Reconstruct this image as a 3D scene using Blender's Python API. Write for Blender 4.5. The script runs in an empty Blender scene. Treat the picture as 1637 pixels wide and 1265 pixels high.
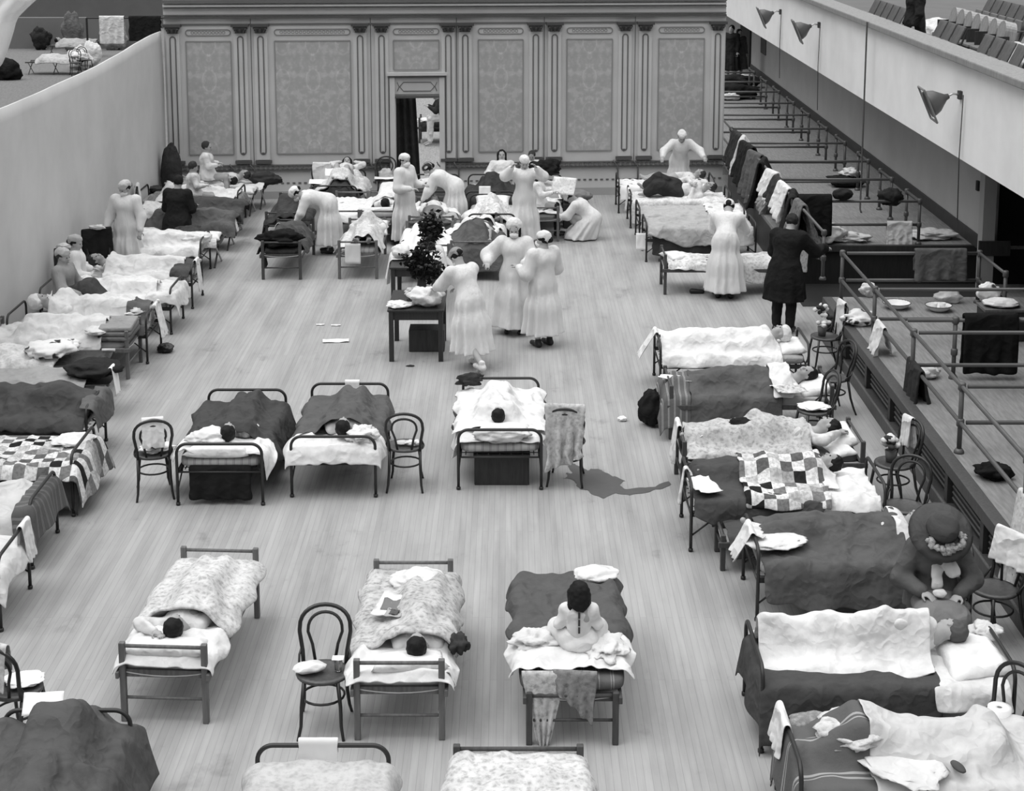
import bpy, bmesh, math, random
import numpy as np
from mathutils import Vector, Matrix, Euler, noise
random.seed(7)
# ---------------------------------------------------------------- camera (image 1637 x 1265)
CF, CH, CY0, CCX, CTH = 2650.0, 6.5, 281.0, 817.0, math.radians(10.0)
cam = bpy.data.cameras.new('camera'); camo = bpy.data.objects.new('camera', cam)
bpy.context.scene.collection.objects.link(camo)
camo.location = (0, 0, CH); camo.rotation_euler = (math.pi/2-CTH, 0, 0)
cam.sensor_width = 36; cam.sensor_fit = 'HORIZONTAL'; cam.lens = CF/1637*36
cam.shift_x = (818.5-CCX)/1637; cam.shift_y = (CY0-632.5)/1637
cam.clip_start = .1; cam.clip_end = 300
bpy.context.scene.camera = camo
sc = bpy.context.scene
sc.view_settings.view_transform = 'Standard'; sc.view_settings.look = 'None'
sc.view_settings.gamma = 1; sc.view_settings.use_curve_mapping = False
sc.view_settings.exposure = -0.13
# ---------------------------------------------------------------- light: dome of daylight from the hall's roof lights
W = bpy.data.worlds.new('world'); sc.world = W; W.use_nodes = True
nt = W.node_tree; nt.nodes.clear()
wo = nt.nodes.new('ShaderNodeOutputWorld'); bg = nt.nodes.new('ShaderNodeBackground')
tc = nt.nodes.new('ShaderNodeTexCoord'); sp = nt.nodes.new('ShaderNodeSeparateXYZ')
rp = nt.nodes.new('ShaderNodeValToRGB')
nt.links.new(tc.outputs['Generated'], sp.inputs[0]); nt.links.new(sp.outputs['Z'], rp.inputs[0])
nt.links.new(rp.outputs[0], bg.inputs[0]); nt.links.new(bg.outputs[0], wo.inputs[0])
rp.color_ramp.elements[0].position = 0.28; rp.color_ramp.elements[0].color = (.08,.08,.08,1)
rp.color_ramp.elements[1].position = 0.9; rp.color_ramp.elements[1].color = (2.1,2.1,2.1,1)
bg.inputs[1].default_value = 1.0
sun = bpy.data.lights.new('skylight', 'SUN'); sun.energy = 1.1; sun.angle = math.radians(40)
suno = bpy.data.objects.new('skylight', sun); sc.collection.objects.link(suno)
suno.rotation_euler = (math.radians(8), math.radians(-24), 0)

# ---------------------------------------------------------------- pixel -> place helpers
def ray(px, py):
    u = (py-CY0)/CF; r = (px-CCX)/CF
    return Vector((r, math.cos(CTH)-u*math.sin(CTH), -math.sin(CTH)-u*math.cos(CTH)))
def F(px, py, z=0.0):
    d = ray(px, py); t = (z-CH)/d.z
    return Vector((d.x*t, d.y*t, z))
def PX(px, py, X):
    d = ray(px, py); t = X/d.x
    return Vector((X, d.y*t, CH+d.z*t))
def PY(px, py, Y):
    d = ray(px, py); t = Y/d.y
    return Vector((d.x*t, Y, CH+d.z*t))
def zat(px, py, px0, py0, z0=0):          # height of a point seen at (px,py) above the floor point (px0,py0)
    return PY(px, py, F(px0, py0, z0).y).z

# ---------------------------------------------------------------- materials (all neutral greys)
def lin(v):
    v /= 255.0
    return v/12.92 if v <= .04045 else ((v+.055)/1.055)**2.4
MATS = {}
def M(kind, v, v2=None, sc_=1.0, rough=.85, bump=.0, key=None, coat=0):
    k = (kind, v, v2, sc_, rough, bump)
    if k in MATS: return MATS[k]
    m = bpy.data.materials.new('%s_%d' % (kind, v)); m.use_nodes = True
    n = m.node_tree.nodes; l = m.node_tree.links
    b = n['Principled BSDF']; b.inputs['Roughness'].default_value = rough
    if kind not in ('metal','wood','gloss'): b.inputs['Specular IOR Level'].default_value = .15
    a = lin(v); c = lin(v2 if v2 is not None else v)
    t = n.new('ShaderNodeTexCoord'); mp = n.new('ShaderNodeMapping'); l.new(t.outputs['Object'], mp.inputs[0])
    def ramp(fac, stops, interp='LINEAR'):
        r = n.new('ShaderNodeValToRGB'); r.color_ramp.interpolation = interp
        el = r.color_ramp.elements
        while len(el) < len(stops): el.new(.5)
        for e, (p, g) in zip(el, stops): e.position = p; e.color = (g, g, g, 1)
        l.new(fac, r.inputs[0]); return r.outputs[0]
    def noi(s, det=4, vec=None, rgh=.55):
        x = n.new('ShaderNodeTexNoise'); x.inputs['Scale'].default_value = s; x.inputs['Detail'].default_value = det
        x.inputs['Roughness'].default_value = rgh
        l.new(vec if vec is not None else mp.outputs[0], x.inputs['Vector']); return x.outputs[0]
    def vor(s, vec=None, out='Distance', feat='F1'):
        x = n.new('ShaderNodeTexVoronoi'); x.inputs['Scale'].default_value = s; x.feature = feat
        l.new(vec if vec is not None else mp.outputs[0], x.inputs['Vector']); return x.outputs[out]
    def math_(op, x, y=None):
        q = n.new('ShaderNodeMath'); q.operation = op
        for i, z in enumerate((x, y)):
            if z is None: continue
            if isinstance(z, (int, float)): q.inputs[i].default_value = z
            else: l.new(z, q.inputs[i])
        return q.outputs[0]
    def mul(x, y):
        q = n.new('ShaderNodeMix'); q.data_type = 'RGBA'; q.blend_type = 'MULTIPLY'; q.inputs[0].default_value = 1
        l.new(x, q.inputs[6]); l.new(y, q.inputs[7]); return q.outputs[2]
    hgt = None
    if kind == 'plain':
        col = ramp(noi(3*sc_), [(.3, a*.92), (.7, a*1.05)])
    elif kind in ('cloth', 'wool'):
        f1 = noi(5*sc_, 5); col = ramp(f1, [(.25, a*.84), (.75, a*1.1)])
        hgt = noi(8*sc_, 4, None, .5)
        for q_, w_ in ((2.2, 2.2), (4.6, .9)):
            rg = math_('ABSOLUTE', math_('SUBTRACT', noi(q_, 2), .5)); rg = math_('MULTIPLY', math_('MINIMUM', rg, .12), -6*w_); hgt = math_('ADD', hgt, rg)
        bump = bump or .42
    elif kind == 'gown':       # hanging cloth, folds run downwards
        col = ramp(noi(3, 4), [(.3, a*.93), (.7, a*1.04)]); mp.inputs['Scale'].default_value = (1, 1, .16); hgt = noi(11, 3); bump = .9
    elif kind == 'floral':     # mottled print
        w = noi(6*sc_, 4); q = math_('ADD', math_('MULTIPLY', vor(22*sc_), .25), math_('MULTIPLY', noi(24*sc_, 6, None, .75), .8))
        col = mul(ramp(q, [(.40, c*.6+a*.4), (.50, a*.8+c*.2), (.60, a)]), ramp(w, [(.35, .78), (.6, 1)])); hgt = noi(10, 6, None, .6); bump = .5
    elif kind == 'flowers':    # sparse dark blooms on a white ground
        d = vor(5.5*sc_); q = math_('ADD', d, math_('MULTIPLY', noi(22*sc_, 3), .35))
        col = ramp(q, [(.36, c), (.42, a*.7), (.47, a)]); hgt = noi(12, 5); bump = .3
    elif kind == 'patch':      # patchwork squares
        s = n.new('ShaderNodeVectorMath'); s.operation = 'SCALE'; s.inputs['Scale'].default_value = 8.3*sc_; l.new(mp.outputs[0], s.inputs[0])
        fl = n.new('ShaderNodeVectorMath'); fl.operation = 'FLOOR'; l.new(s.outputs[0], fl.inputs[0])
        s2 = n.new('ShaderNodeSeparateXYZ'); l.new(fl.outputs[0], s2.inputs[0])
        cm = n.new('ShaderNodeCombineXYZ'); l.new(s2.outputs[0], cm.inputs[0]); l.new(s2.outputs[1], cm.inputs[1])
        wn = n.new('ShaderNodeTexWhiteNoise'); wn.noise_dimensions = '2D'; l.new(cm.outputs[0], wn.inputs['Vector'])
        chk = math_('MODULO', math_('ADD', math_('ADD', s2.outputs[0], s2.outputs[1]), 100), 2)
        r1 = ramp(wn.outputs[0], [(0, .75), (.6, .62), (.85, .35)], 'CONSTANT')
        r2 = ramp(wn.outputs[0], [(0, .02), (.3, .12), (.5, .5), (.7, .2)], 'CONSTANT')
        q = n.new('ShaderNodeMix'); q.data_type = 'RGBA'; l.new(chk, q.inputs[0]); l.new(r1, q.inputs[6]); l.new(r2, q.inputs[7])
        col = mul(q.outputs[2], ramp(noi(30, 3), [(.42, .72), (.55, 1)])); hgt = noi(12, 4); bump = .3
    elif kind in ('stripe', 'stripex'):
        s2 = n.new('ShaderNodeSeparateXYZ'); l.new(mp.outputs[0], s2.inputs[0])
        o = s2.outputs[1 if kind == 'stripe' else 0]
        f = math_('FRACT', math_('MULTIPLY', o, sc_)); col = ramp(f, [(0, a), (.12, c), (.2, a), (.3, c), (.36, a)], 'CONSTANT')
        hgt = noi(14, 5); bump = .3
    elif kind == 'wood':
        mp.inputs['Scale'].default_value = (8, 8, 1.2); col = ramp(noi(4*sc_, 6), [(.3, a*.7), (.7, a*1.2)])
    elif kind == 'woody':      # grain along y
        mp.inputs['Scale'].default_value = (8, 1, 8); col = ramp(noi(4*sc_, 6), [(.3, a*.75), (.7, a*1.15)])
    elif kind == 'floor':
        br = n.new('ShaderNodeTexBrick'); mp.inputs['Rotation'].default_value = (0, 0, math.pi/2)
        l.new(mp.outputs[0], br.inputs[0]); br.inputs['Scale'].default_value = 1; br.inputs['Brick Width'].default_value = 3.2
        br.inputs['Row Height'].default_value = .058; br.inputs['Mortar Size'].default_value = .0022; br.offset = .37
        br.inputs['Color1'].default_value = (a*.95,)*3+(1,); br.inputs['Color2'].default_value = (a*1.04,)*3+(1,)
        br.inputs['Mortar'].default_value = (a*.78,)*3+(1,)
        m2 = n.new('ShaderNodeMapping'); l.new(t.outputs['Object'], m2.inputs[0]); m2.inputs['Scale'].default_value = (3.2, .35, 1)
        scf = ramp(noi(1.1, 6, m2.outputs[0]), [(.34, .84), (.5, .98), (.62, 1.07)])
        m3 = n.new('ShaderNodeMapping'); l.new(t.outputs['Object'], m3.inputs[0]); m3.inputs['Scale'].default_value = (1, .55, 1)
        sp2 = ramp(noi(1.5, 5, m3.outputs[0], .65), [(.3, .70), (.39, .95), (.5, 1)])
        m4 = n.new('ShaderNodeMapping'); l.new(t.outputs['Object'], m4.inputs[0]); m4.inputs['Scale'].default_value = (14, .5, 1)
        fine = ramp(noi(2, 3, m4.outputs[0]), [(.3, .93), (.7, 1.05)])
        col = mul(mul(mul(br.outputs[0], scf), sp2), fine); b.inputs['Specular IOR Level'].default_value = .12
        rr = ramp(noi(3, 3), [(.3, .6), (.7, .8)]); l.new(rr, b.inputs['Roughness'])
    elif kind == 'damask':     # painted scroll ornament with ovals
        s2 = n.new('ShaderNodeSeparateXYZ'); l.new(mp.outputs[0], s2.inputs[0])
        ax = math_('ABSOLUTE', s2.outputs[0])
        fx = math_('SUBTRACT', math_('FRACT', math_('ADD', math_('MULTIPLY', ax, 1/.62), .5)), .5)
        fz = math_('SUBTRACT', math_('FRACT', math_('MULTIPLY', s2.outputs[2], 1/.74)), .5)
        rr = math_('SQRT', math_('ADD', math_('MULTIPLY', math_('MULTIPLY', fx, fx), 1.7), math_('MULTIPLY', math_('MULTIPLY', fz, fz), 1.)))
        ring = ramp(math_('ABSOLUTE', math_('SUBTRACT', rr, .3)), [(.0, 1.16), (.035, 1.0)])
        cm = n.new('ShaderNodeCombineXYZ'); l.new(ax, cm.inputs[0]); l.new(s2.outputs[2], cm.inputs[2])
        mm = ramp(noi(5.5, 5, cm.outputs[0], .6), [(.42, a*.93), (.5, a*.98), (.58, a*1.14)])
        mg = ramp(vor(9, cm.outputs[0], 'Distance'), [(.1, 1.06), (.35, .98), (.6, .95)])
        col = mul(mul(mm, ring), mg)
    elif kind == 'plaster':
        col = ramp(noi(1.2*sc_, 6), [(.3, a*.93), (.7, a*1.06)]); hgt = noi(60, 3); bump = bump or .06
    else:   # metal, gloss, skin
        b.inputs['Metallic'].default_value = .0 if kind != 'steel' else .6
        col = ramp(noi(6, 3), [(.3, a*.9), (.7, a*1.1)])
    l.new(col, b.inputs['Base Color'])
    if hgt is not None:
        bp = n.new('ShaderNodeBump'); bp.inputs['Strength'].default_value = bump; bp.inputs['Distance'].default_value = .03
        l.new(hgt, bp.inputs['Height']); l.new(bp.outputs[0], b.inputs['Normal'])
    MATS[k] = m
    return m
IRON = M('metal', 42, rough=.45); BENT = M('gloss', 40, rough=.35); COT = M('wood', 104, rough=.6); COTD = M('wood', 70, rough=.6)
WHITE = M('cloth', 226); SHEET = M('cloth', 216); CREAM = M('cloth', 202); LG = M('wool', 170); MG = M('wool', 90); MDG = M('wool', 76); DG = M('wool', 60)
BLACK = M('wool', 34); SKIN = M('skin', 168, rough=.6); SKIND = M('skin', 130, rough=.6); HAIR = M('wool', 30, rough=.6); HAIRB = M('wool', 62, rough=.6)
PAPER = M('plain', 243); GOWN = M('gown', 222); GOWNG = M('gown', 208); PILLOW = M('cloth', 230); PIPE = M('metal', 84, rough=.4); CANVAS = M('cloth', 205)
TICK = M('stripex', 170, 120, 12); FLOR = M('floral', 215, 120); FLORD = M('floral', 150, 62); FLW = M('flowers', 232, 60); PATCH = M('patch', 200)
EYE = M('gloss', 20, rough=.3); SHOE = M('gloss', 32, rough=.4); STEEL = M('steel', 205, rough=.35)

# ---------------------------------------------------------------- object helpers
COL = sc.collection
def link(o, parent=None):
    COL.objects.link(o)
    if parent is not None: o.parent = parent
    return o
def tag(o, label, cat, group=None, kind=None):
    if label:
        o['label'] = label
    if cat: o['category'] = cat
    if group: o['group'] = group
    if kind: o['kind'] = kind
    return o
def thing(name, label, cat, loc=(0, 0, 0), rz=0, group=None):
    o = bpy.data.objects.new(name, None); o.empty_display_size = .1; link(o)
    o.location = loc; o.rotation_euler = (0, 0, rz)
    return tag(o, label, cat, group)
def copy_tree(o, parent=None):
    c = o.copy(); COL.objects.link(c)
    if parent is not None: c.parent = parent
    for k in ('label', 'group') if parent is None else ():
        if k in c: del c[k]
    for ch in list(o.children): copy_tree(ch, c)
    return c
def mesh_obj(name, V, Fc, mat, parent=None, smooth=True, loc=None, rz=0):
    me = bpy.data.meshes.new(name); me.from_pydata([tuple(v) for v in V], [], [tuple(int(i) for i in f) for f in Fc]); me.update()
    if smooth: me.polygons.foreach_set('use_smooth', [True]*len(me.polygons))
    for mm in (mat if isinstance(mat, (list, tuple)) else [mat]): me.materials.append(mm)
    o = bpy.data.objects.new(name, me); link(o, parent)
    if loc is not None: o.location = loc
    if rz: o.rotation_euler = (0, 0, rz)
    return o
class MB:
    def __init__(s): s.V = []; s.F = []
    def add(s, V, Fc):
        n = len(s.V); s.V += [tuple(v) for v in V]; s.F += [tuple(i+n for i in f) for f in Fc]; return s
    def box(s, c, d, R=None, b=0.0):
        x, y, z = (q/2 for q in d); P = []
        for sx in (-1, 1):
            for sy in (-1, 1):
                for sz in (-1, 1): P.append(Vector((sx*x, sy*y, sz*z)))
        if R is not None: P = [R @ p for p in P]
        c = Vector(c)
        return s.add([p+c for p in P], [(0,1,3,2),(4,6,7,5),(0,4,5,1),(2,3,7,6),(0,2,6,4),(1,5,7,3)])
    def tube(s, pts, r, n=8, closed=False, r2=None):
        pts = [Vector(p) for p in pts]; m = len(pts); V = []; prev = None
        for i, p in enumerate(pts):
            if closed: d = pts[(i+1) % m]-pts[i-1]
            else: d = pts[min(i+1, m-1)]-pts[max(i-1, 0)]
            d.normalize()
            if prev is None:
                a = Vector((0, 0, 1)) if abs(d.z) < .9 else Vector((1, 0, 0)); prev = d.cross(a).normalized()
            prev = (prev-d*prev.dot(d)).normalized(); q = d.cross(prev)
            rr = r if r2 is None else r+(r2-r)*i/(m-1)
            for j in range(n):
                a = 2*math.pi*j/n; V.append(p+prev*math.cos(a)*rr+q*math.sin(a)*rr)
        Fc = []
        for i in range(m if closed else m-1):
            for j in range(n):
                k = (i+1) % m; Fc.append((i*n+j, i*n+(j+1) % n, k*n+(j+1) % n, k*n+j))
        if not closed: Fc += [tuple(range(n))[::-1], tuple(range((m-1)*n, m*n))]
        return s.add(V, Fc)
    def lathe(s, prof, c=(0, 0, 0), n=24, sx=1, sy=1, R=None):
        V = []; Fc = []; c = Vector(c)
        for r, z in prof:
            for j in range(n):
                a = 2*math.pi*j/n; p = Vector((r*math.cos(a)*sx, r*math.sin(a)*sy, z)); V.append((R @ p if R is not None else p)+c)
        for i in range(len(prof)-1):
            for j in range(n): Fc.append((i*n+j, i*n+(j+1) % n, (i+1)*n+(j+1) % n, (i+1)*n+j))
        Fc += [tuple(range(n))[::-1], tuple(range((len(prof)-1)*n, len(prof)*n))]
        return s.add(V, Fc)
    def prism(s, poly, z0, z1, M4=None):
        n = len(poly); V = [Vector((x, y, z0)) for x, y in poly]+[Vector((x, y, z1)) for x, y in poly]
        if M4 is not None: V = [M4 @ v for v in V]
        return s.add(V, [tuple(range(n))[::-1], tuple(range(n, 2*n))]+[(i, (i+1) % n, n+(i+1) % n, n+i) for i in range(n)])
    def build(s, name, mat, parent=None, smooth=False, bevel=0, loc=None, rz=0):
        o = mesh_obj(name, s.V, s.F, mat, parent, smooth, loc, rz)
        if bevel:
            m = o.modifiers.new('bevel', 'BEVEL'); m.width = bevel; m.segments = 2; m.limit_method = 'ANGLE'; m.angle_limit = .7
        return o
def smooth_by_angle(o):
    return o
def arcpts(c, r, a0, a1, n, ax=(1, 0, 0), ay=(0, 0, 1)):
    c = Vector(c); ax = Vector(ax); ay = Vector(ay)
    return [c+ax*r*math.cos(a0+(a1-a0)*i/n)+ay*r*math.sin(a0+(a1-a0)*i/n) for i in range(n+1)]

# ---------------------------------------------------------------- implicit surfaces (one continuous skin per body / garment)
class SDF:
    def __init__(s): s.P = []
    def cap(s, a, b, ra, rb=None, k=.03, sc3=None):
        s.P.append(('c', np.array(a, float), np.array(b, float), ra, ra if rb is None else rb, k, np.array(sc3 if sc3 else (1, 1, 1), float))); return s
    def ell(s, c, r, R=None, k=.03, sub=False):
        s.P.append(('e', np.array(c, float), np.array(r, float), None if R is None else np.array(R), k, sub)); return s
    def mesh(s, vox, post=None):
        lo = np.array([1e9]*3); hi = -lo; BB = []
        for p in s.P:
            if p[0] == 'c':
                m = max(p[3], p[4])*p[6]+p[5]; a = np.minimum(p[1], p[2])-m; b = np.maximum(p[1], p[2])+m
            else:
                m = (np.full(3, p[2].max()) if p[3] is not None else p[2])+p[4]; a = p[1]-m; b = p[1]+m
            BB.append((a, b))
            if not (p[0] == 'e' and p[5]): lo = np.minimum(lo, a); hi = np.maximum(hi, b)
        lo = lo-2*vox; n = np.ceil((hi+2*vox-lo)/vox).astype(int)+1
        fld = np.full(n, .2, np.float32)
        for p, (a, b) in zip(s.P, BB):
            i0 = np.clip(np.floor((a-lo)/vox).astype(int)-1, 0, n-1); i1 = np.clip(np.ceil((b-lo)/vox).astype(int)+2, 1, n)
            if (i1 <= i0).any(): continue
            X, Y, Z = np.meshgrid(*[lo[q]+vox*np.arange(i0[q], i1[q]) for q in range(3)], indexing='ij')
            if p[0] == 'c':
                S = p[6]; A = p[1]/S; B = p[2]/S; d = B-A; L = max((d*d).sum(), 1e-9)
                x = X/S[0]-A[0]; y = Y/S[1]-A[1]; z = Z/S[2]-A[2]
                t = np.clip((x*d[0]+y*d[1]+z*d[2])/L, 0, 1)
                D = (np.sqrt((x-t*d[0])**2+(y-t*d[1])**2+(z-t*d[2])**2)-(p[3]+(p[4]-p[3])*t))*S.min(); k = p[5]
            else:
                x = X-p[1][0]; y = Y-p[1][1]; z = Z-p[1][2]; R = p[3]
                if R is not None:
                    x, y, z = (R[0, i]*x+R[1, i]*y+R[2, i]*z for i in range(3))
                r = p[2]; k0 = np.sqrt((x/r[0])**2+(y/r[1])**2+(z/r[2])**2); k1 = np.sqrt((x/r[0]**2)**2+(y/r[1]**2)**2+(z/r[2]**2)**2)+1e-6
                D = k0*(k0-1)/k1; k = p[4]
            sl = tuple(slice(i0[q], i1[q]) for q in range(3)); f = fld[sl]
            if p[0] == 'e' and p[5]:
                h = np.clip(.5-.5*(f+D)/k, 0, 1); fld[sl] = f*(1-h)-D*h+k*h*(1-h)
            else:
                h = np.clip(.5+.5*(f-D)/k, 0, 1); fld[sl] = f*(1-h)+D*h-k*h*(1-h)
        if post is not None:
            X, Y, Z = np.meshgrid(*[lo[q]+vox*np.arange(n[q]) for q in range(3)], indexing='ij'); fld = post(X, Y, Z, fld)
        fld[0] = fld[-1] = .2; fld[:, 0] = fld[:, -1] = .2; fld[:, :, 0] = fld[:, :, -1] = .2
        f = fld; sg = f < 0; N = np.array(f.shape)
        def S(a, o): return a[o[0]:N[0]-1+o[0], o[1]:N[1]-1+o[1], o[2]:N[2]-1+o[2]]
        cor = [(i, j, k) for i in (0, 1) for j in (0, 1) for k in (0, 1)]
        cnt = sum(S(sg, c).astype(np.int8) for c in cor); act = (cnt > 0) & (cnt < 8)
        idx = np.full(act.shape, -1, int); ids = np.argwhere(act); idx[act] = np.arange(len(ids))
        acc = np.zeros((len(ids), 3)); num = np.zeros(len(ids))
        cv = {c: S(f, c)[act] for c in cor}
        for c in cor:
            for ax in range(3):
                if c[ax]: continue
                c2 = list(c); c2[ax] = 1; c2 = tuple(c2); a = cv[c]; b = cv[c2]; m = (a < 0) != (b < 0)
                t = np.where(m, a/np.where(a == b, 1, a-b), 0)
                q = np.array(c, float)[None, :].repeat(len(ids), 0); q[:, ax] = t; acc[m] += q[m]; num[m] += 1
        V = lo+vox*(ids+acc/np.maximum(num, 1)[:, None]); Fs = []
        for ax in range(3):
            sl0 = [slice(1, -1)]*3; sl1 = [slice(1, -1)]*3; sl0[ax] = slice(0, -1); sl1[ax] = slice(1, None)
            a = sg[tuple(sl0)]; b = sg[tuple(sl1)]; e = np.argwhere(a != b); flip = a[a != b]
            off = np.ones(3, int); off[ax] = 0; e = e+off
            u, v = [(1, 2), (2, 0), (0, 1)][ax]; du = np.zeros(3, int); du[u] = 1; dv = np.zeros(3, int); dv[v] = 1
            g = lambda w: idx[w[:, 0], w[:, 1], w[:, 2]]
            q = np.stack([g(e-du-dv), g(e-dv), g(e), g(e-du)], 1)
            q[~flip] = q[~flip][:, ::-1]; Fs.append(q)
        Fq = np.concatenate(Fs); Fq = Fq[(Fq >= 0).all(1)]
        return V, Fq
    def build(s, name, mat, parent, vox=.014, post=None, disp=None, loc=None, rz=0):
        V, Fq = s.mesh(vox, post)
        if disp:
            amp, fr = disp
            V = np.array([v+np.array(noise.noise_vector(Vector(v)*fr))*amp for v in V])
        return mesh_obj(name, V.tolist(), Fq.tolist(), mat, parent, True, loc, rz)
# ---------------------------------------------------------------- people
V3 = Vector
def stand(h=1.65):
    s = h/1.65
    J = dict(pel=(0, 0, .93), waist=(0, .0, 1.08), chest=(0, .0, 1.26), neck=(0, -.01, 1.40), head=(0, .02, 1.535), f=(0, 1, 0), u=(0, 0, 1),
             shL=(-.175, 0, 1.345), elL=(-.235, .0, 1.07), wrL=(-.24, .10, .86), shR=(.175, 0, 1.345), elR=(.235, .0, 1.07), wrR=(.24, .10, .86),
             hiL=(-.09, 0, .88), knL=(-.10, .02, .49), anL=(-.10, -.02, .08), hiR=(.09, 0, .88), knR=(.10, .02, .49), anR=(.10, -.02, .08),
             tL=(0, 1, -.3), tR=(0, 1, -.3))
    J = {k: Vector(v)*(1 if k in 'fu' or k in ('tL', 'tR') else s) for k, v in J.items()}; J['s'] = s; return J
UP = ('waist', 'chest', 'neck', 'head', 'shL', 'elL', 'wrL', 'shR', 'elR', 'wrR')
def bend(J, ang, about='pel', keys=UP, axis='X'):
    R = Matrix.Rotation(-ang, 3, axis); p = J[about].copy()
    for k in keys: J[k] = R @ (J[k]-p)+p
    J['f'] = R @ J['f']; J['u'] = R @ J['u']; return J
def look(J, yaw=0, pitch=0):          # turn the head
    R = Matrix.Rotation(yaw, 3, J['u']); J['f'] = R @ J['f']; r = J['f'].cross(J['u']).normalized()
    R = Matrix.Rotation(pitch, 3, r); J['f'] = R @ J['f']; J['u'] = R @ J['u']; return J
def sit(J, seat=.47, knee=(.0, 0), legdir=(0, 1)):
    dz = seat+.09-J['hiL'].z
    for k in UP+('pel', 'hiL', 'hiR'): J[k] = J[k]+Vector((0, 0, dz))
    s = J['s']; d = Vector((legdir[0], legdir[1], 0)).normalized()
    for a, sx in (('L', -1), ('R', 1)):
        J['kn'+a] = J['hi'+a]+d*.42*s+Vector((sx*.02, 0, -.02)); J['an'+a] = Vector((J['kn'+a].x, J['kn'+a].y, .08))+d*.02
        J['t'+a] = d+Vector((0, 0, -.25))
    return J
def lie(h=1.6, knee=0.0, roll=0.0, arms='down', z=.09, face=0.0, tilt=0.0):   # head at origin, feet towards -y, face up
    s = h/1.6
    P = dict(head=(0, 0, .05), neck=(0, -.15, .02), chest=(0, -.32, 0), waist=(0, -.52, 0), pel=(0, -.70, 0), f=(0, 0, 1), u=(0, 1, 0),
             hiL=(-.09, -.74, 0), hiR=(.09, -.74, 0), shL=(-.17, -.22, 0), shR=(.17, -.22, 0), tL=(-.3, -.8, .5), tR=(.3, -.8, .5))
    if arms == 'up': P.update(elL=(-.33, -.06, .06), wrL=(-.14, .12, .08), elR=(.33, -.06, .06), wrR=(.14, .12, .08))
    elif arms == 'chest': P.update(elL=(-.27, -.44, .03), wrL=(-.06, -.40, .15), elR=(.27, -.44, .03), wrR=(.07, -.36, .15))
    elif arms == 'one': P.update(elL=(-.25, -.48, .02), wrL=(-.14, -.7, .10), elR=(.36, -.12, .06), wrR=(.16, .08, .08))
    else: P.update(elL=(-.23, -.48, -.03), wrL=(-.22, -.70, -.035), elR=(.23, -.48, -.03), wrR=(.22, -.70, -.035))
    knee *= .66; kz = knee; ky = -1.14+.5*max(0, knee-.1); ay = -1.50+1.0*max(0, knee-.1)
    P.update(knL=(-.10, ky, kz), knR=(.10, ky, kz*.9), anL=(-.10, ay, -.02), anR=(.10, ay, -.02))
    J = {k: Vector(v)*(1 if k in 'fu' or k in ('tL', 'tR') else s) for k, v in P.items()}
    if roll:
        R = Matrix.Rotation(roll, 3, 'Y')
        for k in J: J[k] = R @ J[k]
    for k in J:
        if k not in ('f', 'u', 'tL', 'tR'): J[k] = J[k]+Vector((0, 0, z))
    if face: J['f'] = Matrix.Rotation(face, 3, J['u']) @ J['f']
    if tilt:
        r = J['f'].cross(J['u']).normalized(); R = Matrix.Rotation(-tilt, 3, r); J['f'] = R @ J['f']; J['u'] = R @ J['u']
    J['s'] = s; return J
def headR(J):
    f = J['f'].normalized(); u = (J['u']-f*J['u'].dot(f)).normalized(); r = f.cross(u)
    return Matrix((r, f, u)).transposed()
def hp(J, x, y, z, s=None):
    return J['head']+headR(J) @ Vector((x, y, z))*(J['hs'] if 'hs' in J else J['s']**.5)
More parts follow.
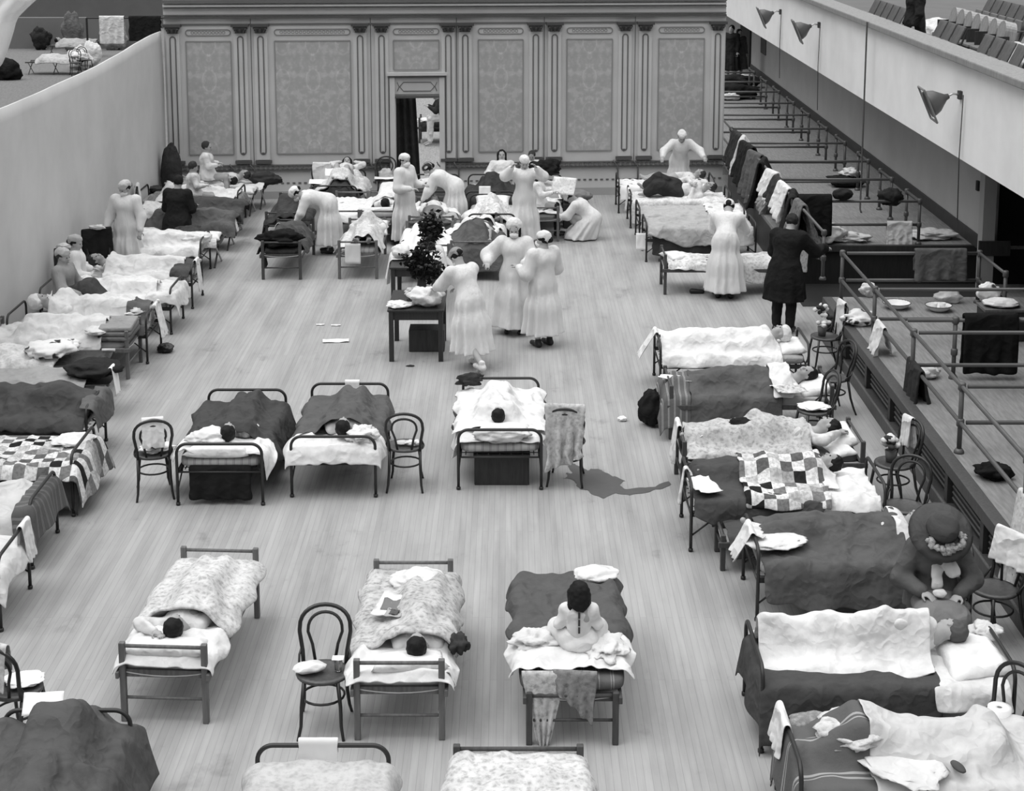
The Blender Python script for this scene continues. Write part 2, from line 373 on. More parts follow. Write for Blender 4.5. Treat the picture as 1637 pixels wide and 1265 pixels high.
def body_sdf(J, fingers=True, curl=.9, feet=True):
    S = SDF(); s = J['s']; hs = J.get('hs', s**.5); R = headR(J)
    H = lambda x, y, z: tuple(hp(J, x, y, z))
    S.ell(H(0, -.012, .022), (.074*hs, .094*hs, .09*hs), R, .02)
    S.ell(H(0, .018, -.045), (.056*hs, .066*hs, .068*hs), R, .03)
    S.ell(H(0, .02, -.09), (.036*hs, .045*hs, .025*hs), R, .03)
    S.cap(H(0, .078, .012), H(0, .1, -.028), .009*hs, .014*hs, .012)
    S.ell(H(0, .082, -.062), (.022*hs, .012*hs, .008*hs), R, .01)
    for sx in (-1, 1):
        S.ell(H(sx*.075, -.008, -.015), (.01*hs, .02*hs, .03*hs), R, .01)
        S.cap(H(sx*.015, .083, .02), H(sx*.045, .072, .02), .008*hs, .007*hs, .012)
        S.ell(H(sx*.04, .045, -.035), (.025*hs, .03*hs, .028*hs), R, .02)
    S.cap(J['neck'], H(0, -.02, -.05), .055*s, .05*hs, .03)
    c = J['chest']; w = J['waist']; p = J['pel']
    ax = (J['shR']-J['shL']).normalized()
    S.cap(c+ax*.07*s, c-ax*.07*s, .115*s, .115*s, .06); S.cap(c, w, .13*s, .105*s, .06)
    S.cap(w, p, .11*s, .125*s, .06); S.cap(J['hiL'], J['hiR'], .115*s, .115*s, .05); S.cap(c, J['neck'], .10*s, .06*s, .05)
    for a in 'LR':
        sh, el, wr = J['sh'+a], J['el'+a], J['wr'+a]
        S.cap(c, sh, .09*s, .06*s, .05); S.cap(sh, el, .052*s, .040*s, .03); S.cap(el, wr, .041*s, .026*s, .02)
        d = (wr-el).normalized(); hd = J.get('hd'+a, d).normalized(); n = J.get('hn'+a, Vector((0, 0, -1))); n = (n-hd*n.dot(hd))
        n = n.normalized() if n.length > .1 else hd.orthogonal().normalized()
        side = hd.cross(n).normalized()*(1 if a == 'L' else -1)
        q = J['s']
        S.ell(wr+hd*.045*q, (.040*q, .05*q, .017*q), Matrix((side, hd, n)).transposed(), .015)
        if fingers:
            for i, (o, L) in enumerate(((-.031, .055), (-.011, .07), (.010, .075), (.030, .067))):
                b0 = wr+hd*.085*q+side*o*q; b1 = b0+(hd+n*curl*.5).normalized()*L*.5*q; b2 = b1+(hd+n*curl*1.4).normalized()*L*.5*q
                S.cap(b0, b1, .0095*q, .009*q, .006); S.cap(b1, b2, .009*q, .0075*q, .005)
            t0 = wr+hd*.02*q+side*.03*q; t1 = t0+(hd+side*1.1+n*.3).normalized()*.045*q; t2 = t1+(hd+n*curl).normalized()*.032*q
            S.cap(t0, t1, .013*q, .011*q, .008); S.cap(t1, t2, .0105*q, .009*q, .005)
        hi, kn, an = J['hi'+a], J['kn'+a], J['an'+a]
        S.cap(hi, kn, .085*s, .055*s, .04); S.cap(kn, an, .055*s, .036*s, .03); S.cap(kn+(an-kn)*.25, kn+(an-kn)*.5, .055*s, .045*s, .04)
        if feet:
            t = J['t'+a].normalized(); S.cap(an, an+t*.13*s-Vector((0, 0, .02 if t.z < .5 else 0)), .036*s, .028*s, .03)
    return S
def face_parts(J, par, mask=False, eyes=True):
    if eyes:
        for sx in (-1, 1):
            m = MB(); c = hp(J, sx*.03, .079, .005); r = .009
            m.lathe([(.001, -r), (r*.8, -r*.6), (r, 0), (r*.8, r*.6), (.001, r)], c, 8); m.build('eye', EYE, par, True)
        if not mask:
            S = SDF(); a = hp(J, -.02, .092, -.064); b = hp(J, .02, .092, -.064); S.cap(a, b, .005, .005, .003); S.build('lips', M('skin', 120, rough=.5), par, .006)
def hair(J, par, kind='short', mat=None):
    mat = mat or HAIR; hs = J.get('hs', J['s']**.5); R = headR(J); S = SDF(); H = lambda x, y, z: tuple(hp(J, x, y, z))
    S.ell(H(0, -.03, .035), (.088*hs, .098*hs, .098*hs), R, .02)
    if kind in ('bob', 'long'):
        S.ell(H(0, -.055, -.05), (.088*hs, .055*hs, .09*hs), R, .04)
        for sx in (-1, 1): S.cap(H(sx*.075, .0, .03), H(sx*.085, -.0, -.12 if kind == 'bob' else -.2), .028*hs, .02*hs, .03)
    if kind == 'bun': S.ell(H(0, -.12, .0), (.045*hs, .04*hs, .045*hs), R, .02)
    if kind == 'curly':
        for i in range(26):
            a = i*2.4; b = -.3+1.8*((i*.618) % 1); S.ell(H(.08*math.cos(a)*math.cos(b), -.03+.085*math.sin(a)*math.cos(b), .035+.085*math.sin(b)), (.026, .026, .026), None, .012)
    S.ell(H(0, .115, -.045), (.075*hs, .085*hs, .088*hs), R, .02, True)
    return S.build('hair', mat, par, .011, disp=(.007, 34))
def nurse_cap(J, par, kind='cap', mat=None):
    mat = mat or WHITE; hs = J.get('hs', J['s']**.5); R = headR(J); S = SDF(); H = lambda x, y, z: tuple(hp(J, x, y, z))
    if kind == 'bonnet':
        S.ell(H(0, -.05, .05), (.12*hs, .115*hs, .125*hs), R, .02); S.ell(H(0, .12, -.04), (.085*hs, .12*hs, .115*hs), R, .03, True)
    else:
        S.ell(H(0, -.022, .062), (.094*hs, .11*hs, .075*hs), R, .02); S.ell(H(0, -.08, .03), (.075*hs, .06*hs, .07*hs), R, .03)
    return S.build('cap', mat, par, .011, disp=(.007, 22))
def mask(J, par):
    hs = J.get('hs', J['s']**.5); R = headR(J); S = SDF(); H = lambda x, y, z: tuple(hp(J, x, y, z))
    S.ell(H(0, .045, -.055), (.066*hs, .066*hs, .052*hs), R, .02); S.cap(H(0, .095, -.03), H(0, .1, -.05), .015, .018, .03)
    o = S.build('mask', WHITE, par, .01)
    return o
def garment(name, J, par, mat, hem=None, hemr=.27, sleeve=(.085, .075, .05), trs=.15, slv='long', folds=9, amp=.026, vox=.016, waist=True, sides=('L', 'R'), lap=False, start='pel', wr=.88, seed=0, hemc=None):
    S = SDF(); s = J['s']; c = J['chest']; w = J['waist']; p = J['pel']; ax = (J['shR']-J['shL']).normalized()
    S.cap(c+ax*.05*s, c-ax*.05*s, trs*s*.97, None, .06); S.cap(c, w, trs*s, trs*.93*s, .06); S.cap(w, p, trs*.97*s, trs*1.02*s, .06)
    S.cap(c, J['neck']-(J['neck']-c)*.12, .11*s, .068*s, .05)
    for a in sides:
        sh, el, wr_ = J['sh'+a], J['el'+a], J['wr'+a]
        S.cap(c, sh, .1*s, sleeve[0]*s, .05)
        if slv == 'long': S.cap(sh, el, sleeve[0]*s, sleeve[1]*s, .03); S.cap(el, el+(wr_-el)*wr, sleeve[1]*s, sleeve[2]*s, .03)
        elif slv == 'short': S.cap(sh, sh+(el-sh)*.6, sleeve[0]*s, sleeve[1]*s, .03)
    if hem is not None:
        hc = Vector(hemc) if hemc is not None else Vector(((J['anL'].x+J['anR'].x)/2, (J['anL'].y+J['anR'].y)/2+.02, hem))
        hc.z = hem; p2 = p+(hc-p)*.5
        S.cap(J['hiL'], J['hiR'], trs*.80*s, None, .06); S.cap(p, p2, trs*1.08*s, (trs*1.15*s+hemr)/2, .08, (1.05, .95, 1)); S.cap(p2, hc+Vector((0, 0, -.02)), (trs*1.15*s+hemr)/2, hemr, .08, (1.05, .95, 1))
        if lap:
            for a in 'LR': S.cap(J['hi'+a], J['kn'+a], .15*s, .12*s, .08); S.cap(J['kn'+a], Vector((J['kn'+a].x, J['kn'+a].y, hem)), .12*s, .15*s, .08)
        def post(X, Y, Z, f):
            t = np.clip((p.z-Z)/max(p.z-hem, .1), 0, 1); cx = p.x+(hc.x-p.x)*t; cy = p.y+(hc.y-p.y)*t
            an = np.arctan2(Y-cy, X-cx)
            f = f+amp*(t**.6)*(np.sin(folds*an+seed+2*np.sin(2*an))+.5*np.sin((folds*1.7)*an+seed*2))
            return np.maximum(f, hem-Z)
        return S.build(name, mat, par, vox, post, (.006, 7))
    return S.build(name, mat, par, vox, None, (.01, 11))
def trousers(J, par, mat, r=.085, name='trousers'):
    S = SDF(); s = J['s']; S.cap(J['hiL'], J['hiR'], .13*s, None, .05); S.cap(J['waist']*.3+J['pel']*.7, J['pel'], .13*s, .14*s, .05)
    for a in 'LR':
        S.cap(J['hi'+a], J['kn'+a], .1*s, .08*s, .04); S.cap(J['kn'+a], J['an'+a]+(J['kn'+a]-J['an'+a])*.12, .08*s, .065*s, .03)
    return S.build(name, mat, par, .016, None, (.008, 12))
def shoes(J, par, mat=None):
    for a in 'LR':
        t = J['t'+a].copy(); an = J['an'+a]; s = J['s']
        if t.z < .5: t.z = 0
        t.normalize(); S = SDF(); dz = Vector((0, 0, .035*s)) if t.z < .5 else Vector((0, 0, 0))
        S.cap(an-t*.03*s-dz, an+t*.15*s-dz*1.1, .044*s, .034*s, .02); S.cap(an+Vector((0, 0, .02)), an-dz, .045*s, .045*s, .02); S.build('shoe', mat or SHOE, par, .012)
def person(label, J, loc, rz, skin=None, fingers=True, vox=.013, name='person', feet=True, curl=.9):
    t = thing(name, label, 'person', loc, rz)
    body_sdf(J, fingers, curl, feet).build('body', skin or SKIN, t, vox)
    return t
def nurse(label, J, loc, rz, cap='cap', msk=True, gown=None, hem=.2, hemr=.27, sh=True, hr=True, hemc=None, folds=9, sleeve=(.09, .085, .055), capmat=None, vox=.013, hairmat=None, shoemat=None, amp=.03):
    t = person(label, J, loc, rz, vox=vox)
    face_parts(J, t, msk)
    if hr: hair(J, t, 'bun' if cap != 'bonnet' else 'bob', hairmat)
    nurse_cap(J, t, cap, capmat)
    if msk: mask(J, t)
    garment('gown', J, t, gown or GOWN, hem, hemr, sleeve, folds=folds, hemc=hemc, amp=amp)
    if sh: shoes(J, t, shoemat)
    return t
def body_caps(J, off=Vector((0, 0, 0)), rz=0):
    s = J['s']; o = []; R = Matrix.Rotation(rz, 3, 'Z')
    def a(p, q, r, r2=None): o.append((R @ J[p]+off, R @ J[q]+off, r*s*.86, (r2 or r)*s*.86))
    a('shL', 'shR', .13); a('chest', 'pel', .15); a('hiL', 'hiR', .14); a('knL', 'knR', .09); a('anL', 'anR', .07); a('hiL', 'knL', .11, .09); a('hiR', 'knR', .11, .09); a('knL', 'anL', .09, .08); a('knR', 'anR', .09, .08)
    for L in 'LR': a('sh'+L, 'el'+L, .06); a('el'+L, 'wr'+L, .05)
    for L in 'LR': o.append((R @ J['an'+L]+off, R @ (J['an'+L]+Vector((0, -.1*s, .03*s)))+off, .06*s, .06*s)); o.append((R @ J['wr'+L]+off, R @ (J['wr'+L]+(J['wr'+L]-J['el'+L])*.5)+off, .06*s, .06*s))
    return o

# ---------------------------------------------------------------- cloth
def nz(x, y, z=0): return noise.noise(Vector((x, y, z)))
def ridge(x, y, z=0): return 1-abs(noise.noise(Vector((x, y, z))))*2
class Bed:
    pass
def bed_at(corner, px, py, rz, w, l, z=0):
    R = Matrix.Rotation(rz, 3, 'Z'); p = F(px, py, z)-R @ Vector((corner[0]*w/2, corner[1]*l/2, 0)); p.z = 0
    b = Bed(); b.loc = p; b.rz = rz; b.w = w; b.l = l; b.R = R; b.body = []; return b
def drape(name, bed, label, cat, mat, v, drops=(.1, .1), foot=0, head=0, u=None, zt=.52, wrk=.018, seed=0, step=.036, dl=None, dr=None, group=None, bumps=None, thick=.012, flare=.05, ragged=.03, off=.0, fr=3.0):
    """cloth laid over a bed: follows the mattress and the sleeper, hangs over the sides"""
    w = bed.w/2; u0, u1 = u if u else (-w, w); v0, v1 = v
    caps = bed.body if bumps is None else bumps
    L, Rr = drops
    dl = dl or [1, 1]; dr = dr or [1, 1]
    S = np.linspace(-1, 1, 2)
    nu = max(4, int((u1-u0)/step)); nl = max(1, int(L/step)) if L > 0 else 0; nr = max(1, int(Rr/step)) if Rr > 0 else 0
    us = [(-1, i) for i in range(nl, 0, -1)]+[(0, i) for i in range(nu+1)]+[(1, i) for i in range(1, nr+1)]
    nv = max(4, int((v1-v0)/step)); nf = max(1, int(foot/step)) if foot > 0 else 0; nh = max(1, int(head/step)) if head > 0 else 0
    vs = [(-1, i) for i in range(nf, 0, -1)]+[(0, i) for i in range(nv+1)]+[(1, i) for i in range(1, nh+1)]
    A = len(us); B = len(vs)
    X = np.zeros((A, B)); Y = np.zeros((A, B)); D = np.zeros((A, B)); Hh = np.full((A, B), zt)
    for i, (a, ai) in enumerate(us):
        for j, (b, bj) in enumerate(vs):
            tv = 0 if b < 0 else 1 if b > 0 else bj/nv
            y = v0+(v1-v0)*tv; y += ragged*nz(ai*.35, seed*3.1, a*5)*(1 if tv in (0, 1) else 0)
            if a == 0: x = u0+(u1-u0)*ai/nu; d1 = 0
            else:
                arr = dl if a < 0 else dr; k = tv*(len(arr)-1); k0 = min(int(k), len(arr)-2); m = arr[k0]+(arr[k0+1]-arr[k0])*(k-k0)
                tot = (L if a < 0 else Rr)*m*(1+.12*nz(y*3, seed)); n_ = nl if a < 0 else nr; d1 = tot*ai/n_
                x = (u0 if a < 0 else u1)+a*(.02+flare*(ai/n_)+.03*(ai/n_)*math.sin(y*fr*4+seed*2+ai*.1))
            d2 = 0
            if b < 0: d2 = foot*bj/nf*(1+.1*nz(x*3, seed+9)); y = v0-.02-flare*bj/nf-.03*bj/nf*math.sin(x*9+seed)
            if b > 0: d2 = head*bj/nh; y = v1+.02+flare*bj/nh
            x += x*.09*nz(y*2.1, seed*1.3, 3)+.012*nz(y*7, seed, 8)*(1 if ai in (0, nu) or a else 0)
            X[i, j] = x; Y[i, j] = y; D[i, j] = max(d1, d2)+.35*min(d1, d2)
    top = D == 0
    xx = np.clip(X, u0, u1); yy = np.clip(Y, v0, v1)
    for a, b, ra, rb in caps:
        d = np.array([b.x-a.x, b.y-a.y]); LL = max((d*d).sum(), 1e-9); t = np.clip(((xx-a.x)*d[0]+(yy-a.y)*d[1])/LL, 0, 1)
        r = ra+(rb-ra)*t; q = (xx-a.x-t*d[0])**2+(yy-a.y-t*d[1])**2; h = a.z+(b.z-a.z)*t+np.sqrt(np.maximum(r*r-q, 0))
        Hh = np.where(q < r*r, np.maximum(Hh, h+.012), Hh)
    H0 = Hh.copy()
    def blur(a):
        p = np.pad(a, 1, mode='edge'); return (p[:-2, 1:-1]+p[2:, 1:-1]+p[1:-1, :-2]+p[1:-1, 2:]+2*a)/6
    for _ in range(7): Hh = np.maximum(H0-.012, blur(Hh))
    Hh = np.maximum(blur(blur(Hh)), H0-.01)
    V = []
    for i in range(A):
        for j in range(B):
            x, y = X[i, j], Y[i, j]; am = wrk*(1 if D[i, j] == 0 else .5)
            wx = x+.3*nz(x*1.5, y*1.5, seed); wy = y+.3*nz(x*1.5+9, y*1.5, seed); am = min(am, .032)
            r1 = max(0, ridge(wx*fr*1.1+wy*.8+seed, wy*fr*.55, seed*1.7)); r2 = max(0, ridge(wx*fr*1.7-wy*fr*1.1, wy*fr*.9, seed+4))
            r = (r1**7*1.5+r2**7*1.2+.7*nz(x*2.5, y*2.5, seed+7))*am*1.1
            z = Hh[i, j]-D[i, j]+max(r, -.3*wrk)+.006+off
            if D[i, j] > 0: x += (r)*.5*(1 if x > 0 else -1)
            V.append((x, y, max(z, .012+.004*math.sin(x*20))))
    Fc = [(i*B+j, (i+1)*B+j, (i+1)*B+j+1, i*B+j+1) for i in range(A-1) for j in range(B-1)]
    o = mesh_obj(name, V, Fc, mat, None, True, bed.loc, bed.rz)
    m = o.modifiers.new('thickness', 'SOLIDIFY'); m.thickness = thick; m.offset = 1
    m = o.modifiers.new('sub', 'SUBSURF'); m.levels = 1; m.render_levels = 1
    return tag(o, label, cat, group)
def slab(w, l, h, r=.05, nx=10, ny=18, puff=.01, seed=0):
    V = []; Fc = []
    # closed superellipsoid slab
    nu, nv = 40, 14
    for i in range(nv+1):
        ph = -math.pi/2+math.pi*i/nv; cz = math.copysign(abs(math.sin(ph))**.45, math.sin(ph)); cr = abs(math.cos(ph))**.22
        for j in range(nu):
            th = 2*math.pi*j/nu; cx = math.copysign(abs(math.cos(th))**.18, math.cos(th)); cy = math.copysign(abs(math.sin(th))**.18, math.sin(th))
            V.append((w/2*cx*cr, l/2*cy*cr, h/2*cz+h/2+puff*nz(cx*2+seed, cy*3)))
    for i in range(nv):
        for j in range(nu): Fc.append((i*nu+j, i*nu+(j+1) % nu, (i+1)*nu+(j+1) % nu, (i+1)*nu+j))
    return V, Fc
def local(bed, x, y, z=0):
    p = bed.loc+bed.R @ Vector((x, y, 0)); p.z = z; return p
_pil = {}
def pillow(bed, x, y, z, label, size=(.6, .38, .13), rz=0, tilt=0, mat=None, group=None, seed=0, name='pillow', cat='pillow'):
    k = (size, seed)
    if k not in _pil:
        n = 14; V = []; w, d, h = size
        for sgn in (1, -1):
            for i in range(n+1):
                for j in range(n+1):
                    a = i/n*2-1; b = j/n*2-1; e = (1-abs(a)**3.2)*(1-abs(b)**3.2); pin = 1-.10*(1-abs(b)**2)*abs(a)**4-.0; pin2 = 1-.12*(1-abs(a)**2)*abs(b)**4
                    wv = .12*nz(a*2.2+seed, b*2.2)+.05*ridge(a*3+seed, b*4)
                    V.append((a*w/2*pin*1.02, b*d/2*pin2*1.02, sgn*h/2*(max(e, 0)**.42)*(1+wv if sgn > 0 else .7)))
        N = (n+1)**2; Fc = []
        for i in range(n):
            for j in range(n):
                q = (i*(n+1)+j, (i+1)*(n+1)+j, (i+1)*(n+1)+j+1, i*(n+1)+j+1); Fc.append(q); Fc.append(tuple(N+t for t in q[::-1]))
        me = bpy.data.meshes.new('pillow'); me.from_pydata(V, [], Fc); bm = bmesh.new(); bm.from_mesh(me); bmesh.ops.remove_doubles(bm, verts=bm.verts, dist=.004); bm.to_mesh(me); bm.free()
        me.polygons.foreach_set('use_smooth', [True]*len(me.polygons)); me.materials.append(PILLOW); _pil[k] = me
    me = _pil[k]
    if mat: me = me.copy(); me.materials[0] = mat
    o = bpy.data.objects.new(name, me); link(o)
    o.location = local(bed, x, y, z) if bed is not None else Vector((x, y, z)); o.rotation_euler = (tilt, 0, (bed.rz if bed is not None else 0)+rz)
    return tag(o, label, cat, group)
def folded(name, loc, label, cat, mat, size, rz=0, seed=0, group=None):
    V, Fc = slab(size[0], size[1], size[2], puff=.012, seed=seed)
    return tag(mesh_obj(name, V, Fc, mat, None, True, loc, rz), label, cat, group)
def heap(name, loc, label, cat, mat, size=(.3, .25, .12), seed=0, rz=0, rough=.35, group=None, sq=1.0):
    """crumpled pile of cloth resting on its base"""
    V = []; nu, nv = 44, 20
    for i in range(nv+1):
        ph = -math.pi/2+math.pi*i/nv
        for j in range(nu):
            th = 2*math.pi*j/nu; d = Vector((math.cos(th)*math.cos(ph), math.sin(th)*math.cos(ph), math.sin(ph)))
            r = 1+rough*noise.fractal(d*1.6+Vector((seed*5.1, 0, 0)), .9, 2, 3)+.12*ridge(d.x*4+seed, d.y*4, d.z*4)*rough
            z = d.z*r; z = z*size[2]/2*1.0; V.append((d.x*r*size[0]/2, d.y*r*size[1]/2, max(z, -size[2]*.5)+size[2]*.5))
    Fc = [(i*nu+j, i*nu+(j+1) % nu, (i+1)*nu+(j+1) % nu, (i+1)*nu+j) for i in range(nv) for j in range(nu)]
    o = mesh_obj(name, V, Fc, mat, None, True, loc, rz)
    return tag(o, label, cat, group)
def sheetpaper(loc, rz, label, size=(.28, .2), curl=.02, tilt=(0, 0), mat=None, group=None, name='paper_sheet', cat='paper', parent=None, seed=0):
    V = []; n = 8
    for i in range(n+1):
        for j in range(n+1):
            a = i/n-.5; b = j/n-.5; V.append((a*size[0], b*size[1], curl*4*a*a+curl*nz(a*3+seed, b*3)*1.2+.002))
    Fc = [(i*(n+1)+j, (i+1)*(n+1)+j, (i+1)*(n+1)+j+1, i*(n+1)+j+1) for i in range(n) for j in range(n)]
    o = mesh_obj(name, V, Fc, mat or PAPER, parent, True, loc); o.rotation_euler = (tilt[0], tilt[1], rz)
    m = o.modifiers.new('t', 'SOLIDIFY'); m.thickness = .004; return tag(o, label, cat, group)
def hang(name, p, rz, label, cat, mat, width=.4, front=.4, back=.3, r=.025, seed=0, fold=.02, group=None, taper=0.0, spread=.04, n=14, thick=.01, shag=0, slant=0):
    """cloth hung over a rail that runs along local x at p; front side falls at -y"""
    V = []; prof = []
    nf = 12
    for i in range(nf, 0, -1): prof.append((-r-spread*i/nf, -front*i/nf, i/nf))
    for i in range(5): a = math.pi-math.pi*i/4; prof.append((r*math.cos(a), r*math.sin(a), 0))
    for i in range(1, nf+1): prof.append((r+spread*.6*i/nf, -back*i/nf, i/nf))
    for i in range(n+1):
        a = i/n-.5
        for j, (y, z, t) in enumerate(prof):
            wdt = width*(1-taper*t)*(1+.06*nz(j*.3, seed)); sg = -1 if j < nf else 1
            dz = z*(1+.10*nz(a*6+seed, sg*2))-shag*t*random.random()+slant*a*t
            V.append((a*wdt+shag*t*(random.random()-.5), y+fold*t*math.sin(a*22+seed+t*1.5)+fold*.5*t*nz(a*5, j*.4, seed), dz+.004))
    B = len(prof)
    Fc = [(i*B+j, (i+1)*B+j, (i+1)*B+j+1, i*B+j+1) for i in range(n) for j in range(B-1)]
    o = mesh_obj(name, V, Fc, mat, None, True, p, rz); m = o.modifiers.new('t', 'SOLIDIFY'); m.thickness = thick; m.offset = 0
    m = o.modifiers.new('sub', 'SUBSURF'); m.levels = 1; m.render_levels = 1
    return tag(o, label, cat, group)

# ---------------------------------------------------------------- furniture prototypes
def arch(w, zt, r, y, lean=0, z0=.02, n=8):
    x = w/2
    return [Vector((-x, y, z0)), Vector((-x, y+lean*.5, zt*.5))]+[Vector(q) for q in ([(-x+r-r*math.cos(math.pi/2*i/n), y+lean, zt-r+r*math.sin(math.pi/2*i/n)) for i in range(n+1)])]+\
           [Vector(q) for q in ([(x-r+r*math.sin(math.pi/2*i/n), y+lean, zt-r+r*math.cos(math.pi/2*i/n)) for i in range(n+1)])]+[Vector((x, y+lean*.5, zt*.5)), Vector((x, y, z0))]
def metal_bed(w=.9, l=1.9, zh=.68, zf=.68, deck=.40):
    t = thing('iron_bed', None, 'bed')
    for nm, y, zt in (('head_frame', l/2, zh), ('foot_frame', -l/2, zf)):
        m = MB().tube(arch(w, zt, .11, y), .0165, 10)
        m.tube([(-w/2, y, deck-.03), (w/2, y, deck-.03)], .011, 8); fr_ = m.build(nm, IRON, t, True)
        for sx in (-1, 1): MB().lathe([(.013, 0), (.024, .006), (.024, .03), (.013, .036)], (sx*w/2, y, 0), 10).build('caster', IRON, fr_, True)
    for sx in (-1, 1): MB().box((sx*(w/2-.02), 0, deck-.02), (.03, l-.02, .045)).build('side_rail', IRON, t)
    for sx in (-1, 1):
        for sy in (-1, 1): MB().tube([(sx*w/2, sy*(l/2-.01), .17), (sx*(w/2-.02), sy*(l/2-.27), deck-.03)], .009, 6).build('brace', IRON, t, True)
    m = MB()
    for i in range(13): y = -l/2+.08+i*(l-.16)/12; m.box((0, y, deck-.005), (w-.05, .012, .006))
    for i in range(7): x = -w/2+.08+i*(w-.16)/6; m.box((x, 0, deck-.009), (.012, l-.05, .006))
    m.build('spring_deck', IRON, t); return t
def wood_cot(w=.65, l=1.88, mat=None, ph=.66, deck=.43):
    mat = mat or COT; t = thing('wooden_cot', None, 'cot')
    for sx in (-1, 1):
        for sy in (-1, 1): MB().box((sx*w/2, sy*l/2, ph/2), (.048, .048, ph)).build('leg', mat, t, bevel=.006)
    for sy in (-1, 1):
        MB().tube([(-w/2, sy*l/2, ph-.03), (w/2, sy*l/2, ph-.03)], .016, 8).build('top_rail', mat, t, True)
        MB().tube([(-w/2, sy*l/2, .2), (w/2, sy*l/2, .2)], .013, 8).build('stretcher', mat, t, True)
        MB().box((0, sy*(l/2-.02), deck-.03), (w-.02, .03, .06)).build('end_rail', mat, t)
    for sx in (-1, 1): MB().box((sx*(w/2+.035), 0, deck-.03), (.028, l+.1, .055)).build('side_rail', mat, t, bevel=.005)
    V = [(x*(w/2+.03), y*l/2, deck-.005-.04*(1-x*x)) for x in np.linspace(-1, 1, 9) for y in (-1, 0, 1)]
    o = mesh_obj('canvas_deck', V, [(i*3+j, i*3+3+j, i*3+4+j, i*3+1+j) for i in range(8) for j in range(2)], CANVAS, t); o.modifiers.new('s', 'SOLIDIFY').thickness = .008
    return t
def army_cot(w=.68, l=1.9, canvas=None):
    t = thing('folding_cot', None, 'cot'); z = .43; wt = M('wood', 190)
    for sx in (-1, 1): MB().box((sx*w/2, 0, z), (.04, l, .035)).build('side_pole', COTD, t, bevel=.005)
    for y in (-l/2+.09, 0, l/2-.09):
        for sx in (-1, 1):
            m = MB().tube([(sx*w/2, y+sx*.012, z-.01), (-sx*w/2*.86, y+sx*.012, .0)], .017, 6); m.build('leg', wt if sx < 0 else COTD, t)
    V = []
    for i in range(11):
        a = i/10*2-1
        for j in range(3): V.append((a*(w/2+.022), (j-1)*l/2*.98, z+.022-.06*(1-a*a)))
    o = mesh_obj('canvas', V, [(i*3+j, i*3+3+j, i*3+4+j, i*3+1+j) for i in range(10) for j in range(2)], canvas or M('cloth', 80), t); o.modifiers.new('s', 'SOLIDIFY').thickness = .006
    return t
def bent_chair(h=.90):
    t = thing('bentwood_chair', None, 'chair')
    m = MB().lathe([(.185, .435), (.205, .44), (.21, .455), (.205, .468), (.17, .470), (.16, .464), (.02, .463)], (0, 0, 0), 32, 1, .97); m.build('seat', M('wood', 74, rough=.4), t, True)
    for sx in (-1, 1):
        MB().tube([(sx*.13, .14, .44), (sx*.15, .165, .25), (sx*.155, .185, .10), (sx*.175, .225, .0)], .0165, 8, r2=.012).build('leg', BENT, t, True)
        MB().tube([(sx*.165, -.13, .44), (sx*.17, -.17, .22), (sx*.18, -.215, .08), (sx*.195, -.245, .0)], .0165, 8, r2=.012).build('leg', BENT, t, True)
        MB().tube([(sx*.178, -.185, .60), (sx*.20, -.15, .53), (sx*.195, -.07, .47)], .010, 6).build('hip_brace', BENT, t, True)
    P = [(-.165, -.13, .44), (-.175, -.165, .56), (-.20, -.20, .70)]; n = 14
    P += [(-.20*math.cos(math.pi*i/n), -.20-.06*math.sin(math.pi*i/n), .72+(h-.72)*math.sin(math.pi*i/n)**.75) for i in range(n+1)]+[(.20, -.20, .70), (.175, -.165, .56), (.165, -.13, .44)]
    MB().tube(P, .0165, 8).build('back_frame', BENT, t, True)
    P = [(-.075, -.165, .455), (-.10, -.19, .60)]+[(-.135*math.cos(math.pi*i/n), -.205-.05*math.sin(math.pi*i/n), .70+(h-.76)*math.sin(math.pi*i/n)**.75) for i in range(n+1)]+[(.10, -.19, .60), (.075, -.165, .455)]
    MB().tube(P, .0125, 8).build('back_loop', BENT, t, True)
    MB().tube([(.165*math.cos(2*math.pi*i/20), -.0+.17*math.sin(2*math.pi*i/20), .27) for i in range(20)], .010, 6, True).build('stretcher_ring', BENT, t, True)
    return t
PROTO = {}
def inst(key, make, name=None):
    if key not in PROTO: PROTO[key] = o = make(); return o
    return copy_tree(PROTO[key])
def put(o, loc, rz, label, group=None):
    o.location = loc; o.rotation_euler = (0, 0, rz); tag(o, label, None, group); return o
def chair(px, py, rz, label, corner=None, z=0):
    """corner: pixel is the floor point of this local leg position (x, y)"""
    c = inst('chair', bent_chair); R = Matrix.Rotation(rz, 3, 'Z'); p = F(px, py, z)
    if corner: p = p-R @ Vector((corner[0], corner[1], 0))
    put(c, p, rz, label); c.rotation_euler = (0, 0, rz); b = Bed(); b.loc = p; b.rz = rz; b.R = R; b.w = .4; b.l = .4; b.o = c; return b
_matt = {}
def mattress(bed, label, w=None, l=None, z=.40, h=.11, mat=None, group=None, x=0, y=0):
    w = w or bed.w-.02; l = l or bed.l-.06; k = (round(w, 2), round(l, 2), h, (mat or TICK).name)
    if k not in _matt:
        V, Fc = slab(w, l, h); me = bpy.data.meshes.new('mattress'); me.from_pydata(V, [], Fc); me.polygons.foreach_set('use_smooth', [True]*len(me.polygons)); me.materials.append(mat or TICK); _matt[k] = me
    o = bpy.data.objects.new('mattress', _matt[k]); link(o); o.location = local(bed, x, y, z); o.rotation_euler = (0, 0, bed.rz)
    return tag(o, label, 'mattress', group)
def mbed(px, py, corner, rz, label, w=.9, l=1.9, **kw):
    b = bed_at(corner, px, py, rz, w, l); k = ('m', w, l)
    o = inst(k, lambda: metal_bed(w, l)); put(o, b.loc, rz, label); b.top = .51; b.o = o; return b
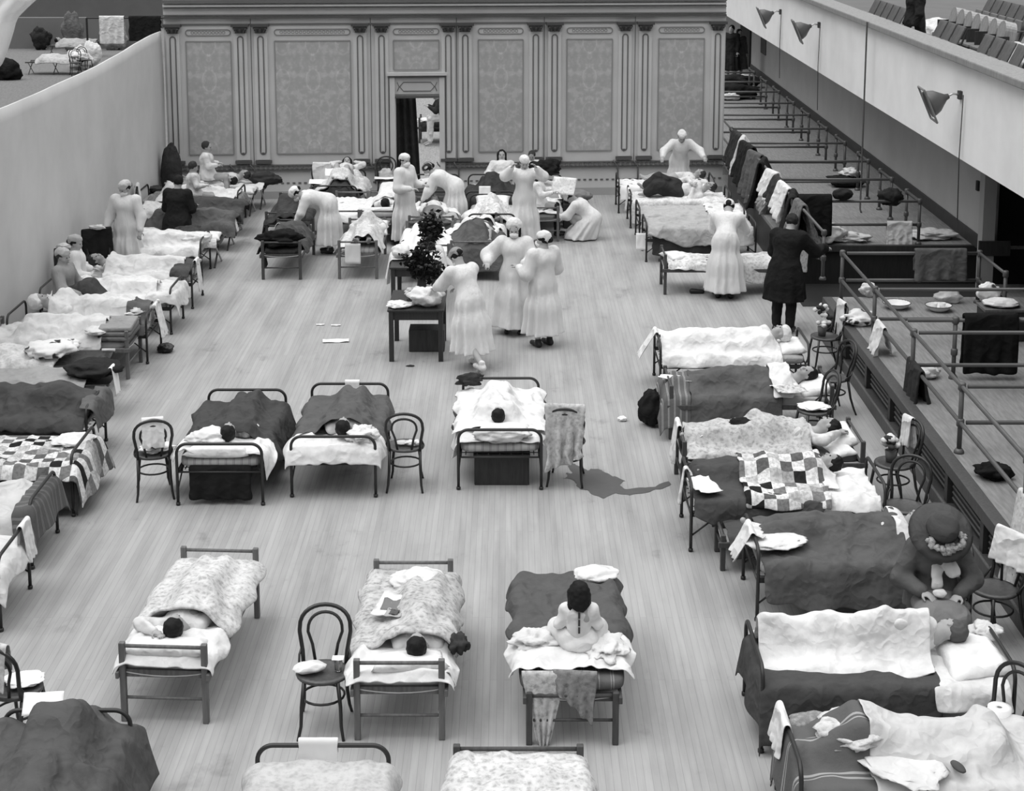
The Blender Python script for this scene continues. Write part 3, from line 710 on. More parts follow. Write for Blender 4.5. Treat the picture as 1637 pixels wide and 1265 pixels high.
def cbed(px, py, corner, rz, label, w=.65, l=1.88, mat=None):
    b = bed_at(corner, px, py, rz, w, l); k = ('c', w, l, (mat or COT).name)
    o = inst(k, lambda: wood_cot(w, l, mat)); put(o, b.loc, rz, label); b.top = .50; b.o = o; return b
def abed(px, py, corner, rz, label, w=.68, l=1.9):
    b = bed_at(corner, px, py, rz, w, l); o = inst(('a', w, l), lambda: army_cot(w, l)); put(o, b.loc, rz, label); b.top = .46; b.o = o; return b
def patient(bed, label, h=1.6, x=0, y=None, hairk='short', hairm=None, arms='down', knee=0.02, roll=0, face=0, gown=True, z=None, skin=None, gmat=None, vox=.014, tilt=.25, legs=True, cap=None, rz=0):
    J = lie(h, knee, roll, arms, .09, face, tilt); y = bed.l/2-.28 if y is None else y; z = bed.top if z is None else z
    off = Vector((x, y, z)); J['head'] = J['head']+Vector((0, 0, .05))
    t = person(label, J, local(bed, x, y, z), bed.rz+rz, skin=skin, vox=vox)
    face_parts(J, t)
    if cap: nurse_cap(J, t, cap)
    if hairk: hair(J, t, hairk, hairm)
    if gown: garment('nightgown', J, t, gmat or SHEET, None, 0, (.068, .06, .043), trs=.128)
    bed.body = bed.body+body_caps(J, off, rz); bed.J = J
    return t
# ================================================================ SETTING
def struct(o, kind='structure'): o['kind'] = kind; return o
XR = 7.61; XB = 6.47; XP = 4.57; ZP = .65; XL = -7.12
struct(MB().box((-4, 42, -.1), (60, 90, .2)).build('floor', M('floor', 163)))
struct(MB().box((-17.3, 58, 0), (20, 44, .012)).build('floor_far_hall_left_shade', M('woody', 122))); struct(MB().box((-1, 60, 0), (12.4, 46, .012)).build('floor_far_hall_shade', M('woody', 150)))  # dark slabs over the floor, the far hall's shade put in their colour
struct(MB().box((6.2, 26.4, 0), (3.3, 2.6, .014)).build('floor_stairwell_shade', M('wood', 40)))  # dark sheet on the floor, stairwell shade painted as its colour
# far end of the big hall
struct(MB().box((-12, 84, 3.5), (70, .3, 7)).build('wall_far', M('plaster', 84)))
struct(MB().box((-14.5, 78, .75), (16, 5, 1.5)).build('trim_1', M('plaster', 112)))      # raised stage apron far behind the partition
struct(MB().box((-13, 80.4, 2.9), (18, .15, 2.8)).build('trim_2', M('cloth', 44)))        # dark hangings over it
# ---- left canvas partition
V = []; Yv = np.linspace(9, 33.95, 60); Zv = np.linspace(0, 1, 18)
def ltop(Y):
    base = 3.50; s = (Y-17)/(33.95-17)
    return base-.10*math.sin(max(0, min(1, s))*math.pi)+.05*math.sin(s*9)*max(0, min(1, s))
for Y in Yv:
    for t in Zv: V.append((XL-.02+.035*math.sin(Y*.9)*t+.02*nz(Y*.7, t*2), Y, t*ltop(Y)))
n = len(Zv); o = mesh_obj('wall_left', V, [(i*n+j, i*n+j+1, (i+1)*n+j+1, (i+1)*n+j) for i in range(59) for j in range(n-1)], M('plaster', 214))
m = o.modifiers.new('t', 'SOLIDIFY'); m.thickness = .03; m.offset = 1; struct(o)
# ---- white drape hanging in the top left corner, behind the partition
poly = [(75, -30), (58, 0), (45, 12), (30, 27), (25, 37), (22, 47), (16, 65), (8, 88), (2, 101), (-8, 112), (-60, 108)]
V = []; Fc = []; nn = len(poly)
cols = 14
for i, (px, py) in enumerate(poly):
    for j in range(cols+1):
        t = j/cols; x = px+(-140-px)*t; q = PY(x, py, 40+.12*math.sin(t*26+i*.25)); V.append(q)
o = mesh_obj('hanging_drape', V, [(i*(cols+1)+j, (i+1)*(cols+1)+j, (i+1)*(cols+1)+j+1, i*(cols+1)+j+1) for i in range(nn-1) for j in range(cols)], M('plain', 250))
o.modifiers.new('t', 'SOLIDIFY').thickness = .04
tag(o, 'large white drape hanging with a curved edge in the top left corner', 'drape')

# ---- back wall : painted canvas flats with pilasters
P0 = F(270, 320); P1 = F(1156, 309); wd = (P1-P0); wd.z = 0; WYAW = math.atan2(wd.y, wd.x); wdn = wd.normalized(); wn_ = Vector((wdn.y, -wdn.x, 0))
P0 = P0-wdn*.0
def WP(px, py, off=0.0):
    d = ray(px, py); o_ = Vector((0, 0, CH)); b = P0+wn_*off; t = (b-o_).dot(wn_)/d.dot(wn_); q = o_+d*t
    return (q-P0).dot(wdn), q.z
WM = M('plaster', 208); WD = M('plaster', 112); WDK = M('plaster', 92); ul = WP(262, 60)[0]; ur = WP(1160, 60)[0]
d0 = WP(634, 250)[0]; d1 = WP(703, 250)[0]; dz = WP(660, 157)[1]
wb = MB(); wb.box(((ul+d0)/2, .05, 3), (d0-ul, .1, 6)); wb.box(((d1+ur)/2, .05, 3), (ur-d1, .1, 6)); wb.box(((d0+d1)/2, .05, (6+dz)/2), (d1-d0, .1, 6-dz))
wall = struct(wb.build('wall_back', WM, None, loc=P0, rz=WYAW))
def wbox(name, u0, u1, z0, z1, t, mat, par=None, bev=0):
    return MB().box(((u0+u1)/2, -t/2, (z0+z1)/2), (abs(u1-u0), t, abs(z1-z0))).build(name, mat, par or wall, bevel=bev)
Z = lambda y: WP(700, y)[1]
# cornice and frieze
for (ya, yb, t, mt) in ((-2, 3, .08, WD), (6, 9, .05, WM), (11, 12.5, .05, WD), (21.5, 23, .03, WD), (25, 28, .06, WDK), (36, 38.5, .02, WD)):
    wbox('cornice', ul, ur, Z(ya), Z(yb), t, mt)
for x in (402, 593, 730, 870, 1015):
    a = WP(x, 100)[0]; wbox('seam', a-.008, a+.008, Z(262), Z(28), .004, WD)
cx = [278, 387, 419, 577, 611, 717, 744, 856, 886, 998, 1030, 1145]
ztop = Z(36); zcb = Z(51); zf0 = Z(56); zf1 = Z(243); zb = Z(252)
for i, x in enumerate(cx):
    u = WP(x, 150)[0]
    if i == 0: u += .02
    MB().box((u, -.03, (zb+zcb)/2), (.27, .06, zcb-zb)).build('pilaster', M('plaster', 208), wall)
    p = wall.children[-1]
    # fluted channel outline
    r = .055; m = MB()
    loop = [(u-r, -.066, zf1+r)]+[(u+r*math.cos(a), -.066, zf0-r+r*math.sin(a)) for a in np.linspace(math.pi, 0, 9)]+[(u+r*math.cos(a), -.066, zf1+r+r*math.sin(a)) for a in np.linspace(0, -math.pi, 9)]
    m.tube(loop, .014, 6, True); m.tube([(u+r*.2*math.cos(a), -.066, zf1+r*.7+r*.4*math.sin(a)) for a in np.linspace(0, -math.pi, 5)], .02, 6); m.build('flute', WD, wall, True)
    m = MB(); h = ztop-zcb
    for k, (w_, a, b) in enumerate(((.20, 0, .3), (.24, .25, .5), (.28, .45, .72), (.36, .7, 1.0))):
        m.box((u, -.05-.012*k, zcb+h*(a+b)/2), (w_, .10+.02*k, h*(b-a)))
    for sx in (-1, 1):
        m.tube([(u+sx*(.13+.035*math.cos(a)), -.12, zcb+h*.72+.035*math.sin(a)) for a in np.linspace(0, 5, 8)], .018, 6)
        m.tube([(u+sx*.07, -.11, zcb+.02), (u+sx*.09, -.13, zcb+h*.4), (u+sx*.12, -.16, zcb+h*.5)], .02, 6)
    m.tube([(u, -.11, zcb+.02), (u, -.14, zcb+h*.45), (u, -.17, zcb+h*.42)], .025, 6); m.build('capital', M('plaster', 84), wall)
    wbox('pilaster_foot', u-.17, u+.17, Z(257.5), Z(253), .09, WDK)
for pr in ((387, 419), (577, 611), (717, 744), (856, 886), (998, 1030)):
    for x in pr:
        u = WP(x, 270)[0]; sgn = 1
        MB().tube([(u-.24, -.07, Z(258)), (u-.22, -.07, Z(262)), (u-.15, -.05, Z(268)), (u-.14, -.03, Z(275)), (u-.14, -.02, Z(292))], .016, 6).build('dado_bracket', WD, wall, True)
# panels
pan = [(300, 371, 0), (441, 561, 0), (765, 836, 0), (906, 978, 0), (1052, 1124, 0), (630, 702, 1)]
for a, b, top in pan:
    u0, u1 = WP(a, 150)[0], WP(b, 150)[0]; z1 = Z(64); z0 = Z(243) if not top else Z(111)
    o = MB().box((0, -.008, 0), (u1-u0, .016, z1-z0)).build('wall_panel', M('damask', 182), wall); o.location = ((u0+u1)/2, 0, (z0+z1)/2)
    m = MB()
    for (x0, x1, y0, y1) in ((u0, u1, z0-.012, z0+.012), (u0, u1, z1-.012, z1+.012), (u0-.012, u0+.012, z0, z1), (u1-.012, u1+.012, z0, z1)):
        m.box(((x0+x1)/2, -.012, (y0+y1)/2), (x1-x0, .024, y1-y0))
    pm = o; q_ = m.build('panel_moulding', M('plaster', 150), pm); q_.location = -Vector(pm.location)
    zc = Z(50); r = .06; lo = [(u0+r+r*math.cos(t), -.01, zc+r*math.sin(t)) for t in np.linspace(math.pi/2, 3*math.pi/2, 9)]+[(u1-r+r*math.cos(t), -.01, zc+r*math.sin(t)) for t in np.linspace(-math.pi/2, math.pi/2, 9)]
    m = MB().tube(lo, .01, 6, True); k = int((u1-u0)/.09)
    for i in range(k): m.tube([(u0+.1+(u1-u0-.2)*(i+.5)/k+.03*math.cos(t), -.006, zc+.03*math.sin(t)) for t in np.linspace(0, 2*math.pi, 7)[:-1]], .005, 4, True)
    m.build('cartouche', M('plaster', 138), wall)
# dado with bead moulding
for (u0, u1) in ((ul, d0-.12), (d1+.12, ur)):
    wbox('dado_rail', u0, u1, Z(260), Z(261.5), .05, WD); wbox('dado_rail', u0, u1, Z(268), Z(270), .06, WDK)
    m = MB(); k = int((u1-u0)/.1)
    for i in range(k): m.box((u0+(i+.5)*.1, -.035, Z(265)), (.05, .03, .05))
    m.build('bead_moulding', WD, wall)
    m = MB(); k = int((u1-u0)/.12)
    for i in range(k): m.box((u0+(i+.5)*.12, -.004, Z(290)), (.06, .012, .035))
    m.build('dado_line', WD, wall); wbox('skirting', u0, u1, 0, .16, .025, M('plaster', 170))
# door surround
for (x0, x1, z0, z1, t, mt) in ((d0-.13, d0-.02, 0, Z(118), .07, WM), (d1+.0, d1+.11, 0, Z(118), .07, WM), (d0-.18, d1+.16, Z(120), Z(115), .11, WM), (d0-.14, d1+.12, Z(123), Z(120.5), .09, WDK), (d0-.02, d1, Z(156), Z(153), .08, WDK), (d0-.02, d1, Z(150), Z(124), .03, M('plaster', 196)), (d0-.155, d0-.135, 0, Z(118), .08, WDK), (d1+.115, d1+.135, 0, Z(118), .08, WDK)):
    wbox('door_surround', x0, x1, z0, z1, t, mt)
m = MB(); a, b = d0+.08, d1-.1; zz0, zz1 = Z(145), Z(131); c = .08
m.tube([(a, -.034, (zz0+zz1)/2), (a+c, -.034, zz1), (b-c, -.034, zz1), (b, -.034, (zz0+zz1)/2), (b-c, -.034, zz0), (a+c, -.034, zz0)], .009, 6, True)
m.tube([(a-.05, -.034, zz1), (a-.01, -.034, (zz0+zz1)/2), (a-.05, -.034, zz0)], .008, 6); m.tube([(b+.05, -.034, zz1), (b+.01, -.034, (zz0+zz1)/2), (b+.05, -.034, zz0)], .008, 6); m.build('door_plaque', WD, wall, True)
# dark curtain drawn across the left half of the doorway
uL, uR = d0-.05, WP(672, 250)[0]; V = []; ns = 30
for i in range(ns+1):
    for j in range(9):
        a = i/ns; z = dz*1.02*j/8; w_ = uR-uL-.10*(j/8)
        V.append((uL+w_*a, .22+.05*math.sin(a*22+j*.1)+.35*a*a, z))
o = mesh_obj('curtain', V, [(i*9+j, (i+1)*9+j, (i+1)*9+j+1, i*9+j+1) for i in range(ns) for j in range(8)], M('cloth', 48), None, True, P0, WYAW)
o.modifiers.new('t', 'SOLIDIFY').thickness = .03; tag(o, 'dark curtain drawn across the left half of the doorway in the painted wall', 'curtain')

# ---- right side: raised platforms
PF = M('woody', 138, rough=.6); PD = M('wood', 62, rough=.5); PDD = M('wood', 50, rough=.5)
Yn = F(1340, 475, ZP).y; Yf = F(1300, 393, ZP).y
struct(MB().box(((XP+XR+6)/2, (6+Yn)/2, ZP-.03), (XR+6-XP, Yn-6, .06)).build('floor_near_platform', PF))
struct(MB().box(((XP-.05+XR+2)/2, (Yf+84)/2, ZP-.03), (XR+2-XP+.05, 84-Yf, .06)).build('floor_far_platform', PF))
face = MB().box((XP+.06, (6+Yn)/2, (ZP-.06)/2), (.06, Yn-6, ZP-.06)); face.box((XP+3.1, Yn-.05, ZP/2-.03), (6, .06, ZP-.06))
face.box((XP-.02, (Yf+34)/2, ZP/2-.03), (.06, 34-Yf, ZP-.06))
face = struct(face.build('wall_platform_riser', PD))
struct(MB().box((XP+1.6, Yf+.04, ZP/2-.03), (3.2, .06, ZP-.06)).build('wall_stairwell_shade', M('wood', 34)))  # face darkened in its colour to hold the stairwell shadow
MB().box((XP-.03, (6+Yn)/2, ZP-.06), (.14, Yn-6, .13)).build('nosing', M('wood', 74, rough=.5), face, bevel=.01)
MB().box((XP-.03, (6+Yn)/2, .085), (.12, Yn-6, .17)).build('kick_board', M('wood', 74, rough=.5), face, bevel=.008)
MB().box((XP-.085, (6+Yn)/2, .17), (.02, Yn-6, .015)).build('kick_highlight', M('wood', 110, rough=.4), face)  # lighter strip paints the highlight line along the ledge
MB().box((XP+1.6, Yf-.0, ZP-.04), (3.2, .1, .1)).build('nosing', PDD, face)
y = Yn-.15
while y > 7:
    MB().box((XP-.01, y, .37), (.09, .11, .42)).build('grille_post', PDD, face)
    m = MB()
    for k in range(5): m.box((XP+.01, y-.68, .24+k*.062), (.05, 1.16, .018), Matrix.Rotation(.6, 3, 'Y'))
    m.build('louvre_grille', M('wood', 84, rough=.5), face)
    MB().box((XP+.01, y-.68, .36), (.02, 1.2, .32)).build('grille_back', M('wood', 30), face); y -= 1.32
# ---- side wall, soffit and balcony front
Ypl = PX(1578, 300, XR).y
wr = struct(MB().box((XR+.1, (Ypl+62)/2, 1.62), (.2, 62-Ypl, 1.95)).build('wall_right', M('plaster', 184)))
MB().box((XR-.015, (Ypl+62)/2, ZP+.11), (.03, 62-Ypl, .22)).build('baseboard', M('wood', 60, rough=.5), wr)
MB().box((XR+.02, Ypl-.02, 1.3), (.2, .25, 2.6)).build('pier', M('plaster', 170), wr)
MB().box((XR+.12, Ypl-.15, ZP+.1), (.5, .06, .24)).build('baseboard', M('wood', 50), wr)
yy = PX(1565, 297, XR).y; MB().box((XR-.02, yy, PX(1565, 297, XR).z), (.04, .10, .16)).build('light_switch', M('gloss', 45), wr)
for px in (1203,):
    yy = PX(px+6, 90, XR).y; MB().box((XR-.03, yy+2.2, 1.75), (.06, 2.2, 2.2)).build('side_door', M('wood', 44), wr)
yy = PX(1222, 60, XR).y; MB().box((XR-.02, yy, 2.05), (.04, .9, 1.2)).build('wall_board', M('plaster', 100), wr)
struct(MB().box((XR+3.6, (6+Ypl)/2+5, 1.3), (.2, Ypl+6, 2.6)).build('wall_corridor_shade', M('plaster', 52)))  # plaster darkened in colour because the corridor is unlit
struct(MB().box(((XR+XR+3.6)/2, Ypl+.6, 1.3), (3.4, .2, 2.6)).build('wall_corridor_end_shade', M('plaster', 46)))  # same unlit darkness painted into the end wall
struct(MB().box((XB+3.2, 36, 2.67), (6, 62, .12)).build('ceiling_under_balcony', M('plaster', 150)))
ZT = 4.03; ZB0 = 2.59
bal = struct(MB().box((XB+.08, 36, (ZT+ZB0)/2), (.16, 62, ZT-ZB0)).build('wall_balcony_front', M('plaster', 246)))
MB().box((XB+.10, 36, ZT+.0), (.46, 62, .11)).build('coping', M('wood', 150, rough=.55), bal, bevel=.02)
struct(MB().box((XB+5.2, 36, 3.10), (10, 62, .1)).build('floor_balcony', M('plaster', 112)))
# ---- pipe railings on the platforms
ZU, ZL_ = 1.37, .98; XN = 4.67; XF = 6.7
def rail(name_label, paths, posts, loc=(0, 0, 0)):
    t = thing('pipe_railing', name_label, 'railing')
    for p in paths:
        MB().tube(p, .023, 10).build('rail', PIPE, t, True)
    for (x, y) in posts:
        m = MB().tube([(x, y, ZP+.0), (x, y, ZU)], .026, 10)
        for z in (ZU, ZL_): m.lathe([(.03, -.045), (.042, -.03), (.042, .03), (.03, .045)], (x, y, z), 10)
        po = m.build('post', PIPE, t, True); MB().lathe([(.055, 0), (.055, .02), (.035, .05)], (x, y, ZP), 12).build('flange', PIPE, po, True)
    return t
yn = lambda y: F(817, y, ZU).y
near = [yn(405), yn(463), yn(532), yn(618), yn(735), yn(890)]
rail('long double pipe railing along the edge of the near platform', [[(XN, near[0], ZU), (XN, 10, ZU)], [(XN, near[0], ZL_), (XN, 10, ZL_)]], [(XN, y) for y in near])
words = ['at the back edge beside the stairwell', 'just behind the dark hanging coat', 'across the middle with the coat on it', 'next nearer across the platform', 'nearest across the platform', 'at the lower right corner']
for i, y in enumerate(near):
    xe = 6.6 if i == 0 else 11
    pp = [(xe, y)] if i == 0 else []
    rail('pipe cross rail of near platform, '+words[i], [[(XN+.06, y, ZU), (xe, y, ZU)], [(XN+.06, y, ZL_), (xe, y, ZL_)]], pp)
yb = F(817, 438, ZU).y
rail('short return railing at right end of the stairwell', [[(6.6, near[0]-.03, ZU), (6.6, yb, ZU)], [(6.6, near[0]-.03, ZL_), (6.6, yb, ZL_)]], [(6.6, yb)])
far = [322, 287, 258, 229, 206, 184, 165, 147, 131, 116]
fy = [yn(v) for v in far]
rail('long double pipe railing along the far platform edge, hung with clothes', [[(XN, yn(372), ZU), (XN, fy[-1], ZU)], [(XN, yn(372), ZL_), (XN, fy[-1], ZL_)]], [(XN, y) for y in fy[:6]]+[(XN, yn(372))])
ord_ = ['nearest', 'second', 'third', 'fourth', 'fifth', 'sixth', 'seventh', 'eighth', 'ninth', 'tenth']
for i, y in enumerate(fy):
    e = .9
    rail('%s pipe cross rail receding along the far platform' % ord_[i], [[(XN+.03, y, ZU), (XF-.06, y, ZU), (XF, y+.06, ZU), (XF, y+e, ZU)], [(XN+.03, y, ZL_), (XF-.03, y, ZL_)]], [(XF, y), (XF, y+e)])
# ---- funnel lamps on the balcony front
def lamp(px, py, sc_, label, bx, by, flip=0):
    p = PX(bx, by, XB-.0); t = thing('flood_lamp', label, 'lamp', p)
    arm = Vector((-.10, 0, .0)); q = Vector((-.28, .0, -.10))*1.0
    MB().tube([(0, 0, 0), (-.12, 0, .02), (-.22, 0, -.03)], .016, 8).build('arm', STEEL, t, True)
    MB().box((-.02, 0, 0), (.05, .12, .12)).build('bracket', M('metal', 70), t)
    d = Vector((-.78, .05, -.34)).normalized(); R = d.to_track_quat('Z', 'Y').to_matrix(); c = Vector((-.2, 0, -.02))
    m = MB().lathe([(.035, -.02), (.05, .03), (.10, .09), (.16, .16), (.19, .24), (.20, .30), (.19, .30), (.15, .17), (.02, .08)], c, 24, R=R); rf = m.build('reflector', M('gloss', 88, rough=.4), t, True)
    m = MB()
    e = c+R @ Vector((0, 0, .30)); 
    for a, b in (((-.25, -.25), (.25, -.25)), ((.25, -.25), (.25, .25)), ((.25, .25), (-.25, .25)), ((-.25, .25), (-.25, -.25))):
        m.tube([e+R @ Vector((a[0], a[1], 0)), e+R @ Vector((b[0], b[1], 0))], .016, 6)
    m.build('filter_frame', M('metal', 120), rf)
    return t
lamp(0, 0, 1, 'nearest funnel lamp on balcony front, with square frame', 1537, 152); lamp(0, 0, 1, 'middle funnel lamp on the balcony front', 1311, 40); lamp(0, 0, 1, 'farthest funnel lamp on the balcony front', 1249, 19)
def cable(name, pts, label, r=.008):
    tag(MB().tube(pts, r, 6).build(name, M('gloss', 70), smooth=True), label, 'cable')
for (xt, yt, xb_, yb_, lb) in ((1311, 40, 1309, 178, 'thin cable hanging from the middle funnel lamp'), (1249, 19, 1246, 125, 'thin cable hanging from the farthest funnel lamp'), (1540, 152, 1530, 352, 'cable hanging from the nearest funnel lamp')):
    a = PX(xt, yt, XB-.04); b = PX(xb_, yb_, XB-.04); b.x = a.x; b.y = a.y; cable('cable', [a, (a+b)/2+Vector((-.01, .03, 0)), b], lb)
a = PX(1386, 38, XB-.16); cable('cable', [a+Vector((.3, 0, .02)), a+Vector((.0, 0, .03)), Vector((a.x, a.y, ZP+.05)), Vector((a.x, a.y-.1, ZP+.01))], 'long cable hanging from the balcony coping down to the platform', .016)
# ---- theatre seats on the balcony
def seat():
    t = thing('theatre_seat', None, 'seat'); w = .5
    mt = M('wood', 100, rough=.45)
    R = Matrix.Rotation(.28, 3, 'Y')
    V = []; n = 8
    for i in range(n+1):
        for j in range(2):
            a = i/n; V.append((.30*a+.08*math.sin(a*math.pi)*0, (j-.5)*(w-.05), .42+.62*a))
    o = mesh_obj('backrest', V, [(i*2, i*2+1, i*2+3, i*2+2) for i in range(n)], mt, t); m = o.modifiers.new('s', 'SOLIDIFY'); m.thickness = .035
    m = o.modifiers.new('b', 'BEVEL'); m.width = .012; m.segments = 2
    MB().box((-.02, 0, .62), (.045, w-.09, .40), Matrix.Rotation(.2, 3, 'Y')).build('seat', M('wood', 124, rough=.45), t, bevel=.02)
    for s in (-1, 1):
        m = MB().tube([(.1, s*w/2, 0), (.08, s*w/2, .4), (.30, s*w/2, 1.0)], .016, 6); m.build('side_frame', IRON, t); MB().box((-.06, s*w/2, .62), (.34, .045, .03)).build('armrest', M('wood', 90, rough=.4), t, bevel=.008)
    return t
def seatat(x, y, z, label, group):
    o = inst('seat', seat); put(o, (x, y, z), 0, label, group); o.scale = (1, 1, 1); return o
Y1 = lambda px: PX(px, PX and 60, 7.35).y
zr = 3.15
def seaty(px, X): return CF*X/(px-CCX)/math.cos(CTH)*.985
def round_seat():
    t = thing('theatre_seat', None, 'seat'); w = .5; n = 10
    poly = [(-w/2+.02, .5)]+[(-(w/2-.02)*math.cos(math.pi*i/n), .84+.16*math.sin(math.pi*i/n)) for i in range(n+1)]+[(w/2-.02, .5)]
    T = Matrix.Rotation(.2, 4, 'Y') @ Matrix(((0, 0, 1, .1), (1, 0, 0, 0), (0, 1, 0, 0), (0, 0, 0, 1)))
    MB().prism(poly, -.10, .10, T).build('backrest', M('wood', 160, rough=.5), t)
    MB().box((.0, 0, .45), (.36, w-.06, .06)).build('seat', M('wood', 120, rough=.5), t, bevel=.02)
    for s in (-1, 1): MB().box((.08, s*w/2, .36), (.3, .03, .72)).build('side_frame', M('wood', 50), t)
    return t
def seatat(x, y, label, group, mk=seat, key='seat'):
    o = inst(key, mk); put(o, (x, y, zr), 0, label, group)
nth = ['nearest', 'second nearest', 'third nearest', 'fourth nearest', 'fifth nearest', 'sixth nearest', 'seventh nearest', 'farthest']
y0_ = seaty(1605, 7.3)
for k in range(4): seatat(7.12, y0_-.1+.56*(k-1), '%s dark tip-up theatre seat in the balcony front row' % nth[k], 'front row balcony seats')
y0_ = seaty(1528, 7.3)
for k in range(3): seatat(7.12, y0_+.56*k, '%s of the three dark seats beside the dark figure on the balcony' % nth[k], 'three front row seats right of the dark figure')
y0_ = seaty(1436, 7.3)
for k in range(5): seatat(7.12, y0_+.56*k, '%s of the dark balcony seats left of the dark figure' % nth[k], 'balcony seats left of the dark figure')
y0_ = seaty(1600, 8.6)
for k in range(7): seatat(8.45, y0_+.54*k, '%s round-topped seat in the second balcony row' % nth[k], 'second row balcony seats', round_seat, 'rseat')
y0_ = seaty(1640, 9.7)
for k in range(6): seatat(9.55, y0_+.54*k, '%s seat in the third balcony row at the top edge' % nth[k], 'third row balcony seats')
# ================================================================ BEDS : right-hand row (heads to the right)
RR, LR, NR = -math.pi/2, math.pi/2, math.pi
FS = M('stripe', 88, 150, 6)
def D(b, label, mat, v, drops=(.1, .1), cat='blanket', name=None, **k):
    return drape(name or cat.replace(' ', '_'), b, label, cat, mat, v, drops, zt=k.pop('zt', b.top), **k)
# -- bed filling the lower right corner
b = mbed(1243, 1263, (-1, -1), RR, 'iron bed filling the bottom right corner under a white hump'); mattress(b, 'ticking mattress of the bed in the bottom right corner')
J = lie(1.65, .25); b.body = body_caps(J, Vector((0, b.l/2-.3, b.top)))
D(b, 'dark striped blanket hanging off the foot of the bottom right bed', M('stripex', 96, 160, 4), (-.94, -.3), (.3, .35), foot=.42, seed=3)
b1 = b; b.body2 = b.body
D(b, 'large white blanket humped over a sleeper at the bottom right', CREAM, (-.45, 1.0), (.12, .1), seed=5, off=.03, wrk=.03, cat='blanket')
heap('cushion', local(b, -.20, -.76, .60), 'small patterned cushion on the foot of the bottom right bed', 'cushion', M('floral', 130, 190), (.34, .22, .13), 2, 0, .15)
heap('nightgown', local(b, -.02, -.50, .63), 'crumpled pale fluffy gown on the bottom right bed', 'gown', M('floral', 225, 165), (.55, .5, .16), 4, .5, .3)
hang('towel', local(b, -.22, -.965, .70), b.rz, 'white cloth hung over the foot rail at the bottom right', 'cloth', WHITE, .36, .24, .14, seed=2)
heap('sheet', local(b, .2, -.25, .60), 'flat white folded sheet on the near side of the bottom right bed', 'sheet', SHEET, (.5, .8, .05), 8, .4, .25)
MB().lathe([(.001, 0), (.032, .004), (.036, .012), (.032, .022), (.001, .028)], (0, 0, 0), 20, 1.0, 2.3).build('spectacle_case', M('gloss', 70), None, True, 0, local(b, .36, .12, .63), -1.3-math.pi/2)
tag(bpy.data.objects['spectacle_case'], 'small dark oval spectacle case lying on white bedding at bottom right', 'case')
# -- bed of the patient in white
b = mbed(1190, 1112, (-1, -1), RR, 'iron bed of the patient lying in white at lower right'); mattress(b, 'mattress under the patient lying in white', mat=M('cloth', 215))
D(b, 'white under-sheet at the head of the bed of the patient in white', SHEET, (.35, .93), (.12, .16), cat='sheet', seed=4)
patient(b, 'person lying on the side in a white gown, back of the grey-brown head to us', 1.5, -.12, .62, 'short', M('wool', 88), 'down', .06, roll=-1.2, z=.55, gmat=WHITE, vox=.01)
bd = b.body; b.body = []
D(b, 'dark grey wool blanket with folded stripes hanging down beside the patient in white', M('wool', 74), (-.94, .42), (.2, .44), foot=.34, seed=7, dr=[1, 1, 1.05, .95], flare=.03, wrk=.012, fr=2, off=.012)
b.body = bd
D(b, 'white quilted cover tucked around the patient in white', WHITE, (-.93, .40), (.02, .06), u=(-.40, .22), cat='cover', seed=9, off=.04, dr=[3.2, 2.4, .8, .2], wrk=.032)
pillow(b, -.02, .74, .55, 'large white pillow under the grey-brown head at lower right', (.72, .50, .17), .05, .12, seed=3)
heap('cloth_bundle', local(b, -.28, .93, .58), 'crumpled white cloth at the pillow corner by the right edge', 'cloth', SHEET, (.22, .2, .12), 13, 0, .5)
sheetpaper(local(b, -.22, -.62, .66), b.rz+.1, 'white paper sheet lying on the feet of the patient in white', (.30, .2), .01)
bR2 = b
# -- bed beside the person in the brimmed hat
b = mbed(1210, 993, (1, -1), RR, 'iron bed beside the seated person in the brimmed hat'); mattress(b, 'mattress of the bed beside the person in the brimmed hat')
patient(b, 'person with dark hair asleep behind the person in the brimmed hat', 1.6, -.18, .62, 'short', HAIR, 'down', .03)
D(b, 'dark wool blanket draped to the floor beside the person in the brimmed hat', MG, (-.9, .42), (.15, .42), foot=.0, seed=12, dr=[.7, 1, 1, .9], wrk=.03, off=.01)
D(b, 'white turned-down sheet behind the brimmed hat', WHITE, (.36, .6), (.1, .1), u=(-.42, .2), cat='sheet', seed=6, off=.03)
pillow(b, -.25, .80, .60, 'plump white pillow with pointed corner behind the brimmed hat', (.62, .42, .2), .2, .55, seed=4)
hang('towel', local(b, .03, -.965, .70), b.rz, 'white towel hung over the foot rail beside a dark blanket', 'towel', WHITE, .34, .26, .03, seed=5, spread=.14)
heap('folded_sheet', local(b, .08, -.74, .58), 'white folded sheet lying inside the foot rail on the dark blanket', 'sheet', WHITE, (.55, .40, .08), 9, .3, .3)
# -- low bed with the toilet roll
b = bed_at((1, -1), 1155, 912, RR, .46, 1.7); o = inst('low', lambda: wood_cot(.46, 1.7, COTD, .36, .30)); put(o, b.loc, b.rz, 'low cot under a dark blanket behind the brimmed hat bed'); b.top = .33
D(b, 'dark blanket over the low cot that holds the toilet roll', MDG, (-.8, .85), (.08, .2), seed=15, zt=.33)
def roll(p, label, r=.065, h=.11, tilt=1.5, rz=0):
    t = thing('paper_roll', label, 'toilet roll', p, rz)
    m = MB().lathe([(.02, 0), (r, 0), (r, h), (.02, h), (.02, 0)], (0, 0, 0), 24, R=Matrix.Rotation(tilt, 3, 'X')); m.build('roll', PAPER, t, True)
    MB().lathe([(.018, .004), (.021, .004), (.021, h-.004), (.018, h-.004)], (0, 0, 0), 16, R=Matrix.Rotation(tilt, 3, 'X')).build('core', M('plain', 110), t, True)
    return t
pp = PX(1402, 842, 3.42); bb = local(b, -.0, .76, .41)
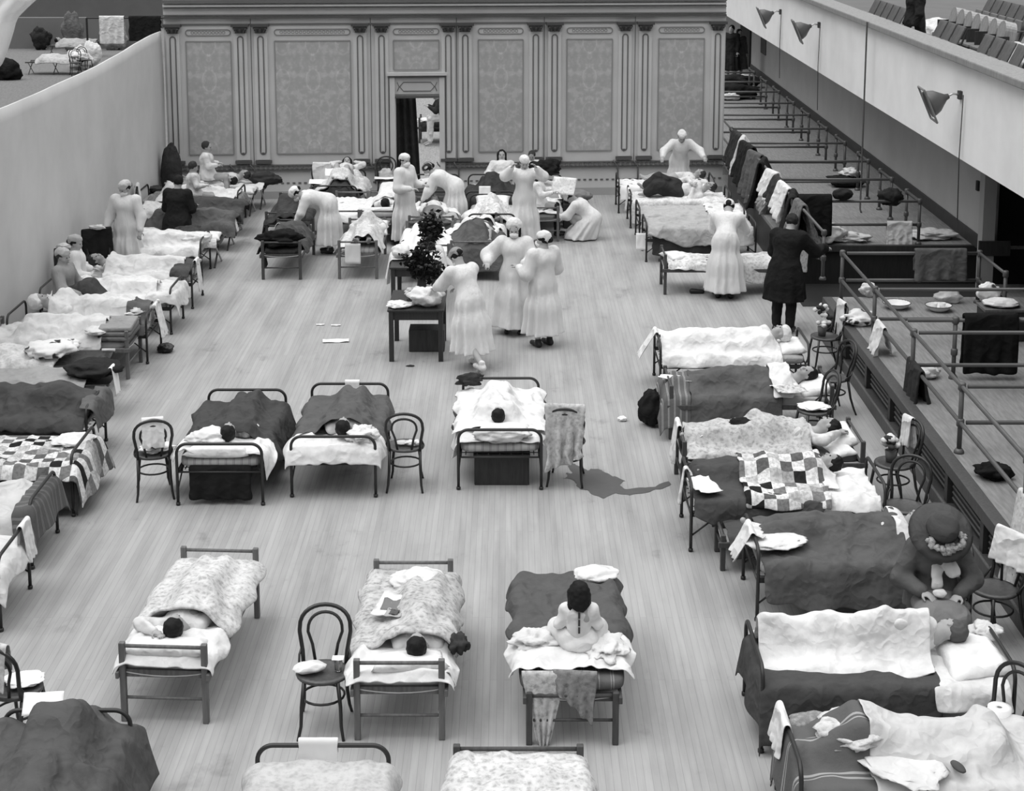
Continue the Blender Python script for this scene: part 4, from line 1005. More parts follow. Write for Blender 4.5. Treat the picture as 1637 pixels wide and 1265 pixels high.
roll(Vector((bb.x, bb.y-.05, .43)), 'white paper roll standing on the dark low cot', .075, .13, 1.5, -.5)
heap('paper_wad', Vector((bb.x-.2, bb.y-.06, .35)), 'loose white paper unrolled beside the roll on the low cot', 'paper', PAPER, (.3, .2, .09), 5, 0, .5)
sheetpaper(Vector((bb.x-.35, bb.y+.1, .375)), -.05, 'white paper strip lying flat on the low cot', (.34, .1), .01)
# -- patchwork bed
b = mbed(1104, 882, (1, -1), RR, 'iron bed with the checkered patchwork quilt at right'); mattress(b, 'white-edged mattress of the patchwork quilt bed', mat=M('cloth', 180))
patient(b, 'person with black hair asleep in the patchwork quilt bed', 1.36, -.22, .54, 'short', HAIR, 'down', .03)
D(b, 'crumpled white sheets and pillowcase at the head of the patchwork quilt bed', WHITE, (.28, .92), (.12, .10), cat='sheet', seed=22, wrk=.04, bumps=[])
D(b, 'dark grey blanket sagging over the side below the patchwork quilt', MDG, (-.93, .36), (.12, .42), seed=21, dr=[.3, .7, 1.0, .75, .15], wrk=.015, off=.01)
D(b, 'checkered patchwork quilt lying across a dark blanket at right', PATCH, (-.42, .42), (.02, .10), u=(-.36, .44), cat='quilt', seed=23, off=.035, wrk=.03)
D(b, 'white folded sheet across the chest of the black-haired sleeper', WHITE, (.40, .56), (.02, .02), u=(-.35, .15), cat='sheet', seed=25, off=.05)
sheetpaper(local(b, .25, -.80, .60), b.rz+.3, 'printed white paper at the foot of the patchwork quilt bed', (.36, .24), .03, (0, .05))
hang('rag', local(b, .05, -.965, .70), b.rz, 'white rag strip hung from foot rail of the patchwork bed', 'cloth', WHITE, .09, .36, .05, seed=4)
bR4 = b
# -- furry-blanket cot, patient with raised arms
b = cbed(1081, 758, (-1, -1), RR, 'wooden cot of the patient with raised arms under a furry cover', .8, 1.9, COTD); mattress(b, 'dark mattress of the cot with the furry cover', mat=MDG)
patient(b, 'person with dark hair lying with bare arms raised to the face', 1.6, -.02, .66, 'short', HAIR, 'one', .04, face=-.5, vox=.01)
FUR = M('floral', 200, 120)
D(b, 'mottled furry pale cover on the cot of the patient with raised arms', FUR, (-.93, .42), (.1, .34), seed=31, dr=[.1, .2, .9, 1.1, .9], off=.01, wrk=.03)
pillow(b, -.12, .76, .52, 'white pillow at the head of the furry-covered cot', (.68, .42, .18), 0, .3, seed=5); pillow(b, .22, .72, .50, 'second white pillow under the elbow of the patient with raised arms', (.4, .3, .1), .2, .1, seed=6)
hang('towel', local(b, -.12, -.965, .68), b.rz, 'long white towel over the foot of the furry-covered cot', 'towel', WHITE, .3, .42, .2, seed=8)
sheetpaper(local(b, .05, -.82, .60), b.rz, 'blank white card standing at the foot of the furry-covered cot', (.30, .2), .01, (.5, 0))
SDFs = heap('knitted_cap', local(b, -.02, -.25, .60), 'black knitted hat lying on the furry pale cover', 'hat', M('wool', 34), (.42, .26, .17), 11, -.3, .25)
heap('mitten', local(b, -.08, -.06, .64), 'white striped mitten beside the black hat on the furry cover', 'mitten', M('stripe', 230, 120, 20), (.2, .16, .1), 12, 0, .2)
# -- striped grey blanket with magazine
b = cbed(1072, 702, (1, -1), RR, 'cot under the grey blanket with striped end at right', .82, 1.9, COTD); mattress(b, 'mattress under the grey blanket with striped end')
patient(b, 'person with dark hair asleep behind a bentwood chair at right', 1.6, 0, .72, 'short', HAIR, 'down', .05, face=.5)
D(b, 'grey blanket hanging nearly to the floor with a magazine on it', M('wool', 92), (-.72, .36), (.2, .36), seed=41, wrk=.03, off=.012, dr=[1, 1, .9])
D(b, 'striped end of the grey blanket at the cot foot', M('stripe', 100, 165, 14), (-1.0, -.70), (.2, .36), foot=.3, seed=42, wrk=.01, off=.012, fr=2)
D(b, 'white turned-back sheet around the sleeper behind a bentwood chair', WHITE, (.25, .5), (.05, .05), cat='sheet', seed=43, off=.04, wrk=.04)
pillow(b, .05, .80, .54, 'white pillow under the dark-haired sleeper behind a bentwood chair', (.66, .42, .16), 0, .2, seed=7)
t = thing('magazine', 'open magazine with a dark picture lying on the grey blanket', 'magazine', local(b, .34, .42, .62), b.rz+.25)
sheetpaper((-.12, 0, 0), 0, None, (.26, .34), .02, name='page', cat=None, parent=t); sheetpaper((.13, 0, 0), 0, None, (.26, .34), .02, name='page', cat=None, parent=t, mat=M('floral', 215, 70))
sheetpaper(local(b, .05, -.86, .63), b.rz-.4, 'long white paper on the striped end of the grey blanket', (.12, .42), .02)
heap('dark_coat', local(b, -.1, -1.12, .02), 'dark coat slumped at the foot of the striped blanket cot', 'coat', BLACK, (.34, .30, .42), 15, 0, .3)
# -- white bed before the person in the overcoat
b = mbed(1055, 633, (1, -1), RR, 'iron bed with all-white bedding just before the person in overcoat'); mattress(b, 'mattress of the all-white bed', mat=M('cloth', 150))
patient(b, 'person asleep face down with head wrapped in white cloth', 1.6, 0, .66, None, None, 'down', .03, cap='cap', z=.53)
D(b, 'white bedspread over the sleeper just before the person in overcoat', WHITE, (-.93, .62), (.18, .14), seed=51, wrk=.02, off=.01, cat='bedspread')
pillow(b, .0, .78, .53, 'white pillow of the all-white bed', (.66, .36, .15), 0, .1, seed=8)
hang('towel', local(b, -.12, -.965, .70), b.rz, 'white cloth hanging outside the foot of the all-white bed', 'cloth', WHITE, .3, .34, .05, seed=6, spread=.2)
t = thing('suitcase', 'black suitcase on the floor under the all-white bed', 'suitcase', local(b, .1, .35, 0), b.rz)
MB().box((0, 0, .15), (.34, .62, .30)).build('case', BLACK, t, bevel=.03); MB().tube([(-.03, -.1, .30), (-.03, -.08, .34), (-.03, .08, .34), (-.03, .1, .30)], .01, 6).build('handle', SHOE, t, True)
# -- back right group
b = cbed(1063, 471, (1, -1), RR, 'wooden cot behind the blurred white gowned person at right', .7, 1.88, COTD); mattress(b, 'mattress of the cot behind the blurred gowned person', mat=DG)
D(b, 'pale flowered cover on the cot behind the blurred gowned person', M('floral', 225, 150), (-.9, .8), (.1, .22), seed=61, dr=[.4, .5, 1.2, 1.6], wrk=.03)
pillow(b, -.1, -.74, .53, 'long white pillow at the foot of the cot behind the blurred gowned person', (.5, .34, .12), .4, 0, seed=3)
for i, (x, lb) in enumerate(((.1, 'left black shoe under the cot behind the blurred gowned person'), (-.12, 'right black shoe under the cot behind the blurred gowned person'))):
    S = SDF(); S.cap((0, 0, .04), (0, .17, .03), .045, .035); o = S.build('shoe', SHOE, None, .015, loc=local(b, .28+i*.0, -.5+.35*i, 0), rz=b.rz+.3*i); tag(o, lb, 'shoe')
bR8 = b
b = mbed(1033, 419, (1, -1), RR, 'iron bed with thick rumpled pale blankets, back right'); mattress(b, 'mattress of the bed with thick rumpled pale blankets')
D(b, 'rumpled pale grey blanket sagging over the side, back right', LG, (-.93, .9), (.1, .3), seed=62, dr=[.3, 1, 1.1, .9], wrk=.05, zt=.58, thick=.03)
D(b, 'dark blanket hanging below the rumpled pale blanket', DG, (-.85, .4), (.0, .46), u=(.3, .44), seed=64, dr=[.8, 1, 1], wrk=.01)
sheetpaper(local(b, .3, -1.02, .33), 0, 'white paper hung below the foot rail, back right', (.2, .3), .01, (1.4, 0))
b = mbed(1022, 392, (1, -1), RR, 'iron bed with a wavy pale blanket behind the rumpled one'); mattress(b, 'mattress of the bed with a wavy pale blanket')
D(b, 'wavy light grey blanket on the bed near the hanging clothes', M('wool', 178), (-.93, .5), (.1, .2), seed=65, wrk=.06, thick=.03)
D(b, 'white sheet thrown over the head end near the hanging clothes', WHITE, (.3, 1.0), (.1, .3), seed=66, wrk=.05, cat='sheet', off=.05)
b = mbed(1008, 365, (1, -1), RR, 'iron bed with white flowered spread near the back right corner'); mattress(b, 'mattress under the white flowered spread')
D(b, 'white flowered spread hanging down near the back right corner', M('floral', 232, 185), (-.93, .9), (.1, .35), seed=67, dr=[1.2, 1, .5], wrk=.02, cat='bedspread')
hang('towel', local(b, .15, -.965, .70), b.rz, 'narrow white towel on the foot of the flowered spread bed', 'towel', WHITE, .2, .42, .1, seed=9)
patient(b, 'person in dark skirt curled up on the white flowered spread', 1.5, -.05, .62, 'short', HAIRB, 'chest', .34, roll=.6, gmat=SHEET, z=.56)
J = b.J
b.bodyd = b.body[:]
S = SDF()
for a in 'LR': S.cap(J['hi'+a], J['kn'+a], .17, .13, .06); S.cap(J['kn'+a], J['an'+a]*.7+J['kn'+a]*.3, .12, .1, .05)
S.cap(J['hiL'], J['hiR'], .17, .17, .06)
pr = [o for o in bpy.data.objects if o.get('label', '').startswith('person in dark skirt')][0]; S.build('skirt', M('wool', 52), pr, .016, disp=(.02, 8)); bR10 = b
b = mbed(989, 341, (1, -1), RR, 'iron bed with spotted white cover against the painted wall, right'); mattress(b, 'mattress under the spotted white cover')
D(b, 'white cover with dark spots near the back right wall', FLW, (-.93, .9), (.1, .25), seed=68, dr=[1, .6, .6], wrk=.03, cat='bedspread')
b.top = .56
patient(b, 'child lying near the back right corner with head on the bed end', 1.2, 0, .72, 'short', HAIRB, 'down', .1, z=.56)

# ================================================================ BEDS : middle row (heads towards us)
def rug(b, *a, **k): pass
b = mbed(285, 808, (1, 1), NR, 'iron bed with a dark blanket, left of the middle three'); mattress(b, 'mattress of the left middle bed')
patient(b, 'person with dark hair asleep in the left middle bed', 1.45, -.04, .58, 'short', HAIR, 'down', .03, tilt=.5)
D(b, 'dark grey wool blanket falling to the floor at the left middle bed', M('wool', 72), (-.93, .5), (.42, .22), foot=.34, seed=71, wrk=.035, off=.01, dl=[.8, 1, .5], dr=[.4, .8, .6], flare=.10)
D(b, 'white sheet spilling round the pillow of the left middle bed', WHITE, (.46, .94), (.22, .1), seed=72, wrk=.05, off=.03, cat='sheet', dl=[.2, 1.3], bumps=[])
pillow(b, .04, .78, .54, 'white pillow of the left middle bed', (.70, .36, .14), 0, .1, seed=2)
heap('sheet', local(b, .16, .60, .55), 'white cloth folded round the head of the left middle sleeper', 'sheet', WHITE, (.46, .42, .17), 73, .3, .35)
V = MB(); o = hang('dark_coat', local(b, .0, .90, .39), b.rz+math.pi, 'black coat hanging from under the head rail of the left middle bed', 'coat', BLACK, .66, .34, .1, seed=13, thick=.05, fold=.03, spread=.0)
b = mbed(467, 795, (1, 1), NR, 'iron bed with paper on its far rail, centre of the middle three'); mattress(b, 'mattress of the centre middle bed', mat=M('cloth', 215))
patient(b, 'person with dark hair asleep in the centre middle bed', 1.45, -.08, .64, 'short', HAIR, 'down', .03, tilt=.5)
D(b, 'grey wool blanket tucked over the centre middle bed', M('wool', 92), (-.93, .52), (.14, .12), seed=74, wrk=.025, off=.01)
D(b, 'white sheet turned down and bunched at the centre middle bed head', WHITE, (.47, .95), (.14, .14), seed=75, wrk=.05, off=.02, cat='sheet', head=.16, bumps=[])
heap('crumpled_sheet', local(b, -.28, .70, .54), 'crumpled white linen peak beside the centre middle sleeper', 'sheet', WHITE, (.3, .34, .16), 17, 0, .6)
hang('notice', local(b, -.03, -.955, .70), b.rz, 'paper notice hung over the far rail of the centre middle bed', 'paper', PAPER, .17, .12, .12, seed=2, fold=.004, thick=.004, spread=.005)
b = mbed(733, 783, (1, 1), NR, 'iron bed with bright white covers, right of the middle three'); mattress(b, 'striped ticking mattress of the right middle bed')
patient(b, 'person with black hair asleep under bright white covers', 1.25, .02, .44, 'short', HAIR, 'down', .03, tilt=.6)
D(b, 'white flat sheet hanging over the left side of the right middle bed', SHEET, (.2, .93), (.05, .2), seed=76, cat='sheet', bumps=[])
D(b, 'grey blanket edge showing at the left of the right middle bed', M('wool', 84), (-.9, .2), (.1, .2), seed=77)
D(b, 'bright white coverlet with dark embroidered marks over the sleeper', WHITE, (-.93, .62), (.05, .05), seed=78, wrk=.05, off=.03, cat='coverlet')
pillow(b, -.05, .60, .56, 'white pillow under the black-haired sleeper', (.60, .36, .14), -.1, .1, seed=4)
heap('folded_sheet', local(b, -.02, .84, .52), 'folded white sheet over the near rail of the right middle bed', 'sheet', SHEET, (.60, .30, .14), 19, .1, .25)
heap('cap', local(b, .36, -.93, .60), 'dark ruffled cloth on the far corner of the right middle bed', 'cloth', M('wool', 60), (.32, .16, .14), 21, .1, .5)
t = thing('wooden_box', 'dark wooden box on the floor under the right middle bed', 'box', local(b, -.02, .62, 0), b.rz)
MB().box((0, 0, .17), (.60, .4, .34)).build('box', M('wood', 52), t, bevel=.01); MB().box((0, 0, .345), (.62, .42, .02)).build('lid', M('wood', 60), t)
# chairs of the middle row
c1 = chair(219, 804, .25+NR*0, 'bentwood chair with a white towel, left of the middle beds', (-.195, -.245))
hang('towel', c1.loc+c1.R @ Vector((0, -.225, .90)), c1.rz, 'white towel over the back of the chair left of the middle beds', 'towel', WHITE, .23, .30, .2, seed=1, fold=.01)
heap('cloth_bundle', c1.loc+Vector((.02, .02, .475)), 'white cloth on the seat of the chair left of the middle beds', 'cloth', WHITE, (.34, .28, .07), 31, .4, .4)
heap('dark_cloth', c1.loc+c1.R @ Vector((.03, -.08, .53)), 'dark cap on the seat of the chair left of the middle beds', 'cap', DG, (.18, .14, .12), 33)
c2 = chair(618, 789, 0, 'bentwood chair with shining items on the seat, between middle beds', (-.195, -.245))
MB().lathe([(.02, 0), (.05, .004), (.075, .02), (.07, .02), (.045, .008), (.001, .008)], (0, 0, 0), 20).build('dish', STEEL, None, True, 0, c2.loc+Vector((-.04, .0, .475)))
tag(bpy.data.objects['dish'], 'small shining dish on the chair between middle beds', 'dish')
heap('cloth_bundle', c2.loc+Vector((.08, -.03, .475)), 'small white cloth on the chair between middle beds', 'cloth', WHITE, (.16, .14, .05), 35)
c3 = chair(874, 779, -.12, 'bentwood chair buried under a pale shaggy shawl at middle right', (-.195, -.245))
hang('shawl', c3.loc+c3.R @ Vector((-.0, -.225, .915)), c3.rz, 'pale shaggy shawl hanging over a chair back at middle right', 'shawl', M('floral', 205, 140), .44, .60, .3, seed=14, shag=.09, fold=.075, thick=.02, slant=.18, taper=.12)
# ================================================================ BEDS : front row (heads towards us)
b = cbed(200, 1152, (1, 1), NR-.06, 'wooden cot with a flowered quilt at front left', .65, 1.9); mattress(b, 'mattress of the front left cot', w=.72, mat=M('cloth', 220))
patient(b, 'person with black hair asleep in the front left cot', 1.38, .0, .60, 'short', HAIR, 'one', .03, tilt=.6, z=.46)
D(b, 'flowered light quilt covering the front left cot', M('floral', 214, 140), (-.95, .42), (.08, .12), seed=81, wrk=.012, off=.02, cat='quilt', u=(-.34, .36), thick=.03)
D(b, 'white sheet folded back at the head of the front left cot', WHITE, (.36, .92), (.12, .12), seed=82, wrk=.05, off=.01, cat='sheet', head=.05, u=(-.34, .36), bumps=[])
pillow(b, .02, .76, .53, 'white pillow of the front left cot', (.66, .34, .13), 0, .15, seed=3)
b = cbed(572, 1182, (1, 1), NR, 'wooden cot with a picture lying on its flowered quilt, front centre', .65, 1.9); mattress(b, 'mattress of the front centre cot', w=.72, mat=M('cloth', 220))
patient(b, 'person with black hair lying in the front centre cot, one arm out', 1.38, -.12, .66, 'short', HAIR, 'down', .03, tilt=.6, z=.46)
D(b, 'flowered quilt covering the front centre cot', M('floral', 200, 110), (-.97, .55), (.12, .06), seed=83, wrk=.02, off=.02, cat='quilt', u=(-.35, .35), thick=.03, bumps=b.body)
D(b, 'white sheet round the pillow of the front centre cot', WHITE, (.48, .93), (.12, .06), seed=84, wrk=.045, cat='sheet', u=(-.34, .34), bumps=[], head=.04, off=.01)
pillow(b, -.06, .74, .53, 'white pillow of the front centre cot', (.6, .34, .13), .15, .15, seed=5)
heap('folded_blanket', local(b, -.05, -.66, .55), 'white folded blanket near the far end of the front centre cot', 'blanket', WHITE, (.44, .36, .12), 41, .1, .25)
t = thing('picture_paper', 'unrolled pale print with a dark framed picture on the front centre cot', 'picture', local(b, .10, -.06, .635), b.rz-.2)
sheetpaper((0, 0, 0), 0, None, (.30, .44), .02, name='sheet', cat=None, parent=t, mat=M('cloth', 225)); sheetpaper((.0, .02, .008), .1, None, (.2, .2), .02, name='picture', cat=None, parent=t, mat=M('flowers', 120, 50)); sheetpaper((-.04, .17, .012), .0, None, (.14, .14), .01, name='card', cat=None, parent=t, mat=M('plain', 170)); sheetpaper((-.04, .17, .019), .0, None, (.07, .08), .01, name='card_picture', cat=None, parent=t, mat=M('plain', 90))
hand = local(b, -.44, .50, .5)
heap('toy', hand, 'small dark knitted toy at the right edge of the front centre cot', 'toy', M('wool', 60), (.16, .2, .14), 43, 0, .5)
hang('cloth_strip', local(b, -.37, .86, .5), b.rz+math.pi/2, 'narrow white cloth strip hanging from the front centre cot', 'cloth', WHITE, .07, .36, .1, seed=3)
b = bed_at((1, 1), 846, 1190, NR, .66, 1.88); o = wood_cot(.66, 1.88, COTD, .43, .41); put(o, b.loc, b.rz, 'dark wooden cot on which the small child sits'); b.top = .50; b.w = .8
heap('sheet', local(b, -.26, .50, .54), 'crumpled white sheet right of the small child', 'sheet', WHITE, (.30, .5, .12), 151, 0, .5); heap('sheet', local(b, .26, .40, .54), 'crumpled white sheet left of the small child', 'sheet', SHEET, (.34, .3, .12), 152, .4, .5)
mattress(b, 'dark striped mattress under the small child', w=.82, l=1.86, z=.41, h=.11, mat=M('stripex', 92, 130, 9))
D(b, 'dark grey blanket at the far end of the child\'s cot', M('wool', 88), (-.94, .30), (.12, .16), foot=.06, seed=85, wrk=.05, off=.02, zt=.53, dr=[1.4, .6, .5], thick=.02)
D(b, 'white crumpled sheet round the seated child', WHITE, (.26, .84), (.1, .12), seed=86, wrk=.06, off=.02, cat='sheet', zt=.53)
heap('folded_blanket', local(b, -.26, -.84, .56), 'white cloth folded at the far corner of the child\'s cot', 'cloth', WHITE, (.40, .3, .1), 45, .3, .2)
J = stand(.92); sit(J, .03); J['hs'] = .9; J = look(J, .1, -.45)
for a, sx in (('L', -1), ('R', 1)):
    J['kn'+a] = J['hi'+a]+Vector((sx*.10, .18, .02)); J['an'+a] = J['hi'+a]+Vector((sx*.03, .30, -.02)); J['el'+a] = J['sh'+a]+Vector((sx*.05, .03, -.13)); J['wr'+a] = J['sh'+a]+Vector((sx*.05, .13, -.20))
t = person('small child with black bobbed hair sitting on a cot, back to us', J, local(b, -.06, .52, .53), 0, vox=.01)
face_parts(J, t); hair(J, t, 'bob', HAIR); garment('nightgown', J, t, WHITE, None, 0, (.085, .075, .06), trs=.135, amp=.01, vox=.012)
S = SDF()
for a in 'LR': S.cap(J['hi'+a], J['kn'+a], .10, .08, .05); S.cap(J['kn'+a], J['an'+a], .08, .06, .05)
S.build('nightgown_skirt', WHITE, t, .014, disp=(.012, 12))
for zz in range(3):
    MB().box((-.0, J['chest'].y-.100-.004*zz, J['chest'].z+.04-.06*zz), (.016, .008, .05)).build('gown_tie', M('cloth', 70), t)
hang('dress', local(b, .22, .90, .55), b.rz+math.pi, 'checked pale dress hanging down from the near end of the child\'s cot', 'dress', M('floral', 205, 120), .34, .56, .3, seed=16, taper=.75, fold=.03)
hang('shawl', local(b, -.02, .91, .56), b.rz+math.pi-.1, 'grey scarf trailing from the near end of the child\'s cot', 'scarf', M('floral', 140, 90), .34, .26, .3, seed=18, taper=.2, slant=-.25, fold=.03)
# beds cut by the bottom edge
b = mbed(0, 0, (-1, -1), NR, 'iron bed with arched rail at the bottom edge, card on its rail'); p = F(404, 1192+0, .68); b.loc = Vector((p.x+.45+.03, p.y-.95, 0)); b.o.location = b.loc
mattress(b, 'mattress of the bed at the bottom edge with the arched rail')
D(b, 'pale grey quilt on the bed at the bottom edge with the arched rail', M('floral', 196, 168), (-.9, .9), (.15, .1), foot=.08, seed=91, wrk=.015, cat='quilt', thick=.03, zt=.55)
hang('notice_card', local(b, .03, -.955, .705), b.rz, 'large white card hung over the arched rail at the bottom edge', 'card', M('plain', 226), .27, .10, .20, seed=2, fold=.004, thick=.004, spread=.005)
bF5 = b
b = cbed(0, 0, (-1, -1), NR, 'cot with a flowered quilt cut off by the bottom edge', .85, 1.9, COTD); p = F(722, 1203, .60); b.loc = Vector((p.x+.46, p.y-.96, 0)); b.o.location = b.loc
mattress(b, 'mattress of the flowered cot at the bottom edge')
D(b, 'flowered quilt over the cot at the bottom edge', M('floral', 218, 140), (-.95, .9), (.2, .2), foot=.2, seed=92, wrk=.02, cat='quilt', thick=.03, zt=.57)
b = mbed(0, 0, (-1, -1), NR, 'iron bed in the bottom left corner under a dark blanket'); p = F(80, 1140, .66); b.loc = Vector((p.x+.12, p.y-.95, 0)); b.o.location = b.loc
mattress(b, 'mattress of the bed in the bottom left corner'); b.body = body_caps(lie(1.7, .30), Vector((-.05, .6, .52)))
D(b, 'dark grey blanket in deep folds over the bottom left bed', M('wool', 86), (-.92, .9), (.42, .3), foot=.1, seed=93, wrk=.05, flare=.14, fr=2, zt=.55, thick=.02)
sheetpaper(local(b, .16, -.93, .74), b.rz+.1, 'white card lying at the far end of the bottom left bed', (.28, .17), .01, (-.7, 0))
c4 = chair(30, 1188, -.4, 'bentwood chair hung with a towel at the bottom left edge', (-.0, -.0))
hang('towel', c4.loc+c4.R @ Vector((-.03, -.225, .90)), c4.rz, 'grey-striped towel over the chair at the bottom left edge', 'towel', M('floral', 205, 160), .34, .34, .2, seed=11, fold=.01)
heap('paper_pile', c4.loc+Vector((.05, .05, .475)), 'white papers on the seat of the bottom left chair', 'paper', PAPER, (.3, .26, .05), 47, .3, .3)
c5 = chair(518, 1162, NR, 'empty-backed bentwood chair with folded cloth, front centre', (0, 0))
heap('folded_cloth', c5.loc+Vector((-.10, -.02, .475)), 'folded white cloth on the front centre chair seat', 'cloth', WHITE, (.26, .17, .07), 49, .3, .15)
t = thing('drinking_glass', 'drinking glass on the front centre chair seat', 'glass', c5.loc+Vector((.12, .0, .472)))
gm = bpy.data.materials.new('glass'); gm.use_nodes = True; gb = gm.node_tree.nodes['Principled BSDF']; gb.inputs['Transmission Weight'].default_value = .9; gb.inputs['Roughness'].default_value = .05; gb.inputs['Base Color'].default_value = (.9, .9, .9, 1)
MB().lathe([(.001, 0), (.028, 0), (.034, .10), (.031, .10), (.026, .008), (.001, .008)], (0, 0, 0), 20).build('tumbler', gm, t, True)
sheetpaper((0, 0, .102), 0, None, (.09, .08), .003, name='cover', cat=None, parent=t)
rad = math.radians
# ================================================================ BEDS : left-hand row (heads at the partition)
b = mbed(2, 1010, (-1, -1), LR, 'iron bed mostly outside the left edge, white cloth on its rail'); mattress(b, 'mattress of the bed cut by the left edge')
D(b, 'white sheet slipping off the foot of the bed cut by the left edge', SHEET, (-.94, .9), (.2, .1), foot=.16, seed=101, wrk=.05, cat='sheet')
hang('towel', local(b, .30, -.965, .70), b.rz, 'white towel knotted on the rail of the bed at the left edge', 'towel', WHITE, .26, .34, .2, seed=21, fold=.03)
b = mbed(52, 910, (-1, -1), LR, 'iron bed with light sheet and striped grey blanket at its foot, left'); mattress(b, 'mattress of the left bed with striped grey foot blanket')
D(b, 'light smooth sheet covering the left bed with striped foot blanket', CREAM, (-.84, .9), (.28, .1), seed=102, wrk=.04, cat='sheet')
D(b, 'grey striped blanket hanging round the foot of the left bed', M('stripex', 92, 125, 9), (-.97, -.80), (.3, .25), foot=.32, seed=103, wrk=.02, zt=.60)
b = mbed(118, 826, (-1, -1), LR, 'bed under a large patchwork quilt in the left row', .95); mattress(b, 'mattress under the large patchwork quilt')
D(b, 'large black and white patchwork quilt drooping off the foot end, left row', PATCH, (-1.0, .92), (.12, .2), foot=.36, seed=104, wrk=.03, cat='quilt', flare=.09, zt=.53)
heap('folded_cloth', local(b, .25, -.78, .56), 'white cloth folded on the foot of the patchwork quilt', 'cloth', WHITE, (.42, .42, .06), 51, .2, .3)
D(b, 'dark blanket hanging below the patchwork quilt foot', M('wool', 78), (-.93, -.4), (.42, .1), u=(-.46, .1), foot=.3, seed=105, wrk=.01, zt=.50)
b = mbed(141, 745, (-1, -1), LR, 'iron bed with dark heaped blankets and rounded foot rail, left row', .85); mattress(b, 'mattress under the dark heaped blankets')
b.body = body_caps(lie(1.75, .18), Vector((.05, .72, b.top)))
D(b, 'dark grey blanket heaped over legs, left row', M('wool', 78), (-.93, .9), (.12, .1), foot=0, seed=106, wrk=.07, thick=.03)
b.body = []
D(b, 'rough grey blanket end draped over the rounded foot rail, left row', M('wool', 98), (-1.0, -.86), (.02, .1), u=(-.3, .38), foot=.30, seed=107, wrk=.03, zt=.66)
sheetpaper(local(b, -.2, .0, .01+.0), 0, 'pale slip of paper on the floor under the dark left bed', (.2, .12), .01)
# -- narrow bed with jacket
b = abed(172, 672, (-1, -1), LR, 'folding cot with a black jacket on its foot, left row', .62); 
D(b, 'light grey blanket on the folding cot with a black jacket', M('wool', 165), (-.7, .9), (.1, .1), seed=108, wrk=.02)
heap('jacket', local(b, .0, -.72, .47), 'black jacket lying on the foot of a folding cot, left row', 'jacket', M('wool', 44), (.66, .62, .20), 53, .2, .25)
hang('paper_notice', local(b, -.05, -.97, .60), b.rz, 'white paper hung at the foot of the cot with a black jacket', 'paper', PAPER, .26, .34, .05, seed=2, fold=.01, thick=.005)
# -- bare canvas cot end with flowered bedding
b = abed(165, 640, (-1, -1), LR, 'folding cot with bare dark canvas foot and white pole ends, left row', .72)
for sx in (-1, 1): MB().tube([(sx*.36, -.95, .455), (sx*.36, -.78, .455)], .022, 8).build('pole_sleeve', WHITE, b.o, True)
D(b, 'fluffy white cover on the cot with bare dark canvas', M('floral', 228, 190), (-.35, .9), (.12, .16), seed=109, wrk=.07, thick=.05)
heap('pillow_cover', local(b, -.1, -.22, .50), 'spotted white quilt bundle on the cot with bare dark canvas', 'quilt', FLW, (.6, .55, .20), 55, .3, .3)
heap('stuffed_bundle', local(b, .22, -.36, .50), 'small white bundle with dark dots near the bare canvas', 'bundle', M('flowers', 232, 90, 1.6), (.34, .26, .14), 57, .1, .3)
# -- large white cover, folded blankets at foot
b = cbed(205, 606, (-1, -1), LR, 'cot with a wide white cover and folded blankets at its foot, left row', .78); mattress(b, 'mattress under the wide white cover')
b.body = body_caps(lie(1.6, .06), Vector((0, .65, b.top)))
D(b, 'wide white cover spilling off the near side, left row', M('cloth', 214), (-.62, .95), (.42, .12), seed=110, wrk=.04, dl=[.5, 1.1, .8, .6], off=.02, flare=.12)
b.body = []
for k in range(3): folded('folded_blanket', local(b, -.05, -.76, .512+.062*k), '%s of the folded grey blankets at the foot of the wide white cover' % ('lowest', 'middle', 'topmost')[k], 'blanket', M('wool', (104, 120, 150)[k]), (.74-.04*k, .44, .07), b.rz+.03*k, 60+k, 'folded grey blankets at a cot foot')
heap('white_bundle', local(b, -.3, -.52, .60), 'rounded end of white cover resting on folded grey blankets', 'cloth', SHEET, (.3, .4, .09), 64, .2, .2)
# -- wrapped-head patient
b = mbed(236, 582, (-1, -1), LR, 'iron bed of the patient with a white wrapped head, left row'); mattress(b, 'mattress of the wrapped-head patient')
patient(b, 'person propped up with white wrapped head near the left partition', 1.6, .05, .62, None, None, 'chest', .1, cap='bonnet', z=.58, tilt=.5, gmat=WHITE)
D(b, 'white bedclothes over the wrapped-head patient, left row', SHEET, (-.7, .45), (.12, .1), seed=111, wrk=.05, off=.01)
D(b, 'dark blanket across the foot of the wrapped-head patient\'s bed', M('wool', 96), (-.93, -.62), (.12, .12), seed=112, wrk=.02)
hang('towel', local(b, .12, -.965, .70), b.rz, 'long white towel over the foot rail of the wrapped-head patient', 'towel', WHITE, .34, .46, .32, seed=23, spread=.10)
heap('white_cloth', local(b, .05, -.72, .58), 'torn white linen on the foot of the wrapped-head patient\'s bed', 'linen', WHITE, (.5, .4, .12), 66, .2, .6)
heap('dark_shoes', local(b, .15, -1.08, .0), 'dark pair of shoes on the floor at a left bed foot', 'shoes', SHOE, (.22, .26, .12), 67, .2, .3)
bL7 = b
